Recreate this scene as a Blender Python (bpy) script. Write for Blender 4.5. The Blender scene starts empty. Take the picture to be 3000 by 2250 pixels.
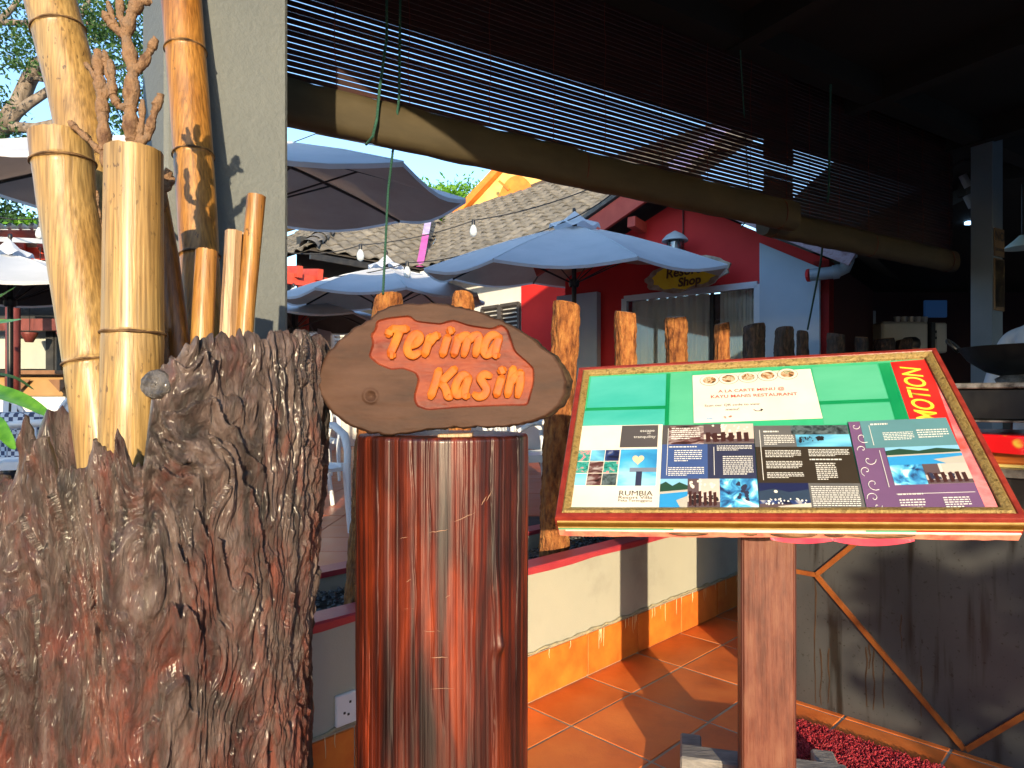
import bpy, bmesh, math, random
import numpy as np
from mathutils import Vector, Matrix, Euler

# ------------------------------------------------------------------ camera, sky, sun, exposure
scn = bpy.context.scene
F, CX, HY, EYE = 1940.0, 1500.0, 1180.0, 1.3          # focal length / centre / horizon of the photo, eye height
SUN_AZ = math.atan2(0.117, -1.0)                       # where the sun stands (from +Y, clockwise): behind, a little right
SUN_EL = math.radians(10.2)
cam_d = bpy.data.cameras.new('camera')
cam = bpy.data.objects.new('camera', cam_d)
scn.collection.objects.link(cam)
cam_d.sensor_fit = 'HORIZONTAL'
cam_d.sensor_width = 36.0
cam_d.lens = 36.0 * F / 3000.0
cam_d.shift_y = (HY - 1125.0) / 3000.0
cam_d.clip_start = 0.02
cam_d.clip_end = 3000
cam.location = (0, 0, EYE)
cam.rotation_euler = (math.radians(90), 0, 0)
scn.camera = cam

world = bpy.data.worlds.new('World')
scn.world = world
world.use_nodes = True
wn = world.node_tree
wn.nodes.clear()
sky = wn.nodes.new('ShaderNodeTexSky')
sky.sky_type = 'NISHITA'
sky.sun_disc = False
sky.sun_elevation = SUN_EL
sky.sun_rotation = SUN_AZ
sky.air_density = 1.0
sky.dust_density = 0.6
sky.ozone_density = 2.7
bg = wn.nodes.new('ShaderNodeBackground')
bg.inputs['Strength'].default_value = 0.15
wo = wn.nodes.new('ShaderNodeOutputWorld')
wn.links.new(sky.outputs[0], bg.inputs[0])
wn.links.new(bg.outputs[0], wo.inputs[0])

sun_d = bpy.data.lights.new('sun', 'SUN')
sun_d.energy = 2.35
sun_d.angle = math.radians(0.5)
sun_d.color = (1.0, 0.80, 0.52)
sun = bpy.data.objects.new('sun', sun_d)
scn.collection.objects.link(sun)
_l = Vector((-math.sin(SUN_AZ) * math.cos(SUN_EL), -math.cos(SUN_AZ) * math.cos(SUN_EL), -math.sin(SUN_EL)))
sun.rotation_euler = _l.to_track_quat('-Z', 'Y').to_euler()
sun.location = (1.5, -10, 6)

scn.view_settings.view_transform = 'Standard'
scn.view_settings.look = 'None'
scn.view_settings.gamma = 1.0
scn.view_settings.use_curve_mapping = False
scn.view_settings.exposure = 1.86
scn.cycles.max_bounces = 6
scn.cycles.transparent_max_bounces = 6
scn.cycles.use_denoising = True

rnd = random.Random(7)
rng = np.random.default_rng(7)
C = scn.collection
V = Vector
def R(a): return math.radians(a)

def at(px, py, Y):
    """point of the place that is seen at photo pixel (px, py) at distance Y"""
    return V(((px - CX) / F * Y, Y, EYE + (HY - py) / F * Y))

# ------------------------------------------------------------------ numpy noise
def _hash(ix, iy, iz, seed):
    h = (ix * 374761393 + iy * 668265263 + iz * 2147483647 + seed * 974634777) & 0xffffffff
    h = ((h ^ (h >> 13)) * 1274126177) & 0xffffffff
    h = (h ^ (h >> 16)) & 0xffff
    return h / 65535.0
def vnoise(p, seed=0):
    p = np.asarray(p, float)
    i = np.floor(p).astype(np.int64)
    f = p - i
    f = f * f * (3 - 2 * f)
    r = 0
    for dx in (0, 1):
        wx = f[:, 0] if dx else 1 - f[:, 0]
        for dy in (0, 1):
            wy = f[:, 1] if dy else 1 - f[:, 1]
            for dz in (0, 1):
                wz = f[:, 2] if dz else 1 - f[:, 2]
                r = r + wx * wy * wz * _hash(i[:, 0] + dx, i[:, 1] + dy, i[:, 2] + dz, seed)
    return r * 2 - 1
def fbm(p, oct=4, seed=0, gain=0.5):
    p = np.asarray(p, float)
    s, a = 0, 1.0
    for k in range(oct):
        s = s + a * vnoise(p * (2.0 ** k) + 17.3 * k, seed + k)
        a *= gain
    return s

# ------------------------------------------------------------------ objects
ORG = {}
def tag(o, label=None, cat=None, group=None, kind=None):
    if label: o['label'] = label
    if cat: o['category'] = cat
    if group: o['group'] = group
    if kind: o['kind'] = kind
    return o
def thing(name, label, cat, loc=(0, 0, 0), group=None, rz=0.0):
    o = bpy.data.objects.new(name, None)
    o.empty_display_size = 0.1
    C.objects.link(o)
    o.location = loc
    o.rotation_euler = (0, 0, rz)
    ORG[o.name] = V(loc)
    return tag(o, label, cat, group)
def link_mesh(name, me, mat, parent=None):
    o = bpy.data.objects.new(name, me)
    C.objects.link(o)
    if mat is not None and not me.materials:
        me.materials.append(mat)
    if parent is not None:
        o.parent = parent
    ORG[o.name] = ORG.get(parent.name, V((0, 0, 0))).copy() if parent is not None else V((0, 0, 0))
    return o
def copy_tree(o, parent=None):
    c = o.copy()
    C.objects.link(c)
    c.parent = parent
    for ch in list(o.children):
        copy_tree(ch, c)
    return c

class MB:
    def __init__(s):
        s.v = []; s.f = []
    def add(s, vs, fs):
        n = len(s.v)
        s.v.extend([V(x) for x in vs])
        s.f.extend([tuple(i + n for i in f) for f in fs])
        return s
    def box(s, c, size, mat=None, bev=0.0):
        """box with chamfered edges; mat is a 3x3 or 4x4 rotation about c"""
        hx, hy, hz = [q / 2 for q in size]
        c = V(c)
        b = min(bev, hx * .9, hy * .9, hz * .9)
        if b <= 0:
            vs = [V((x, y, z)) for x in (-hx, hx) for y in (-hy, hy) for z in (-hz, hz)]
            fs = [(0, 1, 3, 2), (4, 6, 7, 5), (0, 4, 5, 1), (2, 3, 7, 6), (0, 2, 6, 4), (1, 5, 7, 3)]
        else:
            vs = []; idx = {}
            for sx in (-1, 1):
                for sy in (-1, 1):
                    for sz in (-1, 1):
                        for ax in range(3):
                            p = [sx * (hx - b), sy * (hy - b), sz * (hz - b)]
                            p[ax] = (sx * hx, sy * hy, sz * hz)[ax]
                            idx[(sx, sy, sz, ax)] = len(vs); vs.append(V(p))
            fs = []
            def q(*k): fs.append(tuple(idx[i] for i in k))
            for sg in (-1, 1):
                q((sg, -1, -1, 0), (sg, 1, -1, 0), (sg, 1, 1, 0), (sg, -1, 1, 0))
                q((-1, sg, -1, 1), (1, sg, -1, 1), (1, sg, 1, 1), (-1, sg, 1, 1))
                q((-1, -1, sg, 2), (1, -1, sg, 2), (1, 1, sg, 2), (-1, 1, sg, 2))
            for a in (-1, 1):
                for d in (-1, 1):
                    q((a, d, -1, 0), (a, d, 1, 0), (a, d, 1, 1), (a, d, -1, 1))
                    q((a, -1, d, 0), (a, 1, d, 0), (a, 1, d, 2), (a, -1, d, 2))
                    q((-1, a, d, 1), (1, a, d, 1), (1, a, d, 2), (-1, a, d, 2))
            for sx in (-1, 1):
                for sy in (-1, 1):
                    for sz in (-1, 1):
                        fs.append(tuple(idx[(sx, sy, sz, k)] for k in range(3)))
        if mat is not None:
            m = mat.to_3x3()
            vs = [m @ x for x in vs]
        return s.add([c + x for x in vs], fs)
    def bar(s, a, b, w, h, up=V((0, 0, 1)), bev=0.0):
        a, b = V(a), V(b)
        d = (b - a); L = d.length; d = d / L
        x = d.cross(V(up))
        if x.length < 1e-4: x = d.cross(V((1, 0, 0)))
        x.normalize(); z = x.cross(d)
        m = Matrix((x, d, z)).transposed()
        return s.box((a + b) / 2, (w, L, h), m, bev)
    def tube(s, pts, rad, n=10, cap=True, flat=1.0, up=None, sq=1.0):
        def _p(q): return math.copysign(abs(q) ** sq, q)
        pts = [V(p) for p in pts]
        if not hasattr(rad, '__len__'): rad = [rad] * len(pts)
        rings = []
        ref = None
        for i, p in enumerate(pts):
            t = (pts[min(i + 1, len(pts) - 1)] - pts[max(i - 1, 0)])
            if t.length < 1e-9: t = V((0, 0, 1))
            t.normalize()
            if up is not None:
                y = V(up) - t * V(up).dot(t)
                if y.length < 1e-4: y = t.orthogonal()
                y.normalize(); x = y.cross(t)
            else:
                if ref is None: ref = t.orthogonal().normalized()
                x = (ref - t * ref.dot(t))
                if x.length < 1e-5: x = t.orthogonal()
                x.normalize(); ref = x; y = t.cross(x)
            rings.append([p + x * (rad[i] * _p(math.cos(2 * math.pi * (k + .5) / n))) + y * (flat * rad[i] * _p(math.sin(2 * math.pi * (k + .5) / n))) for k in range(n)])
        vs = [q for r in rings for q in r]
        fs = []
        for i in range(len(pts) - 1):
            for k in range(n):
                k2 = (k + 1) % n
                fs.append((i * n + k, i * n + k2, (i + 1) * n + k2, (i + 1) * n + k))
        if cap:
            fs.append(tuple(range(n - 1, -1, -1)))
            fs.append(tuple((len(pts) - 1) * n + k for k in range(n)))
        return s.add(vs, fs)
    def lathe(s, prof, c=(0, 0, 0), n=24, ax=None):
        c = V(c)
        vs = []; fs = []
        for r, z in prof:
            for k in range(n):
                p = V((r * math.cos(2 * math.pi * k / n), r * math.sin(2 * math.pi * k / n), z))
                if ax is not None: p = ax.to_3x3() @ p
                vs.append(c + p)
        for i in range(len(prof) - 1):
            for k in range(n):
                k2 = (k + 1) % n
                fs.append((i * n + k, i * n + k2, (i + 1) * n + k2, (i + 1) * n + k))
        return s.add(vs, fs)
    def prism(s, poly, vec):
        """closed outline (list of points) swept along vec; caps as fans round the centre"""
        n = len(poly); vec = V(vec)
        a = [V(p) for p in poly]; b = [p + vec for p in a]
        fs = [(i, (i + 1) % n, n + (i + 1) % n, n + i) for i in range(n)]
        fs += [tuple(range(n - 1, -1, -1)), tuple(range(n, 2 * n))]
        return s.add(a + b, fs)
    def quad(s, a, b, c, d):
        return s.add([a, b, c, d], [(0, 1, 2, 3)])
    def build(s, name, mat, parent=None, smooth=False, loc=None, local=False):
        off = V((0, 0, 0))
        if not local:
            if loc is not None: off = V(loc)
            elif parent is not None: off = ORG.get(parent.name, V((0, 0, 0)))
        me = bpy.data.meshes.new(name)
        me.from_pydata([tuple(v - off) for v in s.v], [], s.f)
        bm = bmesh.new(); bm.from_mesh(me)
        bmesh.ops.recalc_face_normals(bm, faces=bm.faces)
        big = [f for f in bm.faces if len(f.verts) > 4]
        if big: bmesh.ops.triangulate(bm, faces=big)
        bm.to_mesh(me); bm.free()
        if smooth:
            me.polygons.foreach_set('use_smooth', [True] * len(me.polygons))
            if smooth is not True:
                try: me.set_sharp_from_angle(angle=R(smooth))
                except Exception: pass
        me.update()
        o = link_mesh(name, me, mat, parent)
        if loc is not None and parent is None:
            o.location = loc; ORG[o.name] = V(loc)
        return o

def np_mesh(name, verts, faces, mat, parent=None, smooth=True, loc=None):
    off = np.array(ORG[parent.name] if parent is not None else (loc if loc is not None else (0, 0, 0)))
    me = bpy.data.meshes.new(name)
    verts = np.asarray(verts, float) - off
    faces = np.asarray(faces, np.int32)
    nf, k = faces.shape
    me.vertices.add(len(verts)); me.vertices.foreach_set('co', verts.ravel())
    me.loops.add(nf * k); me.loops.foreach_set('vertex_index', faces.ravel())
    me.polygons.add(nf); me.polygons.foreach_set('loop_start', np.arange(nf, dtype=np.int32) * k)
    me.polygons.foreach_set('loop_total', np.full(nf, k, np.int32))
    if smooth: me.polygons.foreach_set('use_smooth', np.ones(nf, bool))
    me.update(calc_edges=True); me.validate()
    o = link_mesh(name, me, mat, parent)
    if loc is not None and parent is None:
        o.location = loc; ORG[o.name] = V(loc)
    return o

# ------------------------------------------------------------------ materials
def new_mat(name):
    m = bpy.data.materials.new(name)
    m.use_nodes = True
    nt = m.node_tree
    return m, nt, nt.nodes['Principled BSDF']
def rgba(c): return (c[0], c[1], c[2], 1)
def M(name, c1, c2=None, c3=None, ns=6.0, stretch=(1, 1, 1), detail=8, lo=.35, hi=.65, rough=.6, rough2=None, bump=0.0, bs=None,
      bstretch=None, bdist=0.01, coat=0.0, spec=.5, metal=0.0, rand=0.0, ndist=0.0, transl=0.0):
    m, nt, b = new_mat(name)
    N, L = nt.nodes, nt.links
    tc = N.new('ShaderNodeTexCoord')
    vec = tc.outputs['Object']
    if rand:
        oi = N.new('ShaderNodeObjectInfo')
        ad = N.new('ShaderNodeVectorMath'); ad.operation = 'MULTIPLY_ADD'
        cb = N.new('ShaderNodeCombineXYZ')
        for k in range(3): L.new(oi.outputs['Random'], cb.inputs[k])
        L.new(cb.outputs[0], ad.inputs[0]); ad.inputs[1].default_value = (37, 53, 71); L.new(vec, ad.inputs[2])
        vec = ad.outputs[0]
    def noise(sc, st, det, dist=0.0):
        mp = N.new('ShaderNodeMapping'); mp.inputs['Scale'].default_value = st
        L.new(vec, mp.inputs['Vector'])
        n = N.new('ShaderNodeTexNoise'); n.inputs['Scale'].default_value = sc; n.inputs['Detail'].default_value = det
        n.inputs['Roughness'].default_value = .6
        n.inputs['Distortion'].default_value = dist
        L.new(mp.outputs[0], n.inputs['Vector'])
        return n.outputs[0]
    col = None
    if c2 is not None:
        f = noise(ns, stretch, detail, ndist)
        cr = N.new('ShaderNodeValToRGB')
        cr.color_ramp.elements[0].position = lo; cr.color_ramp.elements[0].color = rgba(c1)
        cr.color_ramp.elements[1].position = hi; cr.color_ramp.elements[1].color = rgba(c3 if c3 else c2)
        if c3:
            e = cr.color_ramp.elements.new((lo + hi) / 2); e.color = rgba(c2)
        L.new(f, cr.inputs[0]); col = cr.outputs[0]
        if rough2 is not None:
            mr = N.new('ShaderNodeMapRange'); mr.inputs['From Min'].default_value = lo; mr.inputs['From Max'].default_value = hi
            mr.inputs['To Min'].default_value = rough; mr.inputs['To Max'].default_value = rough2
            L.new(f, mr.inputs[0]); L.new(mr.outputs[0], b.inputs['Roughness'])
    if rand and col is not None:
        hs = N.new('ShaderNodeHueSaturation'); L.new(col, hs.inputs['Color'])
        mr = N.new('ShaderNodeMapRange'); mr.inputs['To Min'].default_value = 1 - rand; mr.inputs['To Max'].default_value = 1 + rand
        L.new(oi.outputs['Random'], mr.inputs[0]); L.new(mr.outputs[0], hs.inputs['Value'])
        col = hs.outputs[0]
    if col is None: b.inputs['Base Color'].default_value = rgba(c1)
    else: L.new(col, b.inputs['Base Color'])
    if rough2 is None: b.inputs['Roughness'].default_value = rough
    b.inputs['Specular IOR Level'].default_value = spec
    b.inputs['Metallic'].default_value = metal
    b.inputs['Coat Weight'].default_value = coat
    b.inputs['Coat Roughness'].default_value = .12
    if bump:
        bn = N.new('ShaderNodeBump'); bn.inputs['Strength'].default_value = bump; bn.inputs['Distance'].default_value = bdist
        L.new(noise(bs or ns * 3, bstretch or stretch, 6), bn.inputs['Height'])
        L.new(bn.outputs[0], b.inputs['Normal'])
    if transl:
        tr = N.new('ShaderNodeBsdfTranslucent')
        if col is None: tr.inputs[0].default_value = rgba(c1)
        else: L.new(col, tr.inputs[0])
        mx = N.new('ShaderNodeMixShader'); mx.inputs[0].default_value = transl
        L.new(b.outputs[0], mx.inputs[1]); L.new(tr.outputs[0], mx.inputs[2])
        L.new(mx.outputs[0], N['Material Output'].inputs[0])
    return m
def glass(name, tint=(.8, .9, .95), rough=.02, alpha=.25):
    m, nt, b = new_mat(name)
    N, L = nt.nodes, nt.links
    tr = N.new('ShaderNodeBsdfTransparent'); tr.inputs[0].default_value = rgba(tint)
    gl = N.new('ShaderNodeBsdfGlossy'); gl.inputs['Roughness'].default_value = rough
    mx = N.new('ShaderNodeMixShader')
    fr = N.new('ShaderNodeFresnel'); fr.inputs[0].default_value = 1.5
    ma = N.new('ShaderNodeMath'); ma.operation = 'ADD'; ma.inputs[1].default_value = alpha * .3
    L.new(fr.outputs[0], ma.inputs[0]); L.new(ma.outputs[0], mx.inputs[0])
    L.new(tr.outputs[0], mx.inputs[1]); L.new(gl.outputs[0], mx.inputs[2])
    L.new(mx.outputs[0], N['Material Output'].inputs[0])
    return m
def emit(name, c, s):
    m, nt, b = new_mat(name)
    b.inputs['Base Color'].default_value = rgba(c)
    b.inputs['Emission Color'].default_value = rgba(c)
    b.inputs['Emission Strength'].default_value = s
    return m

MT = {}
MT['paint'] = M('wall_paint_cream', (.25, .245, .205), (.35, .345, .29), (.37, .36, .30), ns=2.2, lo=.25, hi=.6, rough=.75, bump=.25, bs=180, bdist=.004)
MT['pillar'] = M('pillar_plaster_grey', (.115, .13, .135), (.145, .16, .162), ns=3, rough=.85, bump=.4, bs=75, bdist=.009)
MT['tile'] = M('terracotta_floor_tile', (.40, .085, .016), (.60, .14, .024), (.70, .20, .04), ns=4.5, lo=.25, hi=.72, rough=.36, rough2=.58, bump=.1, bs=60, rand=.16)
MT['skirt'] = M('terracotta_skirting_tile', (.56, .12, .018), (.70, .21, .03), ns=7, rough=.4, bump=.05, bs=50, rand=.1)
MT['grout'] = M('grout_beige', (.30, .25, .19), (.42, .37, .29), ns=12, rough=.9)
MT['ttile'] = M('terrace_tile', (.42, .10, .055), (.52, .15, .08), ns=4, rough=.3, rough2=.42, rand=.1)
MT['tgrout'] = M('terrace_grout', (.05, .04, .045), (.08, .06, .06), ns=12, rough=.9)
MT['cap'] = M('maroon_cap_paint', (.33, .03, .05), (.42, .05, .06), ns=10, rough=.35, bump=.1, bs=90)
MT['gravel'] = M('dark_gravel', (.03, .035, .04), (.22, .22, .21), ns=22, rough=.85, rand=.5)
MT['soil'] = M('planter_soil', (.03, .025, .02), (.07, .06, .05), ns=30, rough=.95)
MT['ground'] = M('ground_paving', (.22, .2, .17), (.3, .27, .23), ns=2, rough=.9)
MT['black'] = M('black_metal', (.012, .012, .013), (.03, .028, .026), ns=9, rough=.45)
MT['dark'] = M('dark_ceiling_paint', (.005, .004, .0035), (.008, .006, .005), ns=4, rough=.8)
MT['white_plastic'] = M('white_plastic', (.68, .72, .76), (.76, .78, .8), ns=4, rough=.35)
MT['rope'] = M('green_nylon_rope', (.006, .05, .035), (.02, .10, .07), ns=160, rough=.7, bump=.5, bs=300)
MT['cable'] = M('black_cable', (.012, .012, .014), rough=.5)

# ------------------------------------------------------------------ ground, entrance floor, terrace
U = V((.7071, .7071, 0)); W_ = V((.7071, -.7071, 0))             # along the low wall / towards the entrance
g = MB().quad((-400, -400, -.03), (400, -400, -.03), (400, 400, -.03), (-400, 400, -.03)).build('ground', MT['ground'])
tag(g, kind='structure')
Q1 = V((.239, 2.666, 0)); TU, TV = .42, .375
floor = MB().quad(*[Q1 + U * a + W_ * b for a, b in ((-6, -.30), (7.5, -.30), (7.5, 7), (-6, 7))])
floor.v = [v + V((0, 0, -.0025)) for v in floor.v]
floor = tag(floor.build('floor', MT['grout']), kind='structure')
def tile_mesh(name, a, b, h, mat, ax, ay, bev=.003):
    rot = Matrix((ax, ay, V((0, 0, 1)))).transposed()
    me_o = MB().box((0, 0, -h / 2), (a, b, h), rot, bev)
    me = bpy.data.meshes.new(name)
    me.from_pydata([tuple(v) for v in me_o.v], [], me_o.f); me.materials.append(mat); me.update()
    return me
tm = tile_mesh('floor_tile', TU - .009, TV - .009, .012, MT['tile'], U, W_)
for i in range(-6, 9):
    for j in range(0, 8):
        o = link_mesh('tile', tm, None, floor)
        o.location = Q1 + U * ((i + .5) * TU) + W_ * ((j + .5) * TV) + V((0, 0, rnd.uniform(-.0012, .0008)))
tm2 = tile_mesh('floor_tile_cut', TU - .009, .258, .012, MT['tile'], U, W_)
for i in range(-6, 9):
    o = link_mesh('tile', tm2, None, floor)
    o.location = Q1 + U * ((i + .5) * TU) - W_ * .133 + V((0, 0, rnd.uniform(-.001, .0006)))

def wall_pt(t, off, z):      # t along the wall from joint Q1, off towards the entrance (0 = wall face)
    return Q1 - W_ * .267 + U * t + W_ * off + V((0, 0, z))
# low wall with maroon cap and skirting
low = thing('low_wall', 'low cream painted wall with maroon cap and terracotta skirting beside the entrance floor', 'wall', wall_pt(0, -.05, 0))
T0, T1 = -3.2, 6.4
MB().prism([wall_pt(T0, 0, -.02), wall_pt(T1, 0, -.02), wall_pt(T1, 0, .558), wall_pt(T0, 0, .558)], -W_ * .10).build('wall_body', MT['paint'], low)
n = 60
cap = MB(); ring = []
for k in range(n + 1):
    t = T0 + (T1 - T0) * k / n
    w = .004 * math.sin(k * 1.7) + rnd.uniform(-.002, .002)
    ring.append([wall_pt(t, .004, .558), wall_pt(t, .006, .553 + w), wall_pt(t, .010, .578 + w * .4), wall_pt(t, .004, .584), wall_pt(t, -.104, .582), wall_pt(t, -.108, .558)])
vs = [p for r in ring for p in r]
fs = []
for k in range(n):
    for q in range(6):
        fs.append((k * 6 + q, k * 6 + (q + 1) % 6, (k + 1) * 6 + (q + 1) % 6, (k + 1) * 6 + q))
cap.add(vs, fs).build('cap', MT['cap'], low)
sk = tile_mesh('skirting_tile', TU - .008, .014, .195, MT['skirt'], U, W_, .002)
MB().prism([wall_pt(T0, .008, 0), wall_pt(T1, .008, 0), wall_pt(T1, .008, .204), wall_pt(T0, .008, .204)], -W_ * .006).build('grout_bed', MT['grout'], low)
for i in range(-7, 15):
    o = link_mesh('skirting_tile', sk, None, low)
    o.location = wall_pt((i + .5) * TU, .010, .200 + rnd.uniform(-.003, .003)) - ORG[low.name]
# ragged mortar bead along the top of the skirting
mb = MB(); pts = []; rr = []
for k in range(260):
    t = T0 + (T1 - T0) * k / 259
    pts.append(wall_pt(t, .004 + rnd.uniform(-.002, .002), .208 + rnd.uniform(-.004, .006)))
    rr.append(.0065 + rnd.uniform(-.002, .0025))
mb.tube(pts, rr, 7)
mb.build('mortar_bead', M('mortar', (.26, .245, .19), (.42, .36, .22), ns=25, rough=.95, bump=.6, bs=120), low, smooth=True)
# drips of cream paint that ran over the skirting
mb = MB()
for k in range(46):
    t = rnd.uniform(-1.3, 2.3)
    l = rnd.uniform(.02, .10)
    mb.tube([wall_pt(t, .0175, .205), wall_pt(t + rnd.uniform(-.004, .004), .0178, .205 - l * .6), wall_pt(t + rnd.uniform(-.006, .006), .0172, .205 - l)], [.0016, .0011, .0005], 5)
mb.build('paint_drips', M('cream_drip', (.6, .52, .32), rough=.6), low)

# planter soil + gravel, inner kerb
soil = MB().quad(wall_pt(T0, -.10, .43), wall_pt(T1, -.10, .43), wall_pt(T1, -.72, .43), wall_pt(T0, -.72, .43)).build('planter_soil', MT['soil'])
tag(soil, kind='structure')
vs = []; fs = []
ico = bmesh.new(); bmesh.ops.create_icosphere(ico, subdivisions=1, radius=1)
iv = np.array([v.co[:] for v in ico.verts]); iff = np.array([[v.index for v in f.verts] for f in ico.faces]); ico.free()
cnt = 5200
tt = rng.uniform(-2.6, 2.4, cnt); oo = rng.uniform(-.70, -.105, cnt)
allv = []; allf = []
for k in range(cnt):
    p = wall_pt(tt[k], oo[k], .435 + .02 * rng.random() + .02 * math.sin(tt[k] * 7) * math.cos(oo[k] * 9))
    s = rng.uniform(.006, .016) * np.array([1, rng.uniform(.6, 1), rng.uniform(.4, .8)])
    a = rng.uniform(0, 6.28); ca, sa = math.cos(a), math.sin(a)
    q = iv * (1 + rng.uniform(-.2, .2, (len(iv), 1))) * s
    q = np.stack([q[:, 0] * ca - q[:, 1] * sa, q[:, 0] * sa + q[:, 1] * ca, q[:, 2]], 1) + np.array(p)
    allf.append(iff + len(iv) * k); allv.append(q)
gr = np_mesh('gravel', np.concatenate(allv), np.concatenate(allf), MT['gravel'], smooth=False)
tag(gr, 'dark grey gravel bedding in the planter behind the low wall', 'gravel', kind='stuff')
kerb = thing('planter_kerb', 'low inner planter kerb with maroon cap along the terrace edge', 'kerb', wall_pt(0, -.77, 0))
MB().prism([wall_pt(T0, -.72, 0), wall_pt(T1, -.72, 0), wall_pt(T1, -.72, .515), wall_pt(T0, -.72, .515)], -W_ * .10).build('wall_body', MT['paint'], kerb)
MB().prism([wall_pt(T0, -.712, .515), wall_pt(T1, -.712, .515), wall_pt(T1, -.712, .54), wall_pt(T0, -.712, .54)], -W_ * .116).build('cap', MT['cap'], kerb)
# terrace slab
ter = MB().prism([wall_pt(-16, -.82, .494), wall_pt(22, -.82, .494), V((40, 60, .494)), V((-60, 60, .494)), V((-60, 0, .494))], (0, 0, -.45)).build('terrace', MT['tgrout'])
tag(ter, kind='structure')
tt_m = tile_mesh('terrace_tile', .382, .372, .012, MT['ttile'], V((1, 0, 0)), V((0, 1, 0)), .002)
k = 0
for i in range(-10, 6):
    for j in range(0, 26):
        x, y = -1.0 + i * .388, 2.62 + j * .378
        d = V((x, y, 0)) - wall_pt(0, -.82, 0)
        if d.dot(W_) > -.28: continue
        if x / y < -.75 or x / y > .26 or k >= 299: continue
        o = link_mesh('tile', tt_m, None, ter); k += 1
        o.location = (x, y, .5 + rnd.uniform(-.001, .001))

# socket plate on the low wall
sp = thing('socket_plate', 'white wall socket plate low on the cream wall behind the round log', 'socket', wall_pt(-1.02, 0, .33))
rot = Matrix((U, W_, V((0, 0, 1)))).transposed()
def low_local(px, py):   # pixel -> point on the wall face
    d = V(((px - CX) / F, 1, (HY - py) / F)); o = V((0, 0, EYE)); nrm = W_
    t = (wall_pt(0, 0, 0) - o).dot(nrm) / d.dot(nrm)
    return o + d * t
pc = low_local(1040, 2062)
sp.location = pc; ORG[sp.name] = pc
MB().box(pc + W_ * .008, (.16, .016, .105), rot, .004).build('plate', MT['white_plastic'], sp)
mb = MB()
for dx, dz in ((-.05, -.01), (-.035, -.018), (-.028, .022), (.02, 0), (.04, .01)):
    mb.box(pc + W_ * .0165 + U * dx + V((0, 0, dz)), (.008, .004, .008), rot, .001)
mb.build('socket_hole', MT['black'], sp)

# ------------------------------------------------------------------ pillars
PA = R(38)
pd = V((math.cos(PA), math.sin(PA), 0)); pn = V((math.sin(PA), -math.cos(PA), 0))
Y1 = 1.53
PC1 = V((-.3376 * Y1, Y1, 0)); PW = .258
def rbox(mb, corner, d, nn, w, dep, z0, z1, bev=.008):
    c = corner - d * (w / 2) - nn * (dep / 2) + V((0, 0, (z0 + z1) / 2))
    m = Matrix((d, -nn, V((0, 0, 1)))).transposed()
    return mb.box(c, (w, dep, z1 - z0), m, bev)
o = rbox(MB(), PC1, pd, pn, PW, PW, 0, 3.3).build('pillar', MT['pillar'], loc=PC1 - pd * PW / 2 - pn * PW / 2)
tag(o, 'grey roughcast square pillar behind the bamboo poles at the end of the blind', 'pillar')

# building axes of the restaurant: blind line
BA = R(31)
bd = V((math.cos(BA), math.sin(BA), 0)); bn = V((math.sin(BA), -math.cos(BA), 0))     # along the blind / towards the camera
B0 = V((-.768, 2.255, 0))
def bl(s, a, z): return B0 + bd * s + bn * a + V((0, 0, z))

# restaurant roof over the entrance
O0 = -.36                                       # left edge of the roof, along the blind
rest = thing('restaurant_roof', 'dark timber roof and ceiling of the open restaurant over the blinds', 'roof', bl(5, 1, 0))
AM = 3.7
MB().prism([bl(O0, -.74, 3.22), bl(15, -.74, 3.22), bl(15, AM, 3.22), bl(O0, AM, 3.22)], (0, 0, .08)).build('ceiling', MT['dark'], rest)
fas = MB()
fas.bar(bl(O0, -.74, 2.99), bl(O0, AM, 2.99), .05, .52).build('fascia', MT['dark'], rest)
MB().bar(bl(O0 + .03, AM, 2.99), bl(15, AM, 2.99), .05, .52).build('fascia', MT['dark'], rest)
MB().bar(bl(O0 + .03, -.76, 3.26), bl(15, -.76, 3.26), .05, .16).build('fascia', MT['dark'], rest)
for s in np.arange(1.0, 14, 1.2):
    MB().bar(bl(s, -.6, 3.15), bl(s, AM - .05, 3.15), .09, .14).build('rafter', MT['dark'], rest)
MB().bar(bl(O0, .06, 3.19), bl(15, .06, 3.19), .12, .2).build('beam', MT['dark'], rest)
hip = [bl(O0 - .2, -.86, 3.31), bl(15.2, -.86, 3.31), bl(15.2, AM + .2, 3.31), bl(O0 - .2, AM + .2, 3.31), bl(2.2, 1.2, 4.9), bl(12.8, 1.2, 4.9)]
MB().add(hip, [(0, 1, 5, 4), (1, 2, 5), (2, 3, 4, 5), (3, 0, 4), (0, 3, 2, 1)]).build('roof', M('roof_shingle', (.09, .05, .04), (.16, .09, .06), ns=3, rough=.9), rest)

# right pillar with notices
rp = thing('notice_pillar', 'dark grey pillar with notices standing behind the wok in the restaurant', 'pillar', at(2890, 1700, 4.6))
c = at(2908, 1700, 4.5); c.z = 0
MT['pblue'] = M('pillar_paint_blue_grey', (.10, .14, .18), (.125, .165, .21), ns=3, rough=.7)
rp.location = (c.x, c.y, 0); ORG[rp.name] = V((c.x, c.y, 0))
rbox(MB(), c + bd * .148, bd, bn, .148, .136, 0, 3.2, .004).build('shaft', MT['pblue'], rp)

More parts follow.
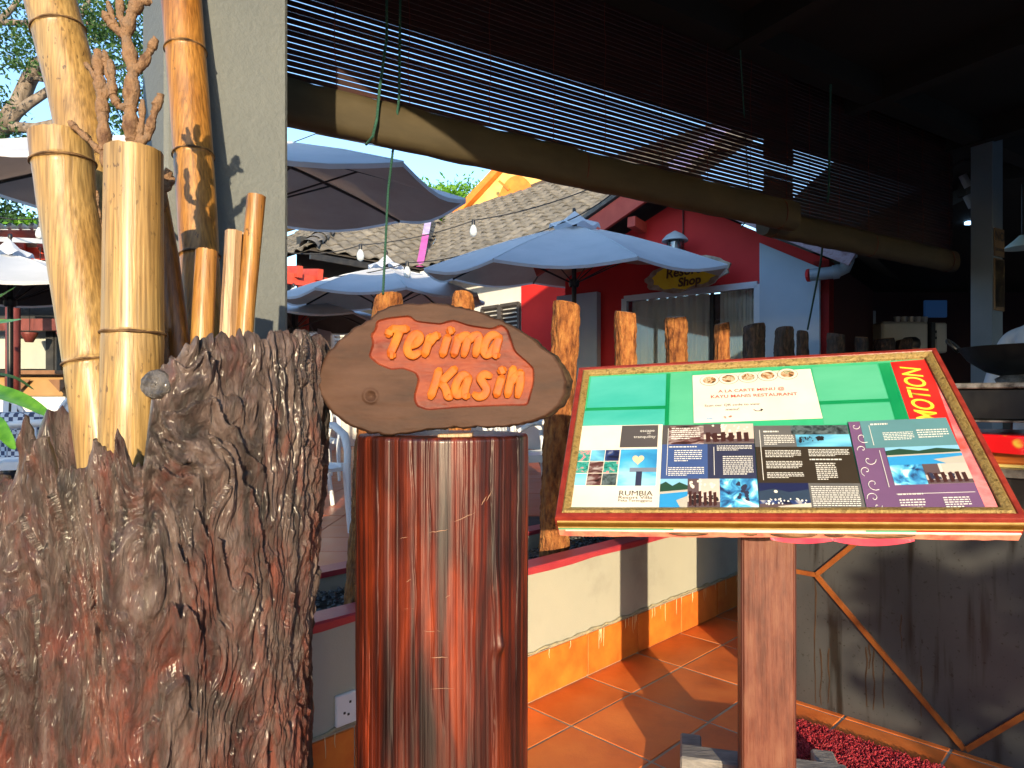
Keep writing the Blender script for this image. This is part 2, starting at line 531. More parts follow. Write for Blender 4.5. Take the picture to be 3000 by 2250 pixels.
# ------------------------------------------------------------------ covered hall and its dark rooms at the right
hall = thing('covered_hall', 'dark covered dining hall with glass doors to the right of the red shop', 'building', (7, 9, 0))
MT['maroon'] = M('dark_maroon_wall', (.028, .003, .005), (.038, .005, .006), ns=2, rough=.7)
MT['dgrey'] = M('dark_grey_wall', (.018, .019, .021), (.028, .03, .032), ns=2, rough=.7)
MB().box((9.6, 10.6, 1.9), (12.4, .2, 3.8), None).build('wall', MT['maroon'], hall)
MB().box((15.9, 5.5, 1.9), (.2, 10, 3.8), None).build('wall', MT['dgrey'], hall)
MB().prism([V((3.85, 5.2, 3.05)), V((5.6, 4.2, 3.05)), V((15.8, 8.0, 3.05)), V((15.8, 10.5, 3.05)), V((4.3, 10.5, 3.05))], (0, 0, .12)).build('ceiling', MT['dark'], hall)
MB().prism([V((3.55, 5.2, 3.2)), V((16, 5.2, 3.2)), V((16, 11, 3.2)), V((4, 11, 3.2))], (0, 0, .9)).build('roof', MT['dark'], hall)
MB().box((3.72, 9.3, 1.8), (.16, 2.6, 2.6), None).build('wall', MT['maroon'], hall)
MT['alu'] = M('brushed_aluminium', (.30, .32, .34), rough=.4, metal=.6)
MT['dglass'] = M('dark_glass', (.01, .012, .014), rough=.06, spec=.7)
for px in (2400, 2452, 2500, 2562):
    p = at(px, 1180, 10.42)
    MB().box((p.x, 10.46, 1.6), (.06, .06, 2.3), None, .006).build('door_frame', MT['alu'], hall)
for px in (2426, 2476, 2531):
    p = at(px, 1180, 10.42)
    MB().box((p.x, 10.48, 1.6), (.22, .02, 2.25), None).build('door_pane', MT['dglass'], hall)

# ------------------------------------------------------------------ carved stump planter
def smooth_ramp(nt, b, coords_stretch, spec):
    pass
def stump_mat():
    m, nt, b = new_mat('varnished_driftwood')
    N, L = nt.nodes, nt.links
    tc = N.new('ShaderNodeTexCoord')
    def noise(sc, st, det=8, dist=0.0, ro=.6):
        mp = N.new('ShaderNodeMapping'); mp.inputs['Scale'].default_value = st
        L.new(tc.outputs['Object'], mp.inputs['Vector'])
        n = N.new('ShaderNodeTexNoise'); n.inputs['Scale'].default_value = sc; n.inputs['Detail'].default_value = det
        n.inputs['Distortion'].default_value = dist; n.inputs['Roughness'].default_value = ro
        L.new(mp.outputs[0], n.inputs['Vector']); return n.outputs[0]
    def ramp(f, els):
        cr = N.new('ShaderNodeValToRGB')
        cr.color_ramp.elements[0].position = els[0][0]; cr.color_ramp.elements[0].color = rgba(els[0][1])
        cr.color_ramp.elements[1].position = els[-1][0]; cr.color_ramp.elements[1].color = rgba(els[-1][1])
        for p, c in els[1:-1]:
            e = cr.color_ramp.elements.new(p); e.color = rgba(c)
        L.new(f, cr.inputs[0]); return cr.outputs[0]
    red = ramp(noise(26, (1, 1, .22), 9, .6), [(.32, (.012, .005, .004)), (.44, (.06, .014, .010)), (.54, (.145, .036, .022)), (.64, (.20, .065, .042)), (.74, (.05, .016, .012))])
    grey = ramp(noise(30, (1, 1, .18), 9, .8), [(.32, (.010, .007, .006)), (.45, (.05, .031, .026)), (.57, (.125, .084, .072)), (.68, (.17, .125, .11)), (.78, (.06, .028, .02))])  # grey wood tones, with varnish sheen lightened into the colour
    sep = N.new('ShaderNodeSeparateXYZ'); L.new(tc.outputs['Object'], sep.inputs[0])
    zz = N.new('ShaderNodeMapRange'); zz.inputs['From Min'].default_value = .75; zz.inputs['From Max'].default_value = 1.3
    zz.inputs['To Min'].default_value = -.07; zz.inputs['To Max'].default_value = .05
    L.new(sep.outputs[2], zz.inputs[0])
    big = noise(13, (1, 1, .45), 10, 1.0, .68)
    ad = N.new('ShaderNodeMath'); ad.operation = 'ADD'; L.new(zz.outputs[0], ad.inputs[0]); L.new(big, ad.inputs[1])
    fr = N.new('ShaderNodeMapRange'); fr.inputs['From Min'].default_value = .37; fr.inputs['From Max'].default_value = .54
    L.new(ad.outputs[0], fr.inputs[0])
    mx = N.new('ShaderNodeMix'); mx.data_type = 'RGBA'
    L.new(fr.outputs[0], mx.inputs['Factor']); L.new(red, mx.inputs['A']); L.new(grey, mx.inputs['B'])
    L.new(mx.outputs['Result'], b.inputs['Base Color'])
    rr = N.new('ShaderNodeMapRange'); rr.inputs['From Min'].default_value = .3; rr.inputs['From Max'].default_value = .7
    rr.inputs['To Min'].default_value = .26; rr.inputs['To Max'].default_value = .6
    L.new(noise(60, (1, 1, .4), 6), rr.inputs[0]); L.new(rr.outputs[0], b.inputs['Roughness'])
    b.inputs['Specular IOR Level'].default_value = .6
    b.inputs['Coat Weight'].default_value = .26; b.inputs['Coat Roughness'].default_value = .24
    b1 = N.new('ShaderNodeBump'); b1.inputs['Strength'].default_value = 1.0; b1.inputs['Distance'].default_value = .010
    L.new(noise(90, (1, 1, .3), 10, .5, .72), b1.inputs['Height'])
    L.new(b1.outputs[0], b.inputs['Normal'])
    return m
MT['stump'] = stump_mat()

SC = V((-.60, 1.08, 0)); SR = .275
top_tab = [(-180, 1.15), (-120, 1.20), (-105, 1.19), (-97, 1.20), (-93, 1.21), (-90.5, 1.225), (-89.2, 1.282), (-88, 1.262), (-86, 1.252), (-83, 1.25), (-82, 1.225),
           (-81, 1.206), (-79, 1.213), (-77.5, 1.226), (-75.5, 1.215), (-74, 1.222), (-72.3, 1.258), (-71, 1.244), (-69.5, 1.23), (-68.2, 1.232), (-67.2, 1.268), (-66, 1.248), (-64.5, 1.226), (-62.5, 1.217),
           (-61.2, 1.222), (-60.2, 1.255), (-59.2, 1.30), (-58.2, 1.328), (-56.5, 1.342), (-54.5, 1.352), (-51, 1.372), (-47, 1.382), (-44.5, 1.386), (-36.5, 1.394), (-28, 1.391),
           (-24.5, 1.386), (-22.5, 1.40), (-18, 1.403), (-10, 1.404), (0, 1.408), (30, 1.41), (60, 1.40), (85, 1.34), (105, 1.22), (125, 1.16), (133, 1.17), (138, 1.24),
           (144, 1.265), (149, 1.292), (154, 1.28), (158, 1.21), (166, 1.15), (180, 1.15)]
ph = np.unique(np.concatenate([np.linspace(-112, 24, 640), np.linspace(24, 180, 170), np.linspace(-180, -112, 50)]))[:-1]
nz = 380
tz = np.interp(ph, [a for a, b in top_tab], [b for a, b in top_tab])
jag = vnoise(np.stack([ph * .9, ph * 0, ph * 0], 1), 3) * .006 + np.abs(vnoise(np.stack([ph * .35, ph * 0 + 5, ph * 0], 1), 9)) * .010
tz = tz + jag
frac = np.concatenate([np.linspace(0, .5, 40)[:-1], np.linspace(.5, 1, nz - 39)])
PH, FR = np.meshgrid(ph, frac, indexing='ij')
TZ = np.repeat(tz[:, None], len(frac), 1)
Z = FR * TZ
pr = np.radians(PH)
X0, Y0 = np.cos(pr), np.sin(pr)
def nn(a, b, c, o=4, s=0, gain=.5): return fbm(np.stack([X0.ravel() * a, Y0.ravel() * a, Z.ravel() * b + c], 1), o, s, gain).reshape(Z.shape)
low_ = nn(1.6, 1.5, 0, 3, 11)
warp = nn(2.5, 3.0, 4, 3, 21)
def nw(a, b, c, o=3, s=0, wv=.3):
    u = pr + warp * wv * .5
    return fbm(np.stack([np.cos(u).ravel() * a, np.sin(u).ravel() * a, (Z + warp * .05).ravel() * b + c], 1), o, s).reshape(Z.shape)
rid = 1 - np.abs(nw(6, 6, 2, 3, 31, .5)) * 1.7
rid2 = 1 - np.abs(nw(14, 13, 8, 3, 41, .6)) * 1.6
rid3 = 1 - np.abs(nw(30, 22, 6, 3, 101, .6)) * 1.6
vein = 1 - np.abs(nw(16, 4.0, 3, 2, 111, .4)) * 2.2
fib = nw(52, 16, 1, 3, 51, .4)
fine = nw(105, 70, 3, 2, 61)
flame = np.clip((Z - .86 + .14 * low_) / .22, 0, 1) * np.clip((-30 - PH) / 30 + .25, .2, 1)
# overlapping torn shards: saw-tooth steps going down, edges ragged
sh = nw(11, 3.4, 5, 3, 71, .5) * .75 + (Z * 4.6 + low_ * .35)
saw = (sh * 1.7) % 1.0
shard = (saw ** 1.6) * (0.5 + .5 * np.clip(nw(7, 5, 9, 2, 81) * 2.2, -1, 1))
lowr = np.clip((1.2 - Z) / .5, 0, 1)
rad = SR - .002 + .016 * low_ - .014 * lowr + (.005 * rid + .022 * shard) * flame + (.0035 * shard) * (1 - flame) + .0048 * rid2 + .0036 * rid3 + .0018 * np.clip(vein, -1, 1) + .0024 * fib + .0015 * fine
# pits
pit = np.clip(nw(11, 9, 14, 1, 91) - .62, 0, 1)
rad -= pit * .05
rad += np.clip((.25 - Z) / .25, 0, 1) ** 2 * .05
edge = np.clip((Z - (TZ - .035)) / .035, 0, 1)
rad -= edge ** 2 * .012
xo = SC.x + rad * X0; yo = SC.y + rad * Y0
outer = np.stack([xo, yo, Z], 2)
inner_f = np.linspace(1, .55, 26)
thick = .040 + .012 * vnoise(np.stack([ph * .05, ph * 0, ph * 0 + 2], 1), 5)
inn = []
for q in inner_f:
    zi = tz * q - .002
    rr_ = rad[:, -1] - thick * np.clip((1 - q) * 9, .12, 1) + .006 * vnoise(np.stack([ph * .3, ph * 0 + q * 8, ph * 0], 1), 6)
    inn.append(np.stack([SC.x + rr_ * np.cos(np.radians(ph)), SC.y + rr_ * np.sin(np.radians(ph)), zi], 1))
inner = np.stack(inn, 1)
full = np.concatenate([outer, inner], 1)
na, nb = full.shape[:2]
idx = np.arange(na * nb).reshape(na, nb)
a0 = idx; a1 = np.roll(idx, -1, axis=0)
faces = np.stack([a0[:, :-1], a1[:, :-1], a1[:, 1:], a0[:, 1:]], 2).reshape(-1, 4)
stump = thing('stump_planter', 'tall jagged varnished driftwood stump holding the bamboo poles', 'planter', (SC.x, SC.y, 0))
np_mesh('shell', full.reshape(-1, 3), faces, MT['stump'], stump)
MB().lathe([(0.001, .78), (.26, .78)], (SC.x, SC.y, 0), 32).build('fill', MT['soil'], stump)
# sawn knot on the front
kp = at(470, 1130, .855)
kd = V((.05, -1, .12)).normalized()
kx = V((0, 0, 1)).to_3d().rotation_difference(kd).to_matrix()
prof = [(.026, -.05), (.0215, -.012), (.0195, .004), (.0192, .012), (.017, .0155), (.013, .0145), (.011, .0155), (.007, .014), (.004, .015), (.0005, .0145)]
kn = MB().lathe(prof, kp, 26, kx)
kn.v = [v + V((rnd.uniform(-.0009, .0009), rnd.uniform(-.0009, .0009), rnd.uniform(-.0009, .0009))) for v in kn.v]
kn.build('knot', M('knot_end_grain', (.02, .016, .015), (.10, .09, .085), ns=60, rough=.35, rough2=.5, bump=.5, bs=220, coat=.4), stump, smooth=True)

# ------------------------------------------------------------------ bamboo
def bamboo_mat(name, a, b_, c, speck=(.06, .03, .012)):
    m, nt, b = new_mat(name)
    N, L = nt.nodes, nt.links
    tc = N.new('ShaderNodeTexCoord')
    def noise(sc, st, det=6):
        mp = N.new('ShaderNodeMapping'); mp.inputs['Scale'].default_value = st
        L.new(tc.outputs['Object'], mp.inputs['Vector'])
        n = N.new('ShaderNodeTexNoise'); n.inputs['Scale'].default_value = sc; n.inputs['Detail'].default_value = det
        L.new(mp.outputs[0], n.inputs['Vector']); return n.outputs[0]
    def ramp(f, els):
        cr = N.new('ShaderNodeValToRGB')
        cr.color_ramp.elements[0].position = els[0][0]; cr.color_ramp.elements[0].color = rgba(els[0][1])
        cr.color_ramp.elements[1].position = els[-1][0]; cr.color_ramp.elements[1].color = rgba(els[-1][1])
        for p, cc in els[1:-1]:
            e = cr.color_ramp.elements.new(p); e.color = rgba(cc)
        L.new(f, cr.inputs[0]); return cr.outputs[0]
    base = ramp(noise(11, (1, 1, .5), 8), [(.24, a), (.5, b_), (.74, c)])
    fibre = ramp(noise(240, (1, 1, .035), 6), [(.32, (.55, .5, .45)), (.65, (1.15, 1.1, 1.05))])
    mu = N.new('ShaderNodeMix'); mu.data_type = 'RGBA'; mu.blend_type = 'MULTIPLY'; mu.inputs['Factor'].default_value = 1
    L.new(base, mu.inputs['A']); L.new(fibre, mu.inputs['B'])
    sp = ramp(noise(150, (1, 1, .45), 3), [(.64, (0, 0, 0)), (.69, (1, 1, 1))])
    pt = ramp(noise(6, (1, 1, .7), 3), [(.45, (0, 0, 0)), (.6, (.85, .85, .85))])
    mm = N.new('ShaderNodeMix'); mm.data_type = 'RGBA'; mm.blend_type = 'MULTIPLY'; mm.inputs['Factor'].default_value = 1
    L.new(sp, mm.inputs['A']); L.new(pt, mm.inputs['B'])
    mx = N.new('ShaderNodeMix'); mx.data_type = 'RGBA'
    L.new(mm.outputs['Result'], mx.inputs['Factor']); L.new(mu.outputs['Result'], mx.inputs['A']); mx.inputs['B'].default_value = rgba(speck)
    L.new(mx.outputs['Result'], b.inputs['Base Color'])
    rr = N.new('ShaderNodeMapRange'); rr.inputs['To Min'].default_value = .3; rr.inputs['To Max'].default_value = .62
    L.new(noise(14, (1, 1, .3), 5), rr.inputs[0]); L.new(rr.outputs[0], b.inputs['Roughness'])
    b.inputs['Coat Weight'].default_value = .15; b.inputs['Coat Roughness'].default_value = .25
    bn = N.new('ShaderNodeBump'); bn.inputs['Strength'].default_value = .4; bn.inputs['Distance'].default_value = .003
    L.new(noise(200, (1, 1, .05), 4), bn.inputs['Height']); L.new(bn.outputs[0], b.inputs['Normal'])
    return m
MT['bam1'] = bamboo_mat('bamboo_golden', (.22, .12, .032), (.34, .22, .078), (.32, .24, .108))
MT['bam2'] = bamboo_mat('bamboo_amber', (.17, .055, .008), (.30, .115, .018), (.35, .17, .035))
MT['bam4'] = bamboo_mat('bamboo_honey', (.22, .085, .014), (.34, .165, .035), (.38, .22, .06))
MT['bam3'] = bamboo_mat('bamboo_pale', (.28, .15, .065), (.36, .23, .12), (.40, .27, .15))
MT['bam_in'] = M('bamboo_inner', (.28, .17, .08), (.42, .28, .14), ns=60, stretch=(1, 1, .1), rough=.8)
MT['node'] = M('bamboo_node', (.05, .022, .008), (.20, .11, .04), ns=60, rough=.7)
def bamboo(label, pts, wid, nodes, mat, hollow=True, group='bamboo poles standing in the stump', facets=44, oval=0.0, rag=0.0):
    """pts: (px, py, Y) axis points from the top down; wid: width in photo pixels; nodes: py of the rings"""
    P = [at(*p) for p in pts]
    ys = [p[1] for p in pts]
    n = 60
    yy = np.linspace(ys[0], ys[-1], n)
    yy = np.unique(np.concatenate([yy] + [np.array([q - 9, q - 5, q - 2, q, q + 2, q + 5, q + 9]) for q in nodes if ys[0] < q < ys[-1]]))
    xs = np.interp(yy, ys, [p.x for p in P]); zs = np.interp(yy, ys, [p.z for p in P]); yd = np.interp(yy, ys, [p.y for p in P])
    ww = np.interp(yy, wid[0], wid[1]) if isinstance(wid, tuple) else np.full(len(yy), wid)
    axis, rads = [], []
    for k in range(len(yy)):
        r = ww[k] / 2 / F * yd[k] * .985
        for q in nodes:
            d = yy[k] - q
            r += .0022 * math.exp(-(d / 4.5) ** 2) - .0008 * math.exp(-((d - 8) / 5) ** 2)
        axis.append(V((xs[k], yd[k], zs[k]))); rads.append(r)
    dr = (axis[-1] - axis[-2]).normalized(); dr = V((dr.x * .35, dr.y * .35, dr.z)).normalized()
    axis.append(axis[-1] + dr * ((axis[-1].z - .785) / -dr.z)); rads.append(rads[-1])
    base = axis[-1]
    t = thing('bamboo_pole', label, 'bamboo', base, group)
    mb = MB().tube(axis, rads, facets, cap=False)
    if rag:
        for k in range(facets): mb.v[k] = mb.v[k] + V((0, 0, rnd.uniform(-rag, rag)))
    if hollow:
        topn = len(mb.v)
        r0 = rads[0]
        tv = [axis[0] + (mb.v[k] - axis[0]) * .80 for k in range(facets)]
        dn = (axis[1] - axis[0]).normalized() * .16
        tv2 = [axis[0] + dn + (mb.v[k] - axis[0]) * .78 for k in range(facets)]
        mb.v += tv + tv2
        for k in range(facets):
            k2 = (k + 1) % facets
            mb.f.append((k2, k, topn + k, topn + k2))
            mb.f.append((topn + k2, topn + k, topn + facets + k, topn + facets + k2))
    else:
        mb.f.append(tuple(range(facets)))
    mb.build('culm', mat, t, smooth=50)
    for q in nodes:
        if not ys[0] < q < ys[-1]: continue
        k = int(np.argmin(abs(yy - q)))
        ax_ = (axis[min(k + 1, len(axis) - 1)] - axis[k - 1]).normalized()
        rm = V((0, 0, 1)).rotation_difference(-ax_).to_matrix()
        r = rads[k]
        ringm = MB().lathe([(r * .985, -.0022), (r + .0004, -.0014), (r + .0009, -.0003), (r + .0001, .0006), (r * .985, .0012)], axis[k], 44, rm)
        ringm.v = [v + V((0, 0, .0012 * math.sin(j * .5 + q))) for j, v in enumerate(ringm.v)]
        ringm.build('node_ring', MT['node'], t, smooth=True)
    return t
bamboo('tall leaning bamboo pole at the left, rising out of the top of the photo',
       [(120, -120, 1.22), (148, 0, 1.22), (218, 270, 1.22), (262, 480, 1.21), (300, 700, 1.2), (350, 1100, 1.18), (370, 1420, 1.17)], ([-120, 400, 1400], [138, 142, 140]), [88, 480], MT['bam1'])
bamboo('cut bamboo pole with a ring just below its top, leaning left of the middle one',
       [(176, 398, 1.06), (200, 600, 1.06), (240, 850, 1.05), (272, 1060, 1.04), (318, 1400, 1.03)], ([398, 478, 520, 1400], [162, 164, 158, 150]), [478, 1062], MT['bam1'], rag=.0015)
bamboo('thick upright cut bamboo pole in the middle with one ring low down',
       [(393, 442, .98), (391, 700, .98), (390, 980, .98), (384, 1200, .97), (370, 1440, .965)], ([442, 960, 985, 1440], [156, 166, 168, 158]), [976], MT['bam1'], rag=.001)
bamboo('tall slim amber bamboo pole standing against the pillar past the top of the photo',
       [(522, -120, 1.375), (532, 0, 1.37), (556, 300, 1.35), (577, 600, 1.32), (592, 900, 1.29), (600, 1120, 1.26)], ([-120, 1100], [112, 108]), [150, 458, 752], MT['bam4'])
bamboo('leaning split bamboo behind the middle pole', [(455, 560, 1.12), (490, 760, 1.12), (520, 1000, 1.11), (535, 1150, 1.1)], ([560, 1150], [62, 72]), [], MT['bam2'], hollow=False)
bamboo('short yellow bamboo stub in front of the slim amber pole', [(606, 736, 1.12), (596, 900, 1.11), (586, 1120, 1.1)], 62, [], MT['bam4'], rag=.001)
bamboo('pale flat topped bamboo slat beside the orange one', [(686, 678, 1.13), (668, 1000, 1.12), (660, 1140, 1.12)], 50, [], MT['bam3'], hollow=False, facets=7)
bamboo('thin pale bamboo sliver between the slat and the orange stick', [(718, 684, 1.15), (700, 1000, 1.14), (694, 1140, 1.14)], 24, [], MT['bam3'], hollow=False, facets=6)
bamboo('slim orange bamboo stick, rightmost in the stump', [(752, 574, 1.14), (722, 900, 1.13), (704, 1140, 1.12)], ([574, 1140], [54, 50]), [], MT['bam4'], hollow=False, facets=9)
# knobbly rhizome branches
MT['rhiz'] = M('rhizome_bark', (.10, .05, .028), (.23, .135, .075), (.17, .115, .08), ns=45, stretch=(1, 1, .6), rough=.7, rough2=.85, bump=1.0, bs=130, bdist=.006, spec=.3)
def rhizome(name_label, chains, Y, cut=()):
    base = at(chains[0][0][0], chains[0][0][1], Y)
    t = thing('rhizome_branch', name_label, 'branch', base, 'knobbly bamboo rhizomes among the poles')
    for ci, ch in enumerate(chains):
        P = [at(p[0], p[1], Y + (p[3] if len(p) > 3 else 0)) for p in ch]
        w = [p[2] for p in ch]
        pts, rad = [], []
        for i in range(len(P) - 1):
            L = 14
            for k in range(L + (1 if i == len(P) - 2 else 0)):
                f = k / L
                pts.append(P[i].lerp(P[i + 1], f) + V((rnd.uniform(-1, 1), rnd.uniform(-1, 1), 0)) * .0006)
                bulge = (.66 + .34 * math.sin(math.pi * min(1, f * 1.1)) ** 1.5 + (.16 if k == 0 else 0)) * rnd.uniform(.93, 1.06)
                rad.append((w[i] * (1 - f) + w[i + 1] * f) / 2 / F * Y * bulge)
        MB().tube(pts, rad, 18).build('stem' if ci == 0 else 'offshoot', MT['rhiz'], t, smooth=60)
    return t
rhizome('tall knobbly rhizome branch rising out of the middle cut bamboo', [
    [(392, 470, 44), (386, 410, 46), (382, 318, 48), (390, 205, 44), (368, 105, 40), (386, 40, 42), (412, -10, 40), (420, -50, 30)],
    [(392, 205, 30), (412, 198, 34), (440, 150, 26), (458, 112, 28)],
    [(400, 420, 30), (430, 405, 30), (452, 330, 26), (472, 276, 30)],
    [(408, 405, 24), (416, 350, 22), (418, 292, 18)],
    [(368, 105, 26), (340, 85, 30), (318, 60, 28), (306, 38, 26)],
    [(350, 95, 14), (330, 50, 16), (316, 6, 18)],
    [(376, 90, 24), (352, 50, 26), (352, -15, 24)],
    [(382, 318, 26), (346, 312, 24), (330, 280, 30), (330, 230, 22), (322, 178, 26)],
    [(398, 0, 28), (424, 6, 26), (440, 2, 24)]], .99)
rhizome('knobbly rhizome branch left of the tall one, in front of the leaning pole', [
    [(318, 500, 36), (308, 440, 40), (302, 350, 40), (298, 280, 40), (290, 215, 34), (286, 150, 34)],
    [(290, 240, 22), (266, 205, 18), (248, 182, 16)],
    [(300, 300, 24), (322, 240, 20), (310, 190, 20), (308, 150, 22)],
    [(300, 450, 22), (262, 412, 20), (226, 380, 22), (205, 358, 24)]], 1.03)
rhizome('small forked rhizome stub beside the slim amber pole', [[(474, 620, 26), (478, 560, 26), (488, 528, 34), (494, 496, 30)], [(484, 560, 18), (500, 540, 20), (508, 522, 18)]], 1.08)
rhizome('thin rhizome twig squeezed between the two cut poles', [[(318, 720, 14), (292, 650, 16), (286, 600, 12), (284, 560, 12)], [(292, 650, 10), (306, 690, 12)]], 1.07)
rhizome('rhizome knob low behind the middle pole at the stump edge', [[(478, 1160, 40), (484, 1080, 36), (478, 1010, 34), (474, 950, 24)]], 1.08)

# ------------------------------------------------------------------ round log post
def log_mat():
    m, nt, b = new_mat('varnished_red_log')
    N, L = nt.nodes, nt.links
    tc = N.new('ShaderNodeTexCoord')
    def noise(sc, st, det=8, dist=0.0):
        mp = N.new('ShaderNodeMapping'); mp.inputs['Scale'].default_value = st
        L.new(tc.outputs['Object'], mp.inputs['Vector'])
        n = N.new('ShaderNodeTexNoise'); n.inputs['Scale'].default_value = sc; n.inputs['Detail'].default_value = det; n.inputs['Distortion'].default_value = dist
        L.new(mp.outputs[0], n.inputs['Vector']); return n.outputs[0]
    def ramp(f, els):
        cr = N.new('ShaderNodeValToRGB')
        cr.color_ramp.elements[0].position = els[0][0]; cr.color_ramp.elements[0].color = rgba(els[0][1])
        cr.color_ramp.elements[1].position = els[-1][0]; cr.color_ramp.elements[1].color = rgba(els[-1][1])
        for p, c in els[1:-1]:
            e = cr.color_ramp.elements.new(p); e.color = rgba(c)
        L.new(f, cr.inputs[0]); return cr.outputs[0]
    grain = ramp(noise(42, (1, 1, .045), 12, .8), [(.30, (.007, .003, .002)), (.43, (.040, .007, .004)), (.54, (.10, .014, .005)), (.66, (.19, .030, .007)), (.80, (.06, .011, .006))])
    patch = ramp(noise(9, (1, 1, .4), 8, .5), [(.34, (.16, .12, .11)), (.5, (.62, .56, .55)), (.66, (1.4, 1.2, .95))])
    mu = N.new('ShaderNodeMix'); mu.data_type = 'RGBA'; mu.blend_type = 'MULTIPLY'; mu.inputs['Factor'].default_value = 1
    L.new(grain, mu.inputs['A']); L.new(patch, mu.inputs['B'])
    # pale scuffed streaks
    st = ramp(noise(110, (1, 1, .02), 3), [(.70, (0, 0, 0)), (.76, (.28, .28, .28))])
    mx = N.new('ShaderNodeMix'); mx.data_type = 'RGBA'
    L.new(st, mx.inputs['Factor']); L.new(mu.outputs['Result'], mx.inputs['A']); mx.inputs['B'].default_value = (.20, .10, .06, 1)
    L.new(mx.outputs['Result'], b.inputs['Base Color'])
    rr = N.new('ShaderNodeMapRange'); rr.inputs['To Min'].default_value = .28; rr.inputs['To Max'].default_value = .65
    L.new(noise(20, (1, 1, .15), 6), rr.inputs[0]); L.new(rr.outputs[0], b.inputs['Roughness'])
    b.inputs['Coat Weight'].default_value = .2; b.inputs['Coat Roughness'].default_value = .22
    bn = N.new('ShaderNodeBump'); bn.inputs['Strength'].default_value = .75; bn.inputs['Distance'].default_value = .004
    L.new(noise(70, (1, 1, .04), 7, .2), bn.inputs['Height']); L.new(bn.outputs[0], b.inputs['Normal'])
    return m
MT['log'] = log_mat()
LC = V((-.122, 1.18, 0)); LR = .1505; LT = 1.245
post = thing('log_post', 'thick round red varnished log post carrying the carved Terima Kasih plaque', 'post', LC)
ph = np.unique(np.concatenate([np.linspace(-190, 10, 420), np.linspace(10, 170, 80)]))[:-1]
zz_ = np.concatenate([np.linspace(0, .6, 40)[:-1], np.linspace(.6, LT, 240)])
PH, Z = np.meshgrid(ph, zz_, indexing='ij')
pr = np.radians(PH); X0, Y0 = np.cos(pr), np.sin(pr)
def nl(a, b, s, o=3): return fbm(np.stack([X0.ravel() * a, Y0.ravel() * a, Z.ravel() * b], 1), o, s).reshape(Z.shape)
rad = LR + .0045 * nl(2, 2.2, 101) + .0016 * nl(9, .8, 111) + .0009 * nl(30, 1.2, 121) - .0022 * np.clip(np.abs(nl(12, .35, 131)) * -14 + 1, 0, 1)
for _k in range(30):
    _a = -178 + 6.2 * _k + rnd.uniform(-2, 2); _w = rnd.uniform(.25, .6); _d = rnd.uniform(.0012, .0042)
    _z0, _z1 = sorted((rnd.uniform(.4, LT + .3), rnd.uniform(.4, LT + .3)))
    _c = _a + 1.2 * np.sin(Z * rnd.uniform(5, 12) + _k) + .5 * np.sin(Z * 40 + _k)
    rad = rad - _d * np.exp(-((PH - _c) / _w) ** 2) * np.clip((Z - _z0) / .05, 0, 1) * np.clip((_z1 - Z) / .05, 0, 1)
phr = -52 + 5 * np.sin(Z * 9)                         # the carved drip on the right of the front
band = np.exp(-((PH - phr) / 3.2) ** 2) * np.clip((Z - .90) / .02, 0, 1) * np.clip((1.13 - Z) / .12, 0, 1)
rad += .006 * band + .008 * np.exp(-((PH - phr) / 4.2) ** 2 - ((Z - .905) / .012) ** 2)
rad -= np.clip((Z - (LT - .006)) / .006, 0, 1) ** 2 * .004
full = np.stack([LC.x + rad * X0, LC.y + rad * Y0, Z + 0 * rad], 2)
top = np.stack([LC.x + rad[:, -1] * .5 * X0[:, -1], LC.y + rad[:, -1] * .5 * Y0[:, -1], np.full(len(ph), LT + .001)], 1)[:, None, :]
cen = np.stack([np.full(len(ph), LC.x), np.full(len(ph), LC.y), np.full(len(ph), LT + .001)], 1)[:, None, :]
full = np.concatenate([full, top, cen], 1)
na, nb = full.shape[:2]; idx = np.arange(na * nb).reshape(na, nb); a1 = np.roll(idx, -1, axis=0)
faces = np.stack([idx[:, :-1], a1[:, :-1], a1[:, 1:], idx[:, 1:]], 2).reshape(-1, 4)
np_mesh('trunk', full.reshape(-1, 3), faces, MT['log'], post)
# scratches: thin pale gouges
mb = MB()
def on_log(px, py, out=.0006):
    d = V(((px - CX) / F, 1, (HY - py) / F)); o = V((0, 0, EYE))
    dx, dy = d.x, d.y; ox, oy = o.x - LC.x, o.y - LC.y
    A = dx * dx + dy * dy; B = 2 * (ox * dx + oy * dy); Cc = ox * ox + oy * oy - (LR + out) ** 2
    t = (-B - math.sqrt(B * B - 4 * A * Cc)) / (2 * A)
    return o + d * t
for x0, y0, x1, y1, w in ((1235, 1850, 1290, 1849, 1.4), (1262, 1927, 1312, 1924, 2.2), (1262, 2018, 1330, 2016, 1.2), (1330, 1528, 1392, 1502, 2.0), (1258, 1560, 1312, 1552, 2.2), (1170, 1578, 1195, 1572, 1.6), (1410, 1480, 1425, 1455, 2.4), (1425, 1468, 1440, 1440, 2), (1183, 1784, 1212, 1783, 1), (1305, 1750, 1320, 1742, 1.5), (1190, 1705, 1204, 1697, 2)):
    P = [on_log(x0 + (x1 - x0) * k / 6, y0 + (y1 - y0) * k / 6 + rnd.uniform(-1.5, 1.5)) for k in range(7)]
    mb.tube(P, [w / F * .5 * (.3 + math.sin(math.pi * k / 6)) for k in range(7)], 6)
s_ = mb.build('scratches', M('scratch', (.26, .14, .085), rough=.6), post); s_['kind'] = 'stuff'

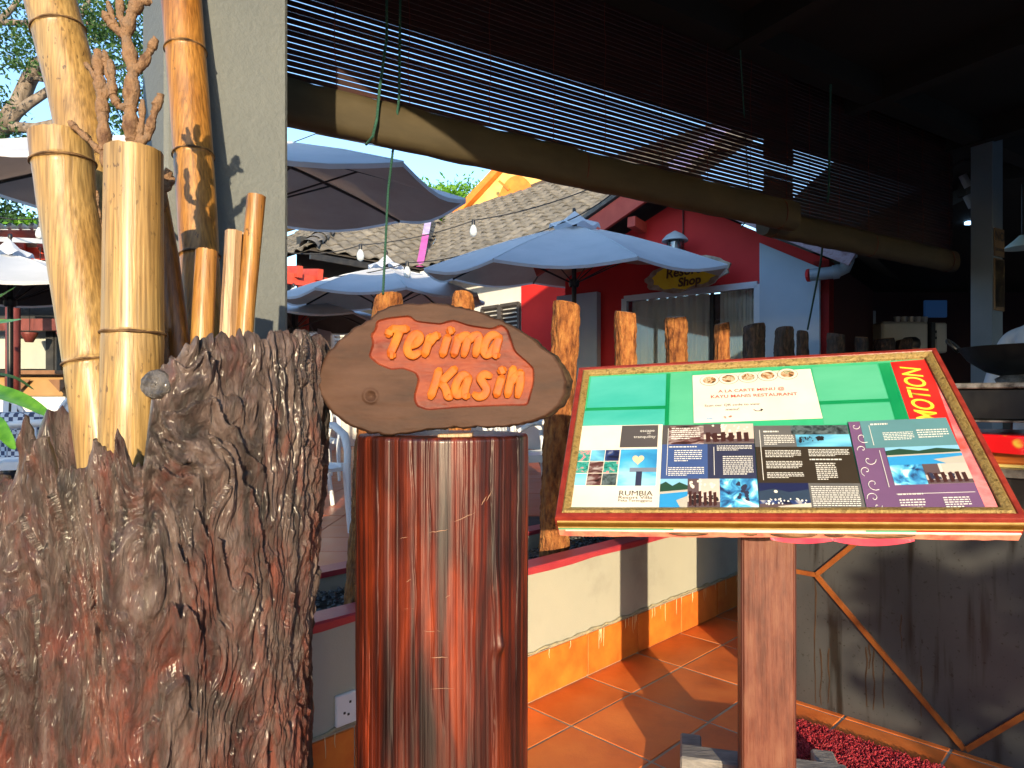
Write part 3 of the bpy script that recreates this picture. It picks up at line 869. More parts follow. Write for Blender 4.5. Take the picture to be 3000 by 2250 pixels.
# ------------------------------------------------------------------ carved plaque
PY = 1.06; K = 900 / 2133.0
def pq(cx, cy, off=0.0):
    """crop pixel of the plaque -> point on the plaque face, leaning slightly back"""
    px, py = 850 + cx * K, 850 + cy * K
    z0 = EYE + (HY - py) / F * PY
    Y = PY + (z0 - 1.25) * .08 - off
    p = at(px, py, PY); 
    return V((p.x * (Y + off) / PY, Y, p.z))
outl = [(172, 650), (185, 560), (225, 465), (330, 340), (430, 258), (528, 200), (552, 196), (560, 170), (610, 128), (700, 92), (800, 76), (950, 75), (1150, 96), (1300, 126), (1440, 188), (1550, 242), (1690, 335), (1820, 445), (1900, 540), (1930, 640),
        (1918, 720), (1870, 800), (1780, 875), (1650, 925), (1480, 950), (1300, 952), (1120, 960), (1000, 968), (850, 990), (700, 1010), (560, 995), (440, 955), (325, 890), (245, 800), (195, 720)]
def resample(poly, n, wob=0.0, seed=0):
    P = np.array(poly, float); Q = np.roll(P, -1, 0)
    seg = np.linalg.norm(Q - P, axis=1); cum = np.concatenate([[0], np.cumsum(seg)])
    t = np.linspace(0, cum[-1], n, endpoint=False)
    xs = np.interp(t, cum, np.append(P[:, 0], P[0, 0])); ys = np.interp(t, cum, np.append(P[:, 1], P[0, 1]))
    for _ in range(2):
        xs = (np.roll(xs, 1) + 2 * xs + np.roll(xs, -1)) / 4; ys = (np.roll(ys, 1) + 2 * ys + np.roll(ys, -1)) / 4
    w = vnoise(np.stack([t * .02, t * 0, t * 0 + seed], 1), seed) * wob
    c = np.array([xs.mean(), ys.mean()]); d = np.stack([xs, ys], 1) - c
    return c + d * (1 + (w / np.linalg.norm(d, axis=1)))[:, None]
panel = [(558, 300), (592, 268), (600, 205), (680, 184), (830, 168), (872, 207), (1040, 226), (1130, 197), (1240, 236), (1400, 262), (1470, 232), (1512, 270), (1560, 420), (1640, 490), (1692, 540), (1692, 640), (1650, 800), (1500, 800), (1200, 812),
         (950, 832), (875, 805), (858, 745), (890, 620), (870, 572), (780, 540), (700, 550), (610, 512), (546, 455), (575, 365)]
panel_r = resample(panel, 220)
def inside(pts, poly):
    x, y = pts[:, 0], pts[:, 1]; r = np.zeros(len(pts), bool); n = len(poly)
    for i in range(n):
        x1, y1 = poly[i]; x2, y2 = poly[(i + 1) % n]
        c = ((y1 > y) != (y2 > y)) & (x < (x2 - x1) * (y - y1) / (y2 - y1 + 1e-9) + x1)
        r ^= c
    return r
def sdist(pts, poly):
    d = np.full(len(pts), 1e9); n = len(poly)
    for i in range(n):
        a = np.array(poly[i]); b = np.array(poly[(i + 1) % n]); ab = b - a
        t = np.clip(((pts - a) @ ab) / (ab @ ab + 1e-9), 0, 1)
        d = np.minimum(d, np.linalg.norm(pts - (a + t[:, None] * ab), axis=1))
    return np.where(inside(pts, poly), -d, d)
NA, NB = 420, 150
ol = resample(outl, NA, 7, 4)
cc = np.array([1100.0, 560.0])
fr = np.linspace(0.0, 1, NB) ** .8
grid = cc + (ol[:, None, :] - cc) * fr[None, :, None]
gp = grid.reshape(-1, 2)
sd = sdist(gp, panel_r)
face_h = .0007 * fbm(np.stack([gp[:, 0] * .006 + gp[:, 1] * .003, gp[:, 1] * .022, gp[:, 0] * 0], 1), 3, 7) + .00022 * fbm(np.stack([gp[:, 0] * .03, gp[:, 1] * .05, gp[:, 0] * 0], 1), 3, 8)
face_h += .0030 * fbm(np.stack([gp[:, 0] * .002, gp[:, 1] * .003, gp[:, 0] * 0], 1), 2, 9)
rec = np.clip((-sd + 4) / 10, 0, 1)
face_h += -.0055 * rec * rec * (3 - 2 * rec)
ffr = np.tile(fr, NA); face_h -= np.clip((ffr - .965) / .035, 0, 1) ** 2 * .007
kx_, ky_ = gp[:, 0] - 560, gp[:, 1] - 735
kd_ = np.hypot(kx_, ky_)
face_h += -.006 * np.exp(-(kd_ / 26) ** 2) + .003 * np.exp(-((kd_ - 42) / 12) ** 2)
fv = np.array([pq(p[0], p[1], h)[:] for p, h in zip(gp, face_h)])
# rim going back, flaring to the right (bark)
rings = []
for q, (dep, grow) in enumerate(((.012, 1.006), (.028, 1.012), (.045, 1.004), (.058, .97))):
    o2 = cc + (ol - cc) * grow
    jit = vnoise(np.stack([np.arange(NA) * .35, np.full(NA, q * 3.1), np.zeros(NA)], 1), 77) * 7
    o2 = o2 + (ol - cc) / np.linalg.norm(ol - cc, axis=1)[:, None] * jit[:, None]
    o2[:, 0] += np.clip((ol[:, 0] - 1400) / 500, 0, 1) * dep * 1100
    rings.append(np.array([pq(p[0], p[1], -dep)[:] for p in o2]))
plq = thing('carved_plaque', 'oval brown wooden slab with carved orange Terima Kasih lettering on the round log', 'sign', (LC.x, PY + .02, LT))
idx = np.arange(NA * NB).reshape(NA, NB); a1 = np.roll(idx, -1, 0)
F4 = np.stack([idx[:, :-1], a1[:, :-1], a1[:, 1:], idx[:, 1:]], 2).reshape(-1, 4)
cen_f = gp[F4].mean(1)
ins = sdist(cen_f, panel_r) < 3
MT['plaque'] = M('plaque_brown_wood', (.035, .017, .011), (.062, .031, .020), (.085, .046, .032), ns=9, stretch=(.6, 1, 2.2), rough=.62, rough2=.78, bump=.2, bs=80, bstretch=(.35, 1, 1.2), bdist=.002, coat=0, spec=.22)
MT['panel'] = M('plaque_red_panel', (.09, .018, .011), (.18, .032, .014), (.26, .06, .022), ns=14, stretch=(.5, 1, 2), rough=.5, rough2=.65, bump=.25, bs=120, bstretch=(.3, 1, 1), bdist=.002, coat=0, spec=.25)
MT['bark'] = M('plaque_bark', (.014, .009, .006), (.045, .026, .015), (.085, .058, .03), ns=45, rough=.85, bump=.6, bs=90, bdist=.004, spec=.2)
np_mesh('slab_face', fv, F4[~ins], MT['plaque'], plq)
np_mesh('recessed_panel', fv, F4[ins], MT['panel'], plq)
rv = np.concatenate([fv.reshape(NA, NB, 3)[:, -1]] + rings); i0 = np.arange(NA)
RF = []
for q in range(4):
    RF.append(np.stack([q * NA + i0, q * NA + np.roll(i0, -1), (q + 1) * NA + np.roll(i0, -1), (q + 1) * NA + i0], 1))
rv = np.concatenate([rv, np.array([pq(cc[0], cc[1], -.058)[:]] * NA)])
RF.append(np.stack([4 * NA + i0, 4 * NA + np.roll(i0, -1), 5 * NA + np.roll(i0, -1), 5 * NA + i0], 1))
np_mesh('bark_edge', rv, np.concatenate(RF), MT['bark'], plq)
MT['letter'] = M('letter_orange_paint', (.28, .052, .004), (.40, .09, .006), (.46, .13, .010), ns=30, rough=.5, rough2=.65, bump=.3, bs=160, bdist=.0015, coat=0, spec=.25)
LET = [('T', [[(698, 262), (760, 268), (818, 262)], [(694, 268), (680, 312)], [(765, 272), (735, 350), (692, 448)], [(692, 448), (722, 450)]]),
       ('e', [[(822, 388), (868, 372), (900, 340), (895, 308), (862, 306), (828, 350), (814, 405), (828, 442), (862, 450), (900, 428)]]),
       ('r', [[(978, 308), (958, 370), (932, 452)], [(962, 372), (1000, 322), (1034, 308)]]),
       ('i', [[(1098, 312), (1078, 380), (1056, 452)], [(1096, 282), (1132, 270)]]),
       ('m', [[(1172, 312), (1156, 380), (1134, 452)], [(1160, 360), (1198, 318), (1232, 318), (1226, 370), (1204, 452)], [(1232, 355), (1272, 318), (1308, 316), (1304, 370), (1286, 452)]]),
       ('a', [[(1452, 318), (1405, 308), (1365, 345), (1345, 410), (1362, 446), (1396, 428), (1432, 370), (1456, 315)], [(1456, 315), (1436, 380), (1424, 440), (1446, 452)]]),
       ('K', [[(1036, 548), (1010, 640), (974, 748)], [(1148, 540), (1100, 590), (1044, 645)], [(1050, 640), (1082, 690), (1096, 738), (1124, 730)]]),
       ('a', [[(1240, 598), (1200, 590), (1166, 625), (1146, 685), (1158, 728), (1190, 715), (1222, 655), (1244, 598)], [(1244, 598), (1222, 665), (1212, 725), (1238, 735)]]),
       ('s', [[(1392, 596), (1350, 586), (1322, 612), (1342, 650), (1364, 690), (1346, 730), (1308, 740), (1276, 722)]]),
       ('i', [[(1472, 600), (1450, 670), (1430, 736)], [(1452, 566), (1490, 548)]]),
       ('h', [[(1552, 535), (1530, 630), (1508, 736)], [(1528, 655), (1562, 600), (1594, 592), (1598, 640), (1578, 738)], [(1600, 560), (1596, 600)]])]
def spline(pts, n=8):
    P = [np.array(p, float) for p in pts]
    if len(P) == 2: return [P[0] + (P[1] - P[0]) * k / n for k in range(n + 1)]
    out = []
    for i in range(len(P) - 1):
        p0 = P[max(i - 1, 0)]; p1 = P[i]; p2 = P[i + 1]; p3 = P[min(i + 2, len(P) - 1)]
        for k in range(n):
            t = k / n
            out.append(.5 * (2 * p1 + (p2 - p0) * t + (2 * p0 - 5 * p1 + 4 * p2 - p3) * t * t + (3 * p1 - 3 * p2 + p3 - p0) * t ** 3))
    out.append(P[-1]); return out
for ch, strokes in LET:
    mb = MB()
    for si, st in enumerate(strokes):
        S = spline(st)
        nS = len(S); P = []; rr = []
        for k, p in enumerate(S):
            e = min(k, nS - 1 - k) / max(1, nS - 1) * 2
            h = -.0028 + si * .0003
            P.append(pq(p[0], p[1], h)); rr.append(.0071 * (.72 + .28 * min(1, e * 4)))
        # rounded ends
        d0 = (P[0] - P[1]).normalized(); d1 = (P[-1] - P[-2]).normalized()
        P = [P[0] + d0 * .003] + P + [P[-1] + d1 * .003]; rr = [.0032] + rr + [.0032]
        mb.tube(P, rr, 16, flat=.80, up=(0, -1, .08), sq=.32)
    mb.build('letter', MT['letter'], plq, smooth=30)['label'] = 'carved orange letter ' + ch
# small wedge under the slab
wd = MB().box(at(1335, 1268, 1.07) + V((0, 0, -.004)), (.055, .03, .006), Matrix.Rotation(R(-2), 3, 'Y'), .001).build('wedge', MT['bam3'], plq)

# ------------------------------------------------------------------ menu stand
_s = 1.9
BLc = at(1618, 1520, 1.0 * _s); BRc = at(2978, 1525, .84575 * _s); TRc = at(2752, 1030, 1.11992 * _s); TLc = at(1712, 1086, 1.27417 * _s)
bx_ = ((BRc - BLc) + (TRc - TLc)) / 2; BW = bx_.length; bx_.normalize()
by_ = ((TLc - BLc) + (TRc - BRc)) / 2; by_ = by_ - bx_ * by_.dot(bx_); BH = by_.length; by_.normalize()
bz_ = bx_.cross(by_)
if bz_.y > 0: bz_ = -bz_
BO = (BLc + BRc + TRc + TLc) / 4 - bx_ * BW / 2 - by_ * BH / 2
def bp(a, b, h=0.0): return BO + bx_ * a + by_ * b + bz_ * h
def onb(px, py):
    """pixel -> (a, b) on the board face"""
    d = V(((px - CX) / F, 1, (HY - py) / F)); o = V((0, 0, EYE))
    t = (BO - o).dot(bz_) / d.dot(bz_); q = o + d * t - BO
    return (q.dot(bx_), q.dot(by_))
BM = Matrix((bx_, by_, bz_)).transposed()
yaw = math.atan2(bx_.y, bx_.x)
fx = V((math.cos(yaw), math.sin(yaw), 0)); fy = V((-math.sin(yaw), math.cos(yaw), 0))
FM = Matrix((fx, fy, V((0, 0, 1)))).transposed()
SP_ = V((.795, 2.075, 0))
stand = thing('menu_stand', 'wooden stand with a slanted framed menu board on a square post', 'sign stand', SP_)
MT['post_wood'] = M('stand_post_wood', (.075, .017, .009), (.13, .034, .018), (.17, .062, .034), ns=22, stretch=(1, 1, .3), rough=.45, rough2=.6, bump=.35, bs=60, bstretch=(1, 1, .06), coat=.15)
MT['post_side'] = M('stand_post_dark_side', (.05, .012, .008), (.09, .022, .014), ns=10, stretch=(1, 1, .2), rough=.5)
MT['foot'] = M('weathered_grey_wood', (.13, .125, .125), (.26, .245, .235), ns=30, stretch=(.3, 1, 1), rough=.7, bump=.4, bs=80)
bcen = BO + bx_ * BW / 2 + by_ * BH / 2
ptop = 1.13
MB().box(SP_ + V((0, 0, ptop / 2 + .05)), (.150, .15, ptop - .1), FM, .006).build('post', MT['post_wood'], stand)
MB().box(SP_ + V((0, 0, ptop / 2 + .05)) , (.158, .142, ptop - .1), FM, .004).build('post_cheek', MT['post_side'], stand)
MB().box(SP_ + fy * .10 + V((0, 0, .085)), (.52, .09, .085), FM, .006).build('foot', MT['foot'], stand)
for sx in (-1, 1):
    MB().box(SP_ + fy * .10 + fx * (.225 * sx) + V((0, 0, .034)), (.075, .5, .066), FM, .006).build('foot', MT['foot'], stand)
for sx in (-1, 1):
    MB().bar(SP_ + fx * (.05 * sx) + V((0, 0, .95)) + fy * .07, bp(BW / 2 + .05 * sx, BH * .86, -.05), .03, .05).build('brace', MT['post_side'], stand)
board = MB().box(bp(BW / 2, BH / 2, -.022), (BW - .012, BH - .012, .03), BM, .003).build('board', M('board_ply', (.30, .16, .09), (.4, .24, .14), ns=20, rough=.8), stand)
# poster on the board
MT['green'] = M('poster_green', (.016, .30, .13), (.04, .42, .21), (.025, .36, .19), ns=4, rough=.35, coat=.35)
MT['cyan'] = M('poster_turquoise', (.04, .38, .33), (.08, .46, .41), ns=6, stretch=(.4, 1, 1), rough=.3, coat=.35)
MT['lgreen'] = M('poster_light_green', (.07, .40, .24), (.10, .46, .29), ns=6, stretch=(.4, 1, 1), rough=.3, coat=.35)
MT['dgreen'] = M('poster_dark_green', (.004, .22, .08), (.012, .27, .10), ns=6, rough=.3, coat=.35)
MT['red'] = M('poster_red', (.55, .012, .012), (.62, .03, .028), ns=5, rough=.3, coat=.35)
MT['pink'] = M('poster_faded_pink', (.70, .10, .12), (.78, .24, .26), (.74, .08, .07), ns=9, rough=.4, coat=.3)
MT['cream'] = M('paper_cream', (.70, .64, .56), (.76, .72, .65), ns=6, rough=.4, coat=.3)
MT['ink'] = M('ink_black', (.015, .015, .02), rough=.5)
MT['inkred'] = M('ink_salmon', (.66, .09, .075), rough=.5)
MT['inkw'] = M('ink_white', (.66, .66, .64), rough=.45)
MT['inky'] = M('ink_yellow', (.80, .70, .08), (.82, .62, .03), ns=20, rough=.4)
def bilin(q, s, t):
    a, b, c, d = q      # TL, TR, BR, BL in board coordinates, t goes down
    x = (a[0] * (1 - s) + b[0] * s) * (1 - t) + (d[0] * (1 - s) + c[0] * s) * t
    y = (a[1] * (1 - s) + b[1] * s) * (1 - t) + (d[1] * (1 - s) + c[1] * s) * t
    return x, y
def sheet(name, q, h, mat, parent, r=(0, 0, 1, 1), th=.0006, wav=0.0):
    mb = MB(); nx = 14 if wav else 2; ny = 10 if wav else 2
    vs = []
    for j in range(ny):
        for i in range(nx):
            s = r[0] + (r[2] - r[0]) * i / (nx - 1); t = r[1] + (r[3] - r[1]) * j / (ny - 1)
            x, y = bilin(q, s, t)
            w = wav * (math.sin(i * 1.3 + j * .9) + math.sin(j * 1.7 - i * .4)) * .5
            vs.append(bp(x, y, h + w + (abs(wav))))
    fs = [(j * nx + i, j * nx + i + 1, (j + 1) * nx + i + 1, (j + 1) * nx + i) for j in range(ny - 1) for i in range(nx - 1)]
    mb.add(vs, fs)
    o = mb.build(name, mat, parent, smooth=bool(wav))
    return o
inner = [onb(1716, 1096), onb(2736, 1048), onb(2935, 1516), onb(1641, 1512)]
poster = sheet('poster', inner, .001, MT['green'], board)
poster['label'] = 'green and red poster with older panels under the leaflets'
def pxq(*p): return [onb(*k) for k in p]
full = (0, 0, 1, 1)
sheet('panel_print', pxq((1732, 1106), (1952, 1097), (1949, 1189), (1719, 1196)), .0016, MT['cyan'], board)
sheet('panel_print', pxq((1714, 1204), (1948, 1199), (1946, 1262), (1702, 1266)), .0016, MT['cyan'], board)
sheet('panel_print', pxq((1965, 1095), (2028, 1092), (2034, 1260), (1960, 1262)), .0016, MT['lgreen'], board)
sheet('panel_print', pxq((2378, 1077), (2569, 1068), (2602, 1168), (2398, 1176)), .0016, MT['lgreen'], board)
sheet('panel_print', pxq((2404, 1187), (2606, 1180), (2622, 1238), (2414, 1244)), .0016, MT['lgreen'], board)
sheet('stripe_print', pxq((2573, 1066), (2606, 1064), (2666, 1240), (2626, 1242)), .0016, MT['dgreen'], board)
sheet('stripe_print', pxq((1953, 1096), (1964, 1095), (1958, 1262), (1947, 1262)), .0020, MT['dgreen'], board)
sheet('stripe_print', pxq((1718, 1196), (1949, 1190), (1949, 1199), (1714, 1205)), .0020, MT['dgreen'], board)
sheet('stripe_print', pxq((2398, 1177), (2603, 1169), (2606, 1178), (2402, 1187)), .0020, MT['dgreen'], board)
sheet('red_panel', pxq((2608, 1062), (2732, 1052), (2932, 1512), (2760, 1514)), .0018, MT['red'], board)
sheet('pink_margin', pxq((2716, 1054), (2734, 1051), (2934, 1513), (2884, 1513)), .0024, MT['pink'], board)
# text helper
def text_mesh(txt, size, shear=0.0, offset=0.0, space=1.0, align='CENTER'):
    cu = bpy.data.curves.new('txt', 'FONT'); cu.body = txt; cu.size = size; cu.shear = shear; cu.offset = offset
    cu.space_character = space; cu.align_x = align; cu.align_y = 'CENTER'; cu.resolution_u = 4
    ob = bpy.data.objects.new('txt', cu); C.objects.link(ob)
    dg = bpy.context.evaluated_depsgraph_get()
    me = bpy.data.meshes.new_from_object(ob.evaluated_get(dg))
    bpy.data.objects.remove(ob); bpy.data.curves.remove(cu)
    me.materials.clear()
    return me
def put_text(name, txt, size, origin, ax, ay, mat, parent, **kw):
    me = text_mesh(txt, size, **kw)
    org = ORG.get(parent.name, V((0, 0, 0)))
    for v in me.vertices: v.co = origin + ax * v.co.x + ay * v.co.y - org
    me.update()
    return link_mesh(name, me, mat, parent)
def btext(txt, px0, px1, h, mat, parent, name='lettering', sz=1.0, **kw):
    """text between two pixels of its middle line"""
    a0 = V((*onb(*px0), 0)); a1 = V((*onb(*px1), 0)); d = a1 - a0
    me = text_mesh(txt, 1.0, **kw)
    xs = [v.co.x for v in me.vertices]; w = max(xs) - min(xs); cx_ = (max(xs) + min(xs)) / 2
    s = d.length / w; d.normalize(); e = V((-d.y, d.x, 0)); mid = (a0 + a1) / 2
    org = ORG[parent.name]
    for v in me.vertices:
        q = mid + d * ((v.co.x - cx_) * s) + e * (v.co.y * s * sz)
        v.co = bp(q.x, q.y, h) - org
    me.update()
    return link_mesh(name, me, mat, parent)
btext('PROMOTION', (2754, 1326), (2668, 1076), .0030, MT['inky'], board, 'promotion_lettering', shear=.25, offset=.012, sz=1.25)
# leaflets -------------------------------------------------------------------
def dashes(q, rects, h, mat, parent, name='text_lines', rowh=.035, seed=1):
    rr = random.Random(seed); mb = MB()
    for (s0, t0, s1, t1, n) in rects:
        for k in range(n):
            t = t0 + (t1 - t0) * (k + .5) / n
            s = s0; end = s1 if k < n - 1 else s0 + (s1 - s0) * rr.uniform(.4, .9)
            hh = (t1 - t0) / n * .46
            while s < end - .004:
                w = rr.uniform(.012, .04); e = min(s + w, end)
                P = [bp(*bilin(q, s, t - hh / 2), h), bp(*bilin(q, e, t - hh / 2), h), bp(*bilin(q, e, t + hh / 2), h), bp(*bilin(q, s, t + hh / 2), h)]
                mb.quad(*P); s = e + .007
    o = mb.build(name, mat, parent); o['kind'] = 'stuff'
    return o
def photo_mat(name, cols, ns=18, stretch=(1, 1, 1)):
    m, nt, b = new_mat(name); N, L = nt.nodes, nt.links
    tc = N.new('ShaderNodeTexCoord')
    mp = N.new('ShaderNodeMapping'); mp.inputs['Scale'].default_value = stretch; L.new(tc.outputs['Object'], mp.inputs[0])
    n = N.new('ShaderNodeTexNoise'); n.inputs['Scale'].default_value = ns; n.inputs['Detail'].default_value = 5; n.inputs['Distortion'].default_value = .8
    L.new(mp.outputs[0], n.inputs[0])
    cr = N.new('ShaderNodeValToRGB'); cr.color_ramp.interpolation = 'LINEAR'
    k = len(cols)
    cr.color_ramp.elements[0].position = .34; cr.color_ramp.elements[0].color = rgba(cols[0])
    cr.color_ramp.elements[1].position = .66; cr.color_ramp.elements[1].color = rgba(cols[-1])
    for i in range(1, k - 1):
        e = cr.color_ramp.elements.new(.34 + .32 * i / (k - 1)); e.color = rgba(cols[i])
    L.new(n.outputs[0], cr.inputs[0]); L.new(cr.outputs[0], b.inputs['Base Color'])
    b.inputs['Roughness'].default_value = .3; b.inputs['Coat Weight'].default_value = .3
    return m
pm = {
    'pool': photo_mat('photo_pool', [(.02, .05, .03), (.02, .25, .50), (.05, .45, .75), (.5, .65, .7)], 30),
    'hall': photo_mat('photo_hall', [(.02, .015, .02), (.12, .07, .08), (.55, .5, .5), (.7, .66, .64)], 30),
    'blue': photo_mat('photo_blue', [(.02, .03, .1), (.04, .22, .5), (.12, .5, .75), (.6, .7, .75)], 26),
    'lily': photo_mat('photo_lily', [(.01, .08, .06), (.03, .28, .25), (.05, .35, .3), (.75, .2, .25)], 60),
    'dusk': photo_mat('photo_dusk', [(.01, .012, .03), (.02, .03, .10), (.03, .06, .2), (.35, .35, .4)], 24),
    'sea': photo_mat('photo_sea', [(.05, .2, .35), (.15, .5, .75), (.25, .6, .8)], 14, (.3, 1, 1)),
    'hill': photo_mat('photo_hill', [(.015, .02, .025), (.06, .09, .1), (.12, .16, .18)], 60),
    'wave': photo_mat('photo_wood', [(.02, .012, .012), (.12, .05, .05), (.4, .35, .35)], 60, (.3, 1, 1)),
    'heart': photo_mat('photo_heart_sky', [(.03, .22, .5), (.06, .4, .72), (.3, .6, .78)], 9, (.3, 1, 1)),
}
flat = lambda n, c: M(n, c, tuple(min(1, k * 1.12) for k in c), ns=8, rough=.35, coat=.3)
c_grey, c_blue, c_navy, c_brown, c_stone, c_purple, c_teal = (flat(n, c) for n, c in (
    ('print_grey', (.075, .07, .075)), ('print_blue', (.045, .085, .24)), ('print_navy', (.03, .035, .075)), ('print_brown', (.035, .027, .02)),
    ('print_stone', (.11, .11, .115)), ('print_purple', (.14, .075, .17)), ('print_teal', (.09, .22, .26))))
# first leaflet: cover with nine small photos
qA = pxq((1699, 1251), (1942, 1246), (1931, 1490), (1654, 1488))
A = sheet('leaflet', qA, .004, MT['cream'], board); A['label'] = 'cream leaflet cover with nine small photos and the word Rumbia'
sheet('grey_block', qA, .0048, c_grey, A, (.52, .01, .95, .30))
btext('escape', (1876, 1266), (1918, 1265), .0056, MT['inkw'], A)
btext('to', (1896, 1273), (1906, 1273), .0056, MT['inkw'], A)
btext('tranquility', (1857, 1284), (1921, 1283), .0056, MT['inkw'], A)
order = ['lily', 'sea', 'dusk', 'lily', 'wave', 'lily', 'sea', 'wave', 'hill']
for k in range(9):
    i, j = k % 3, k // 3
    s0 = .03 + i * .168; t0 = .33 + j * .145
    sheet('photo_print', qA, .0048, pm[order[k]], A, (s0, t0, s0 + .160, t0 + .138))
sheet('photo_print', qA, .0048, pm['heart'], A, (.54, .325, .955, .765))
# the photo's pier and heart shaped cloud
mb = MB(); hq = []
for k in range(28):
    a = k / 28 * 2 * math.pi
    hx = 16 * math.sin(a) ** 3; hy = 13 * math.cos(a) - 5 * math.cos(2 * a) - 2 * math.cos(3 * a) - math.cos(4 * a)
    hq.append(bp(*bilin(qA, .745 + hx * .0042, .455 - hy * .0042), .0054))
mb.add(hq, [tuple(range(28))]); mb.build('heart_print', flat('print_sand', (.62, .5, .35)), A)
sheet('pier_print', qA, .0054, c_navy, A, (.735, .6, .80, .765)); sheet('pier_print', qA, .0052, flat('print_slate', (.16, .2, .28)), A, (.66, .555, .955, .605))
btext('RUMBIA', (1815, 1449), (1913, 1450), .0056, MT['ink'], A)
btext('Resort Villa', (1813, 1461), (1911, 1462), .0056, MT['ink'], A, sz=.8)
btext('Paka Terengganu', (1812, 1470), (1910, 1471), .0056, MT['ink'], A, sz=.9)
# second leaflet
qB = pxq((1943, 1248), (2206, 1244), (2224, 1492), (1931, 1491))
Bq = sheet('leaflet', qB, .0036, c_grey, board); Bq['label'] = 'dark blue leaflet with text columns and photos of dining rooms'
sheet('photo_print', qB, .0044, pm['wave'], Bq, (.07, .02, .46, .26)); sheet('photo_print', qB, .0044, pm['hall'], Bq, (.46, .0, 1, .25))
sheet('blue_block', qB, .0044, c_blue, Bq, (0, .26, .5, .68)); sheet('navy_block', qB, .0042, c_navy, Bq, (.5, .26, 1, .68))
sheet('photo_print', qB, .0044, pm['pool'], Bq, (0, .68, .29, 1)); sheet('photo_print', qB, .0044, pm['hall'], Bq, (.29, .68, .62, 1)); sheet('photo_print', qB, .0046, pm['blue'], Bq, (.62, .68, 1, 1))
dashes(qB, [(.10, .04, .42, .20, 6), (.08, .28, .44, .31, 1), (.14, .33, .44, .48, 6), (.08, .54, .46, .65, 5), (.60, .28, .97, .35, 4), (.66, .41, .97, .64, 10)], .0052, MT['inkw'], Bq, seed=2)
for s, t0, t1 in ((.06, .05, .64), (.565, .3, .64)):
    sheet('rule_print', qB, .0052, MT['inkw'], Bq, (s, t0, s + .006, t1))
def shapes(q, r, items, h, parent):
    for k, (poly, mat) in enumerate(items):
        P = [bp(*bilin(q, r[0] + (r[2] - r[0]) * x, r[1] + (r[3] - r[1]) * y), h + k * .00012) for x, y in poly]
        MB().add(P, [tuple(range(len(P)))]).build('photo_shape', mat, parent)
def box4(x0, y0, x1, y1): return [(x0, y0), (x1, y0), (x1, y1), (x0, y1)]
pc1 = {k: flat('ink_' + k, c) for k, c in dict(sky=(.20, .45, .66), tree=(.02, .06, .04), pool=(.03, .26, .58), deck=(.42, .40, .36), wall=(.50, .44, .40), table=(.05, .02, .02), cloth=(.58, .56, .52), hill=(.03, .05, .09), night=(.015, .02, .07), sand=(.50, .47, .42), sea=(.06, .30, .46), dim=(.10, .07, .08)).items()}
def pool_pic(q, r, h, par):
    shapes(q, r, [(box4(0, 0, 1, .35), pc1['sky']), ([(0, .2), (.2, .1), (.45, .25), (.7, .12), (1, .24), (1, .48), (0, .48)], pc1['tree']), ([(.0, .5), (1, .42), (1, 1), (0, 1)], pc1['pool']), ([(0, .46), (1, .38), (1, .45), (0, .54)], pc1['deck']), ([(.6, .75), (1, .6), (1, 1), (.75, 1)], pc1['deck'])], h, par)
def dine_pic(q, r, h, par):
    shapes(q, r, [(box4(0, 0, 1, 1), pc1['wall']), (box4(.0, .0, .35, .55), pc1['dim']), (box4(.36, .0, .42, .6), pc1['cloth']), (box4(0, .8, 1, 1), pc1['dim']), ([(.2, .55), (.75, .52), (.8, .6), (.15, .63)], pc1['cloth'])] +
           [([(x, .45 + .04 * (k % 2)), (x + .09, .43 + .04 * (k % 2)), (x + .10, .92), (x + .01, .95)], pc1['table']) for k, x in enumerate((.04, .18, .34, .50, .66, .80))], h, par)
def dusk_pic(q, r, h, par):
    shapes(q, r, [(box4(0, 0, 1, .55), pc1['night']), ([(0, .3), (.3, .2), (.6, .32), (1, .22), (1, .6), (0, .6)], pc1['hill']), (box4(0, .72, 1, 1), pc1['dim']), ([(.35, .8), (1, .68), (1, .85), (.6, .95)], pc1['sand'])], h, par)
pool_pic(qB, (0, .68, .29, 1), .0047, Bq); dine_pic(qB, (.29, .68, .62, 1), .0047, Bq); dine_pic(qB, (.46, 0, 1, .25), .0047, Bq)
# dark chairs drawn on the dining photos
def blobs(q, rects, h, mat, parent, name, seed=3, n=24, sz=.02):
    rr = random.Random(seed); mb = MB()
    for (s0, t0, s1, t1) in rects:
        for k in range(n):
            s, t = rr.uniform(s0, s1), rr.uniform(t0, t1); r = rr.uniform(.4, 1) * sz; m = rr.randint(5, 8)
            hh = h + rr.uniform(0, .0004)
            P = [bp(*bilin(q, s + r * math.cos(a * 6.283 / m) * rr.uniform(.6, 1.2), t + r * math.sin(a * 6.283 / m) * rr.uniform(.6, 1.3)), hh) for a in range(m)]
            mb.add(P, [tuple(range(m))])
    o = mb.build(name, mat, parent); o['kind'] = 'stuff'; return o
blobs(qB, [(.48, .14, .80, .22)], .0050, flat('print_chair', (.05, .02, .022)), Bq, 'chair_print', 4, 22, .03)
blobs(qB, [(.30, .86, .60, .98)], .0050, MT['ink'], Bq, 'chair_print', 5, 26, .028)
blobs(qB, [(.80, .72, .92, .95)], .0052, c_navy, Bq, 'chair_print', 6, 10, .035)
blobs(qB, [(.31, .70, .58, .78), (.55, .02, .95, .1)], .0050, MT['cream'], Bq, 'light_print', 7, 14, .022)
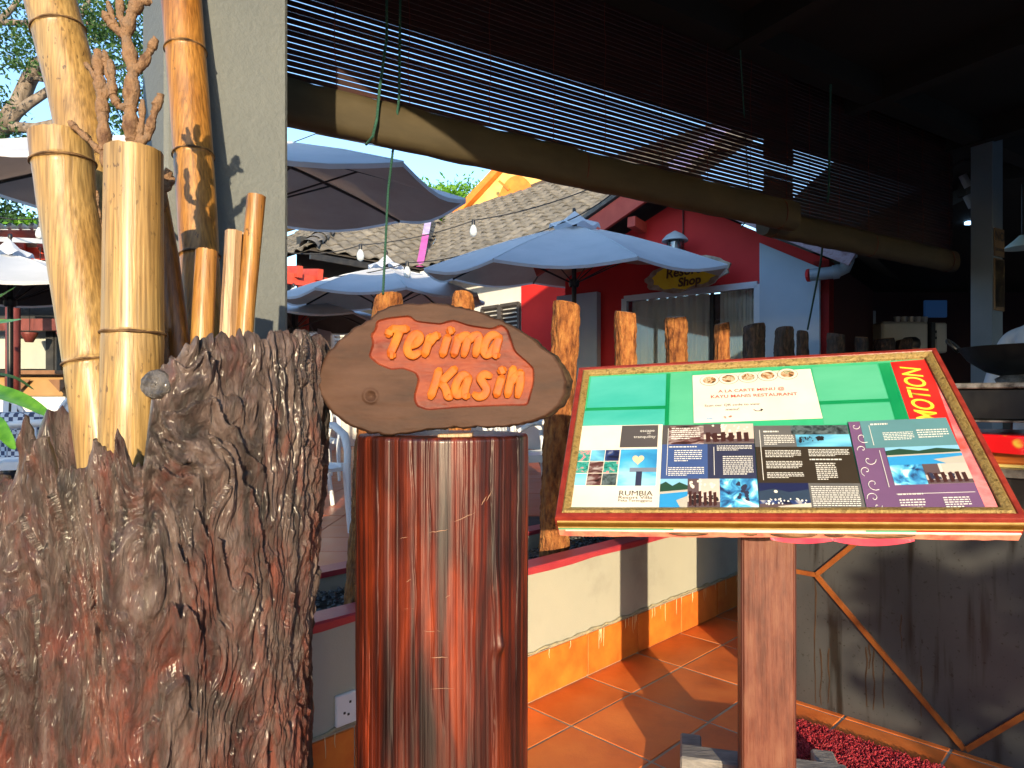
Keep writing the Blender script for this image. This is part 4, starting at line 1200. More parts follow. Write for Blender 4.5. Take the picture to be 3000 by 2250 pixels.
# third leaflet
qC = pxq((2208, 1251), (2481, 1249), (2539, 1508), (2227, 1505))
Cq = sheet('leaflet', qC, .0046, c_brown, board); Cq['label'] = 'dark brown leaflet with text columns, a lake photo and a dusk photo'
sheet('stone_block', qC, .0054, c_stone, Cq, (0, 0, .5, .27)); sheet('photo_print', qC, .0056, pm['hill'], Cq, (.40, 0, 1, .12)); sheet('photo_print', qC, .0056, pm['sea'], Cq, (.44, .12, 1, .27))
sheet('photo_print', qC, .0056, pm['dusk'], Cq, (0, .69, .5, 1)); sheet('stone_block', qC, .0054, c_stone, Cq, (.5, .69, 1, 1))
dashes(qC, [(.10, .06, .42, .1, 1), (.10, .12, .42, .25, 6), (.10, .31, .47, .40, 5), (.10, .44, .47, .53, 5), (.10, .57, .47, .64, 4), (.55, .30, .96, .39, 5), (.55, .41, .96, .44, 1), (.60, .46, .80, .66, 9), (.52, .72, .97, .98, 12)], .0062, MT['inkw'], Cq, seed=8)
dusk_pic(qC, (0, .69, .5, 1), .0057, Cq)
sheet('rule_print', qC, .0062, MT['inkw'], Cq, (.055, .06, .062, .66))
blobs(qC, [(.48, .15, .62, .22), (.66, .15, .72, .2)], .0060, MT['ink'], Cq, 'rock_print', 9, 16, .02)
blobs(qC, [(.05, .86, .46, .92)], .0060, MT['inkw'], Cq, 'light_print', 10, 22, .016)
blobs(qC, [(.16, .78, .18, .79)], .0062, MT['cream'], Cq, 'moon_print', 11, 1, .02)
# fourth leaflet
qD = pxq((2484, 1240), (2770, 1228), (2888, 1497), (2541, 1506))
Dq = sheet('leaflet', qD, .0056, c_purple, board); Dq['label'] = 'purple leaflet with white scroll ornament and blue pool photos'
sheet('teal_block', qD, .0064, c_teal, Dq, (.12, 0, 1, .33)); sheet('photo_print', qD, .0066, pm['pool'], Dq, (.30, .33, 1, .53)); sheet('photo_print', qD, .0066, pm['blue'], Dq, (.30, .53, .60, .74))
dashes(qD, [(.22, .03, .5, .07, 1), (.32, .15, .62, .25, 5), (.66, .13, .96, .24, 4), (.30, .82, .55, .85, 1), (.30, .88, .52, .98, 4), (.68, .87, .90, .98, 5)], .0074, MT['inkw'], Dq, seed=12)
pool_pic(qD, (.30, .33, 1, .53), .0068, Dq); dine_pic(qD, (.60, .53, 1, .74), .0070, Dq)
blobs(qD, [(.64, .64, .86, .70)], .0074, c_navy, Dq, 'chair_print', 13, 14, .03)
sheet('rule_print', qD, .0074, MT['inkw'], Dq, (.20, .06, .206, .30)); sheet('rule_print', qD, .0074, MT['inkw'], Dq, (.24, .36, .246, .76)); sheet('rule_print', qD, .0074, MT['inkw'], Dq, (.29, .83, .97, .835))
for k, (cs, ct, r, a0, a1) in enumerate(((.06, .06, .05, 0, 4.5), (.11, .2, .07, 1, 6.5), (.08, .34, .05, 3, 8), (.12, .46, .07, 0, 5), (.07, .58, .06, 2, 8), (.11, .72, .07, 1, 7), (.08, .86, .06, 3, 9), (.10, .94, .04, 0, 5))):
    P = [bp(*bilin(qD, cs + r * (1 - .07 * j) * math.cos(a0 + (a1 - a0) * j / 13), ct + r * (1 - .07 * j) * math.sin(a0 + (a1 - a0) * j / 13)), .0066) for j in range(14)]
    MB().tube(P, .0009, 5).build('scroll_print', MT['inkw'], Dq)
# the a la carte notice (its square code is left blank)
qN = pxq((2029, 1102), (2374, 1083), (2410, 1228), (2033, 1242))
Nq = sheet('leaflet', qN, .0034, MT['cream'], board); Nq['label'] = 'cream notice with five dish pictures and red a la carte lettering'
food = photo_mat('photo_food', [(.04, .03, .02), (.35, .16, .05), (.6, .5, .38), (.12, .18, .05)], 60)
for k in range(5):
    s, t = .145 + k * .165, .135 - .012 * k
    mb = MB(); ring = []
    for h, sc_, mat_, nm in ((.0042, 1.0, M('plate_rim_print', (.13, .12, .10), rough=.5), 'plate_print'), (.0046, .95, MT['cream'], 'plate_print'), (.0050, .68, food, 'dish_print')):
        P = [bp(*bilin(qN, s + .084 * sc_ * math.cos(a * 6.283 / 24), t + .118 * sc_ * math.sin(a * 6.283 / 24)), h) for a in range(24)]
        MB().add(P, [tuple(range(24))]).build(nm, mat_, Nq)
btext('A LA CARTE MENU @', (2104, 1150), (2298, 1141), .0044, MT['inkred'], Nq, offset=.012)
btext('KAYU MANIS RESTAURANT', (2083, 1166), (2336, 1157), .0044, MT['inkred'], Nq, offset=.012)
btext('Scan our QR code to view', (2064, 1192), (2226, 1186), .0044, MT['ink'], Nq, shear=.1)
btext('menu!', (2126, 1203), (2166, 1201), .0044, MT['ink'], Nq, shear=.1)
P = [bp(*onb(*p), .0046) for p in ((2208, 1203), (2216, 1207), (2224, 1207), (2231, 1204))]
MB().tube(P, .0012, 5).build('arrow_print', MT['ink'], Nq)
MB().add([bp(*onb(*p), .0046) for p in ((2228, 1200), (2236, 1202), (2230, 1209))], [(0, 1, 2)]).build('arrow_print', MT['ink'], Nq)
blobs(qN, [(.11, .92, .16, .94)], .0044, flat('print_sky', (.25, .4, .6)), Nq, 'logo_print', 14, 5, .02); blobs(qN, [(.24, .90, .30, .93)], .0044, flat('print_rust', (.35, .15, .12)), Nq, 'logo_print', 15, 5, .02)
# blue round logo half hidden at the lower left corner of the poster
lc = onb(1694, 1498)
P = [bp(lc[0] + .017 * math.cos(a * .3) , lc[1] + .008 * math.sin(a * .3), .0024) for a in range(21)]
MB().add(P, [tuple(range(21))]).build('logo_disc', flat('print_logo_blue', (.02, .10, .45)), board)
put_text('logo_letter', 'f', .020, bp(lc[0], lc[1], .0032), bx_, by_, MT['inkw'], board, offset=.0004)
# frame mouldings, mitred
MT['gold'] = M('gilt_moulding', (.17, .105, .03), (.34, .235, .08), (.25, .16, .045), ns=60, stretch=(1, 1, 1), rough=.38, rough2=.55, bump=1.0, bs=120, bdist=.006, metal=.25)
MT['oxred'] = M('oxblood_frame_paint', (.17, .016, .014), (.27, .035, .024), ns=25, rough=.35, bump=.15, bs=90, coat=.25)
def moulding(name, prof, mat, parent):
    """profile (inset from the outer edge, height) swept round the board, one mesh per side"""
    cs = [(0, 0), (BW, 0), (BW, BH), (0, BH)]
    inw = [(1, 1), (-1, 1), (-1, -1), (1, -1)]
    for k in range(4):
        k2 = (k + 1) % 4; mb = MB(); n = len(prof); vs = []
        L = BW if k % 2 == 0 else BH
        NS = 24
        for q in range(NS + 1):
            f = q / NS
            for (i_, h_) in prof:
                a = V((cs[k][0] + inw[k][0] * i_, cs[k][1] + inw[k][1] * i_, 0)); b = V((cs[k2][0] + inw[k2][0] * i_, cs[k2][1] + inw[k2][1] * i_, 0))
                p = a.lerp(b, f); vs.append(bp(p.x, p.y, h_ + rnd.uniform(-.0002, .0002)))
        fs = []
        for q in range(NS):
            for j in range(n):
                fs.append((q * n + j, q * n + (j + 1) % n, (q + 1) * n + (j + 1) % n, (q + 1) * n + j))
        fs += [tuple(range(n)), tuple(NS * n + j for j in range(n))]
        mb.add(vs, fs).build(name, mat, parent, smooth=35)
moulding('frame_outer', [(-.006, -.045), (-.006, .008), (-.003, .013), (.010, .014), (.013, .010), (.013, -.045)], MT['oxred'], stand)
moulding('frame_gilt', [(.0132, .0), (.0132, .012), (.018, .0165), (.024, .0150), (.031, .0120), (.036, .0085), (.037, .0)], MT['gold'], stand)
# layered, peeling near edge
def edge_strip(name, h0, h1, out, mat, wob=0.0, a0=0.0, a1=None, n=90, seed=0):
    a1 = BW if a1 is None else a1
    mb = MB(); vs = []
    for k in range(n + 1):
        a = a0 + (a1 - a0) * k / n
        w = wob * float(vnoise(np.array([[a * 9, seed * 3.1, 0.]]), seed)[0]) + wob * .6 * float(vnoise(np.array([[a * 40, seed * 3.1, 0.]]), seed)[0])
        vs += [bp(a, -.006, h0), bp(a, -out, h0 - .001), bp(a, -out, h1 + w), bp(a, -.006, h1 + w)]
    fs = [(k * 4 + j, k * 4 + (j + 1) % 4, (k + 1) * 4 + (j + 1) % 4, (k + 1) * 4 + j) for k in range(n) for j in range(4)]
    fs += [(0, 1, 2, 3), tuple(n * 4 + j for j in range(4))]
    return mb.add(vs, fs).build(name, mat, stand)
MT['gilt2'] = M('gilt_edge', (.13, .06, .008), (.19, .10, .016), ns=30, rough=.3, metal=.3)
MT['gilt3'] = M('pale_gilt_edge', (.36, .23, .07), (.44, .30, .11), ns=30, rough=.35)
MT['salmon'] = M('peeling_salmon_paint', (.72, .16, .13), (.78, .30, .20), (.74, .13, .10), ns=18, rough=.45, bump=.2, bs=60)
MT['rawwood'] = M('splintered_wood', (.06, .03, .015), (.28, .15, .07), ns=60, stretch=(.1, 1, 1), rough=.8, bump=.8, bs=120, bstretch=(.1, 1, 1))
edge_strip('edge_layer', -.001, -.005, .0095, MT['gilt3'])
edge_strip('edge_layer', -.0055, -.020, .012, MT['gilt2'])
edge_strip('edge_layer', -.0205, -.024, .0135, MT['gilt3'], .0006)
edge_strip('edge_layer', -.0245, -.034, .0105, MT['lgreen'], .0008, 0, BW * .28)
edge_strip('edge_layer', -.0245, -.034, .0105, MT['lgreen'], .0008, BW * .70, BW * .80)
edge_strip('edge_layer', -.0245, -.034, .0105, MT['cream'], .0008, BW * .28 + .001, BW * .70 - .001)
edge_strip('edge_layer', -.0245, -.034, .0105, MT['red'], .0008, BW * .80 + .001, BW)
edge_strip('peeling_edge', -.035, -.060, .012, MT['salmon'], .004, seed=3)
edge_strip('torn_paper', -.0345, -.038, .0135, MT['cream'], .003, .02, BW, seed=5)
for f0, f1, hh in ((.27, .36, .010), (.50, .60, .013), (.615, .66, .009), (.66, .80, .011), (.44, .47, .006)):
    mb = MB(); vs = []; n = 20
    for k in range(n + 1):
        a = BW * (f0 + (f1 - f0) * k / n); e = math.sin(math.pi * k / n) ** .6
        vs += [bp(a, -.0124, -.041 - rnd.uniform(0, .0015)), bp(a, -.0150, -.044 - hh * .4 * e), bp(a, -.0126, -.045 - hh * 1.1 * e - rnd.uniform(0, .0015))]
    fs = [(k * 3 + j, k * 3 + j + 1, (k + 1) * 3 + j + 1, (k + 1) * 3 + j) for k in range(n) for j in range(2)]
    mb.add(vs, fs).build('gouge', MT['rawwood'], stand)
for f0, f1, dp in ((.50, .64, .016), (.63, .80, .022)):
    mb = MB(); vs = []; n = 24
    for k in range(n + 1):
        a = BW * (f0 + (f1 - f0) * k / n); e = math.sin(math.pi * k / n) ** .8
        vs += [bp(a, -.012, -.059), bp(a, -.017, -.061 - dp * e), bp(a, -.013, -.0615 - dp * e), bp(a, -.008, -.059)]
    fs = [(k * 4 + j, k * 4 + (j + 1) % 4, (k + 1) * 4 + (j + 1) % 4, (k + 1) * 4 + j) for k in range(n) for j in range(4)]
    mb.add(vs, fs).build('hanging_flap', M('magenta_flap', (.62, .05, .10), (.7, .09, .13), ns=20, rough=.4), stand)

# ------------------------------------------------------------------ stall counter at the right
CN = V((1.2358, 2.902, 0)); cdir = W_.copy(); cnrm = -U.copy()          # runs towards the camera, faces left
def cp(s, out, z): return CN + cdir * s + cnrm * out + V((0, 0, z))
ctr = thing('stall_counter', 'grey panelled food stall counter with zigzag wooden battens beside the menu stand', 'counter', cp(.8, -.3, 0))
def counter_mat():
    m, nt, b = new_mat('smoky_grey_laminate'); N, L = nt.nodes, nt.links
    tc = N.new('ShaderNodeTexCoord')
    def noise(sc, st, det=6, dist=0):
        mp = N.new('ShaderNodeMapping'); mp.inputs['Scale'].default_value = st; L.new(tc.outputs['Object'], mp.inputs[0])
        n = N.new('ShaderNodeTexNoise'); n.inputs['Scale'].default_value = sc; n.inputs['Detail'].default_value = det; n.inputs['Distortion'].default_value = dist
        L.new(mp.outputs[0], n.inputs[0]); return n.outputs[0]
    def ramp(f, els):
        cr = N.new('ShaderNodeValToRGB')
        cr.color_ramp.elements[0].position = els[0][0]; cr.color_ramp.elements[0].color = rgba(els[0][1])
        cr.color_ramp.elements[1].position = els[-1][0]; cr.color_ramp.elements[1].color = rgba(els[-1][1])
        for p, c in els[1:-1]:
            e = cr.color_ramp.elements.new(p); e.color = rgba(c)
        L.new(f, cr.inputs[0]); return cr.outputs[0]
    base = ramp(noise(3, (1, 1, .6), 4), [(.35, (.036, .040, .045)), (.65, (.06, .063, .066))])
    drip = ramp(noise(16, (1, 1, .09), 6, .3), [(.56, (1, 1, 1)), (.66, (.30, .26, .22))])
    sp = ramp(noise(70, (1, 1, 1), 3), [(.64, (1, 1, 1)), (.7, (.45, .4, .36))])
    m1 = N.new('ShaderNodeMix'); m1.data_type = 'RGBA'; m1.blend_type = 'MULTIPLY'; m1.inputs['Factor'].default_value = 1
    m2 = N.new('ShaderNodeMix'); m2.data_type = 'RGBA'; m2.blend_type = 'MULTIPLY'; m2.inputs['Factor'].default_value = 1
    L.new(base, m1.inputs['A']); L.new(drip, m1.inputs['B']); L.new(m1.outputs['Result'], m2.inputs['A']); L.new(sp, m2.inputs['B'])
    L.new(m2.outputs['Result'], b.inputs['Base Color'])
    rr = N.new('ShaderNodeMapRange'); rr.inputs['To Min'].default_value = .22; rr.inputs['To Max'].default_value = .42
    L.new(noise(9, (1, 1, .3)), rr.inputs[0]); L.new(rr.outputs[0], b.inputs['Roughness'])
    b.inputs['Specular IOR Level'].default_value = .6
    return m
MT['lam'] = counter_mat()
MT['batten'] = M('orange_brown_batten', (.17, .04, .007), (.28, .085, .014), ns=16, stretch=(1, 1, .3), rough=.45, bump=.2, bs=60)
CZ = 1.035
MB().prism([cp(-.06, 0, 0), cp(2.6, 0, 0), cp(2.6, 0, CZ), cp(-.06, 0, CZ)], -cnrm * .75).build('body', MT['lam'], ctr)
MB().prism([cp(-.09, .03, CZ), cp(2.63, .03, CZ), cp(2.63, .03, CZ + .03), cp(-.09, .03, CZ + .03)], -cnrm * .82).build('worktop', M('worn_steel_top', (.10, .09, .08), (.30, .28, .25), ns=20, rough=.35, metal=.5), ctr)
def on_ctr(px, py, out=0.0):
    d = V(((px - CX) / F, 1, (HY - py) / F)); o = V((0, 0, EYE))
    t = (cp(0, out, 0) - o).dot(cnrm) / d.dot(cnrm); return o + d * t
for (x0, y0), (x1, y1) in (((2312, 1670), (2392, 1684)), ((2392, 1684), (2530, 1572)), ((2394, 1688), (2826, 2196)), ((2830, 2196), (3060, 2060)), ((2880, 1400), (3060, 1560)), ((3060, 2060), (3240, 2250))):
    a, b = on_ctr(x0, y0, .006), on_ctr(x1, y1, .006)
    MB().bar(a, b, .012, .019, cnrm.cross(b - a)).build('batten', MT['batten'], ctr)
mb = MB()
for px, y0, y1 in ((2388, 1700, 2060), (2405, 1900, 2065), (2428, 1900, 2060), (2538, 1895, 2070), (2560, 1900, 2080), (2588, 1910, 2075), (2548, 1885, 1960), (2640, 1800, 1900), (2700, 1950, 2100)):
    P = [on_ctr(px + 2 * math.sin(k * .9 + px) + rnd.uniform(-1, 1), y0 + (y1 - y0) * k / 9, .0008) for k in range(10)]
    mb.tube(P, [.0035 * (1 - .5 * k / 9) * (.7 + .5 * abs(math.sin(k * 1.9))) for k in range(10)], 6, flat=.2, up=cnrm)
mb.build('grease_runs', M('grease_brown', (.035, .022, .014), (.06, .035, .02), ns=20, rough=.35), ctr)['kind'] = 'stuff'

# wooden tray block with red cloth on the counter, burner and wok
def cbox(name, s0, s1, o0, o1, z0, z1, mat, parent, bev=.004):
    m = Matrix((cdir, cnrm, V((0, 0, 1)))).transposed()
    return MB().box(cp((s0 + s1) / 2, (o0 + o1) / 2, (z0 + z1) / 2), (s1 - s0, o1 - o0, z1 - z0), m, bev).build(name, mat, parent)
MT['tray'] = M('orange_varnished_wood', (.42, .085, .012), (.60, .17, .03), ns=10, stretch=(.3, .3, 2), rough=.35, coat=.4)
tz0 = CZ + .031
tray = thing('serving_box', 'orange varnished wooden box on the stall counter under the red cloth', 'box', cp(1.4, -.3, tz0))
cbox('box_body', .25, 2.4, -.62, -.03, tz0 + .012, tz0 + .112, MT['tray'], tray, .006)
cbox('base_strip', .23, 2.42, -.63, -.02, tz0, tz0 + .0118, M('pale_yellow_strip', (.70, .52, .16), rough=.5), tray, .002)
def cloth_mat():
    m, nt, b = new_mat('red_batik_cloth'); N, L = nt.nodes, nt.links
    tc = N.new('ShaderNodeTexCoord')
    vo = N.new('ShaderNodeTexVoronoi'); vo.inputs['Scale'].default_value = 11; L.new(tc.outputs['Object'], vo.inputs['Vector'])
    wv = N.new('ShaderNodeTexWave'); wv.wave_type = 'RINGS'; wv.inputs['Scale'].default_value = 10; wv.inputs['Distortion'].default_value = 6; L.new(tc.outputs['Object'], wv.inputs['Vector'])
    cr = N.new('ShaderNodeValToRGB'); cr.color_ramp.elements[0].position = .10; cr.color_ramp.elements[0].color = (1, 1, 1, 1); cr.color_ramp.elements[1].position = .22; cr.color_ramp.elements[1].color = (0, 0, 0, 1)
    L.new(vo.outputs['Distance'], cr.inputs[0])
    mm = N.new('ShaderNodeMath'); mm.operation = 'MULTIPLY'; L.new(cr.outputs[0], mm.inputs[0]); L.new(wv.outputs[0], mm.inputs[1])
    mx = N.new('ShaderNodeMix'); mx.data_type = 'RGBA'; L.new(mm.outputs[0], mx.inputs['Factor'])
    mx.inputs['A'].default_value = (.60, .008, .012, 1); mx.inputs['B'].default_value = (.62, .40, .05, 1)
    L.new(mx.outputs['Result'], b.inputs['Base Color']); b.inputs['Roughness'].default_value = .3; b.inputs['Coat Weight'].default_value = .5
    b.inputs['Coat Roughness'].default_value = .15
    return m
cl = MB(); vs = []; n1, n2 = 80, 26
tzc = tz0 + .114
for i in range(n1):
    s = .21 + 2.24 * i / (n1 - 1)
    for j in range(n2):
        q = j / (n2 - 1)
        if q < .72: o_ = -.66 + .66 * q / .72; z_ = tzc + .004 + .004 * math.sin(s * 31 + q * 9) * math.sin(q * 14 + s * 5)
        else: o_ = .0 + .012 + .006 * math.sin(s * 26); z_ = tzc + .004 - (q - .72) / .28 * (.062 + .006 * math.sin(s * 9))
        vs.append(cp(s, o_, z_))
fs = [(i * n2 + j, i * n2 + j + 1, (i + 1) * n2 + j + 1, (i + 1) * n2 + j) for i in range(n1 - 1) for j in range(n2 - 1)]
cl.add(vs, fs)
o = cl.build('table_cloth', cloth_mat(), smooth=True, loc=cp(1.4, -.3, tzc))
tag(o, 'glossy red patterned cloth under the gas burner on the stall counter', 'cloth')
MT['steel'] = M('worn_black_steel', (.004, .004, .005), (.012, .012, .012), ns=14, rough=.4, rough2=.6, spec=.4)
MT['rim'] = M('scuffed_steel_edge', (.03, .025, .022), (.35, .33, .31), ns=26, rough=.35, metal=.5)
bz0 = tzc + .055
burner = thing('gas_burner', 'black steel gas burner box on the red cloth under the wok', 'stove', cp(1.5, -.36, bz0))
cbox('body', .32, 2.3, -.60, -.10, bz0, bz0 + .118, MT['steel'], burner, .006)
cbox('top_rim', .30, 2.32, -.62, -.08, bz0 + .1185, bz0 + .140, MT['rim'], burner, .004)
cbox('bottom_rim', .30, 2.32, -.61, -.085, bz0 - .008, bz0 - .0003, MT['rim'], burner, .002)
for s_c in (.4, 1.3, 2.2):
    for o_c in (-.56, -.14):
        cbox('foot', s_c - .02, s_c + .02, o_c - .02, o_c + .02, tzc + .009, bz0 - .0085, MT['steel'], burner, .002)
kx2 = V((0, 0, 1)).rotation_difference(cnrm).to_matrix()
MB().lathe([(.03, 0), (.03, .006), (.022, .008), (.012, .02), (.008, .022), (.0005, .022)], cp(.86, -.10, bz0 + .06), 20, kx2).build('knob', MT['steel'], burner, smooth=40)
MB().lathe([(.09, .0), (.10, .02), (.075, .035), (.05, .03), (.048, .0)], cp(.76, -.37, bz0 + .141), 26).build('burner_ring', MT['rim'], burner, smooth=40)
wc = cp(.76, -.38, bz0 + .165)
wok = thing('wok', 'large blackened iron wok with loop handles on the gas burner', 'wok', wc)
prof = [(.002, 0), (.06, .006), (.13, .03), (.19, .075), (.225, .125), (.228, .127), (.222, .125), (.187, .079), (.13, .036), (.06, .012), (.002, .006)]
MB().lathe(prof, wc + V((0, 0, -.005)), 40).build('bowl', MT['steel'], wok, smooth=60)
for sg in (-1, 1):
    e = cdir
    P = [wc + e * (sg * .215) + cnrm * (-.05) + V((0, 0, .11)), wc + e * (sg * .255) + cnrm * (-.045) + V((0, 0, .155)), wc + e * (sg * .265) + V((0, 0, .165)), wc + e * (sg * .255) + cnrm * .045 + V((0, 0, .155)), wc + e * (sg * .215) + cnrm * .05 + V((0, 0, .11))]
    MB().tube(P, .008, 8).build('handle', MT['steel'], wok, smooth=True)

# red coil mat
mat_c = [V((.96, 2.46, 0)), V((1.16, 2.69, 0)), V((1.67, 2.19, 0)), V((1.46, 1.96, 0))]
mt = thing('door_mat', 'red coiled vinyl mat on the floor behind the stand post', 'mat', (1.35, 2.4, 0))
MT['matred'] = M('red_vinyl_coil', (.36, .018, .028), (.56, .05, .07), ns=40, rough=.45)
MB().prism([p + V((0, 0, .002)) for p in mat_c], (0, 0, .008)).build('backing', M('mat_backing', (.12, .006, .012), rough=.8), mt)
vs, fs_ = [], []
NL = 5200
mbv = []; mbf = []
tri = np.array([[math.cos(a), math.sin(a)] for a in (0, 2.1, 4.2)])
for k in range(NL):
    s, t = rng.random(), rng.random()
    p = mat_c[0].lerp(mat_c[3], s).lerp(mat_c[1].lerp(mat_c[2], s), t)
    a = rng.uniform(0, 6.28); r = rng.uniform(.005, .009); h = rng.uniform(.010, .018)
    dx, dy = math.cos(a) * r, math.sin(a) * r
    # a little arch of vinyl strand: four ring cross-sections
    pts = [(p.x - dx, p.y - dy, .008), (p.x - dx * .7, p.y - dy * .7, .008 + h * .7), (p.x + dx * .5, p.y + dy * .5, .008 + h), (p.x + dx * 1.2, p.y + dy * 1.2, .009 + h * .2)]
    b0 = len(mbv) * 3
    nx, ny = -math.sin(a), math.cos(a)
    for q in pts:
        for c_ in tri:
            mbv.append((q[0] + nx * c_[0] * .0016 + math.cos(a) * c_[1] * .0010, q[1] + ny * c_[0] * .0016 + math.sin(a) * c_[1] * .0010, q[2] + c_[1] * .0012))
    b0 = len(mbv) - 12
    for i in range(3):
        for j in range(3):
            mbf.append((b0 + i * 3 + j, b0 + i * 3 + (j + 1) % 3, b0 + (i + 1) * 3 + (j + 1) % 3, b0 + (i + 1) * 3 + j))
np_mesh('coil_loops', np.array(mbv), np.array(mbf), MT['matred'], mt, smooth=True)['kind'] = 'stuff'

# ------------------------------------------------------------------ roll-down slat blinds
MT['slat'] = M('dark_maroon_slat', (.016, .0035, .003), (.03, .006, .005), ns=20, stretch=(.3, .3, 1), rough=.5, rand=.25)
MT['cord'] = M('maroon_cord', (.10, .018, .012), rough=.8)
MT['canvas'] = M('olive_canvas_roll', (.040, .030, .012), (.058, .044, .02), ns=5, stretch=(1, 1, 3), rough=.7, bump=.3, bs=300, bdist=.002)
ZB, ZR, ZT = 2.245, 2.405, 3.20
def blind(label, s0, s1, zb, zr, seed, sag, back=0.0):
    def bl(s, a, z): return B0 + bd * s + bn * (a - back) + V((0, 0, z))
    t = thing('slat_blind', label, 'blind', bl((s0 + s1) / 2, 0, zb), 'rolled slat blinds along the terrace side')
    L = s1 - s0
    rr = random.Random(seed)
    pitch, hh = .0208, .0170
    me_b = MB().box((0, 0, 0), (L, .0035, hh), Matrix((bd, -bn, V((0, 0, 1)))).transposed())
    me = bpy.data.meshes.new('slat'); me.from_pydata([tuple(v) for v in me_b.v], [], me_b.f); me.materials.append(MT['slat']); me.update()
    n = int((ZT - zr) / pitch)
    for k in range(n):
        o = link_mesh('slat', me, None, t)
        p = bl((s0 + s1) / 2 + rr.uniform(-.006, .006), rr.uniform(-.0015, .0015), zr + .012 + k * pitch)
        o.location = p - ORG[t.name]
        o.rotation_euler = Euler((0, 0, 0))
        o.rotation_mode = 'XYZ'
        o.rotation_euler.rotate(Matrix.Rotation(rr.uniform(-.0006, .0006), 3, bn))
    m = int(L / .30)
    for k in range(m + 1):
        s = s0 + .05 + (L - .1) * k / m + rr.uniform(-.03, .03)
        P = [bl(s + .004 * math.sin(q * 1.1 + k), .0045 + .002 * math.sin(q * 2.3), zr + .01 + (ZT - zr - .02) * q / 14) for q in range(15)]
        MB().tube(P, .0016, 5).build('ladder_cord', MT['cord'], t)
    # canvas-wrapped roll
    ringn, ns_ = 20, 40
    vs = []
    for q in range(ns_ + 1):
        s = s0 + L * q / ns_
        dz = sag * math.sin(math.pi * q / ns_)
        hgt = zr - zb
        for k in range(ringn):
            a = 2 * math.pi * k / ringn
            ca, sa = math.cos(a), math.sin(a)
            ox = .05 * math.copysign(abs(ca) ** .8, ca); oz = hgt / 2 * math.copysign(abs(sa) ** .75, sa)
            w = .0025 * math.sin(q * 1.9 + k) + .002 * math.sin(q * .7 + 2 * k)
            vs.append(bl(s, ox + w, (zb + zr) / 2 + oz + dz + w * .5))
    fs = [(q * ringn + k, q * ringn + (k + 1) % ringn, (q + 1) * ringn + (k + 1) % ringn, (q + 1) * ringn + k) for q in range(ns_) for k in range(ringn)]
    fs += [tuple(range(ringn)), tuple(ns_ * ringn + k for k in range(ringn))]
    MB().add(vs, fs).build('canvas_roll', MT['canvas'], t, smooth=60)
    for f in (.035, .5, .96):
        P = [bl(s0 + L * f, .054 * math.cos(a * .5236) + .002 * math.cos(a * .5236), (zb + zr) / 2 + (zr - zb) * .52 * math.sin(a * .5236)) for a in range(13)]
        MB().tube(P, .0025, 5, cap=False).build('roll_tie', MT['cord'], t)
    MB().bar(bl(s0, 0, ZT + .012), bl(s1, 0, ZT + .012), .04, .03).build('head_rail', MT['dark'], t)
    return t
blind('wide dark slat blind with olive canvas roll hanging right of the grey pillar', -.20, 2.70, ZB, ZR, 3, -.004)
blind('second dark slat blind in deep shade, beyond the end of the canvas roll', 2.60, 4.65, ZB - .01, ZR - .02, 4, 0, .115)
# green pull ropes
def rope(label, P, r, twist=True):
    base = P[-1]
    t = thing('pull_rope', label, 'rope', base, 'green blind ropes')
    for off in ((0, 2.09, 4.19) if twist else (0,)):
        pts = []
        n = 160
        cum = [0]
        for i in range(len(P) - 1): cum.append(cum[-1] + (P[i + 1] - P[i]).length)
        for k in range(n + 1):
            d = cum[-1] * k / n
            i = min(max(np.searchsorted(cum, d) - 1, 0), len(P) - 2)
            p = P[i].lerp(P[i + 1], (d - cum[i]) / (cum[i + 1] - cum[i]))
            a = d * 190 + off
            pts.append(p + V((math.cos(a), math.sin(a), 0)) * (r * .5 if twist else 0))
        MB().tube(pts, r * (.62 if twist else 1), 6).build('strand', MT['rope'], t, smooth=True)
    return t
f1 = V((-.508, 2.70, 1.80))
rope('taut green rope from the blind down to the leftmost fence log', [bl(.385, .075, 3.15), bl(.375, .08, 2.40), at(1137, 560, 2.56), at(1122, 862, 2.68)], .0052)
rope('slack green rope looping under the canvas roll', [bl(.33, .07, 3.15), bl(.33, .075, 2.6), at(1112, 260, 2.33), at(1104, 350, 2.33), at(1092, 400, 2.33), at(1072, 424, 2.36)], .0052)
rope('thin green cord running down to the dark fence logs at the right', [bl(2.95, .06, 3.1), at(2428, 560, 3.9), at(2404, 770, 4.6), at(2366, 965, 5.6)], .007, False)
rope('thin green cord hanging on the right part of the canvas roll', [bl(2.2, .06, 3.1), at(2196, 600, 3.58), at(2192, 640, 3.58), at(2170, 668, 3.6)], .004, False)

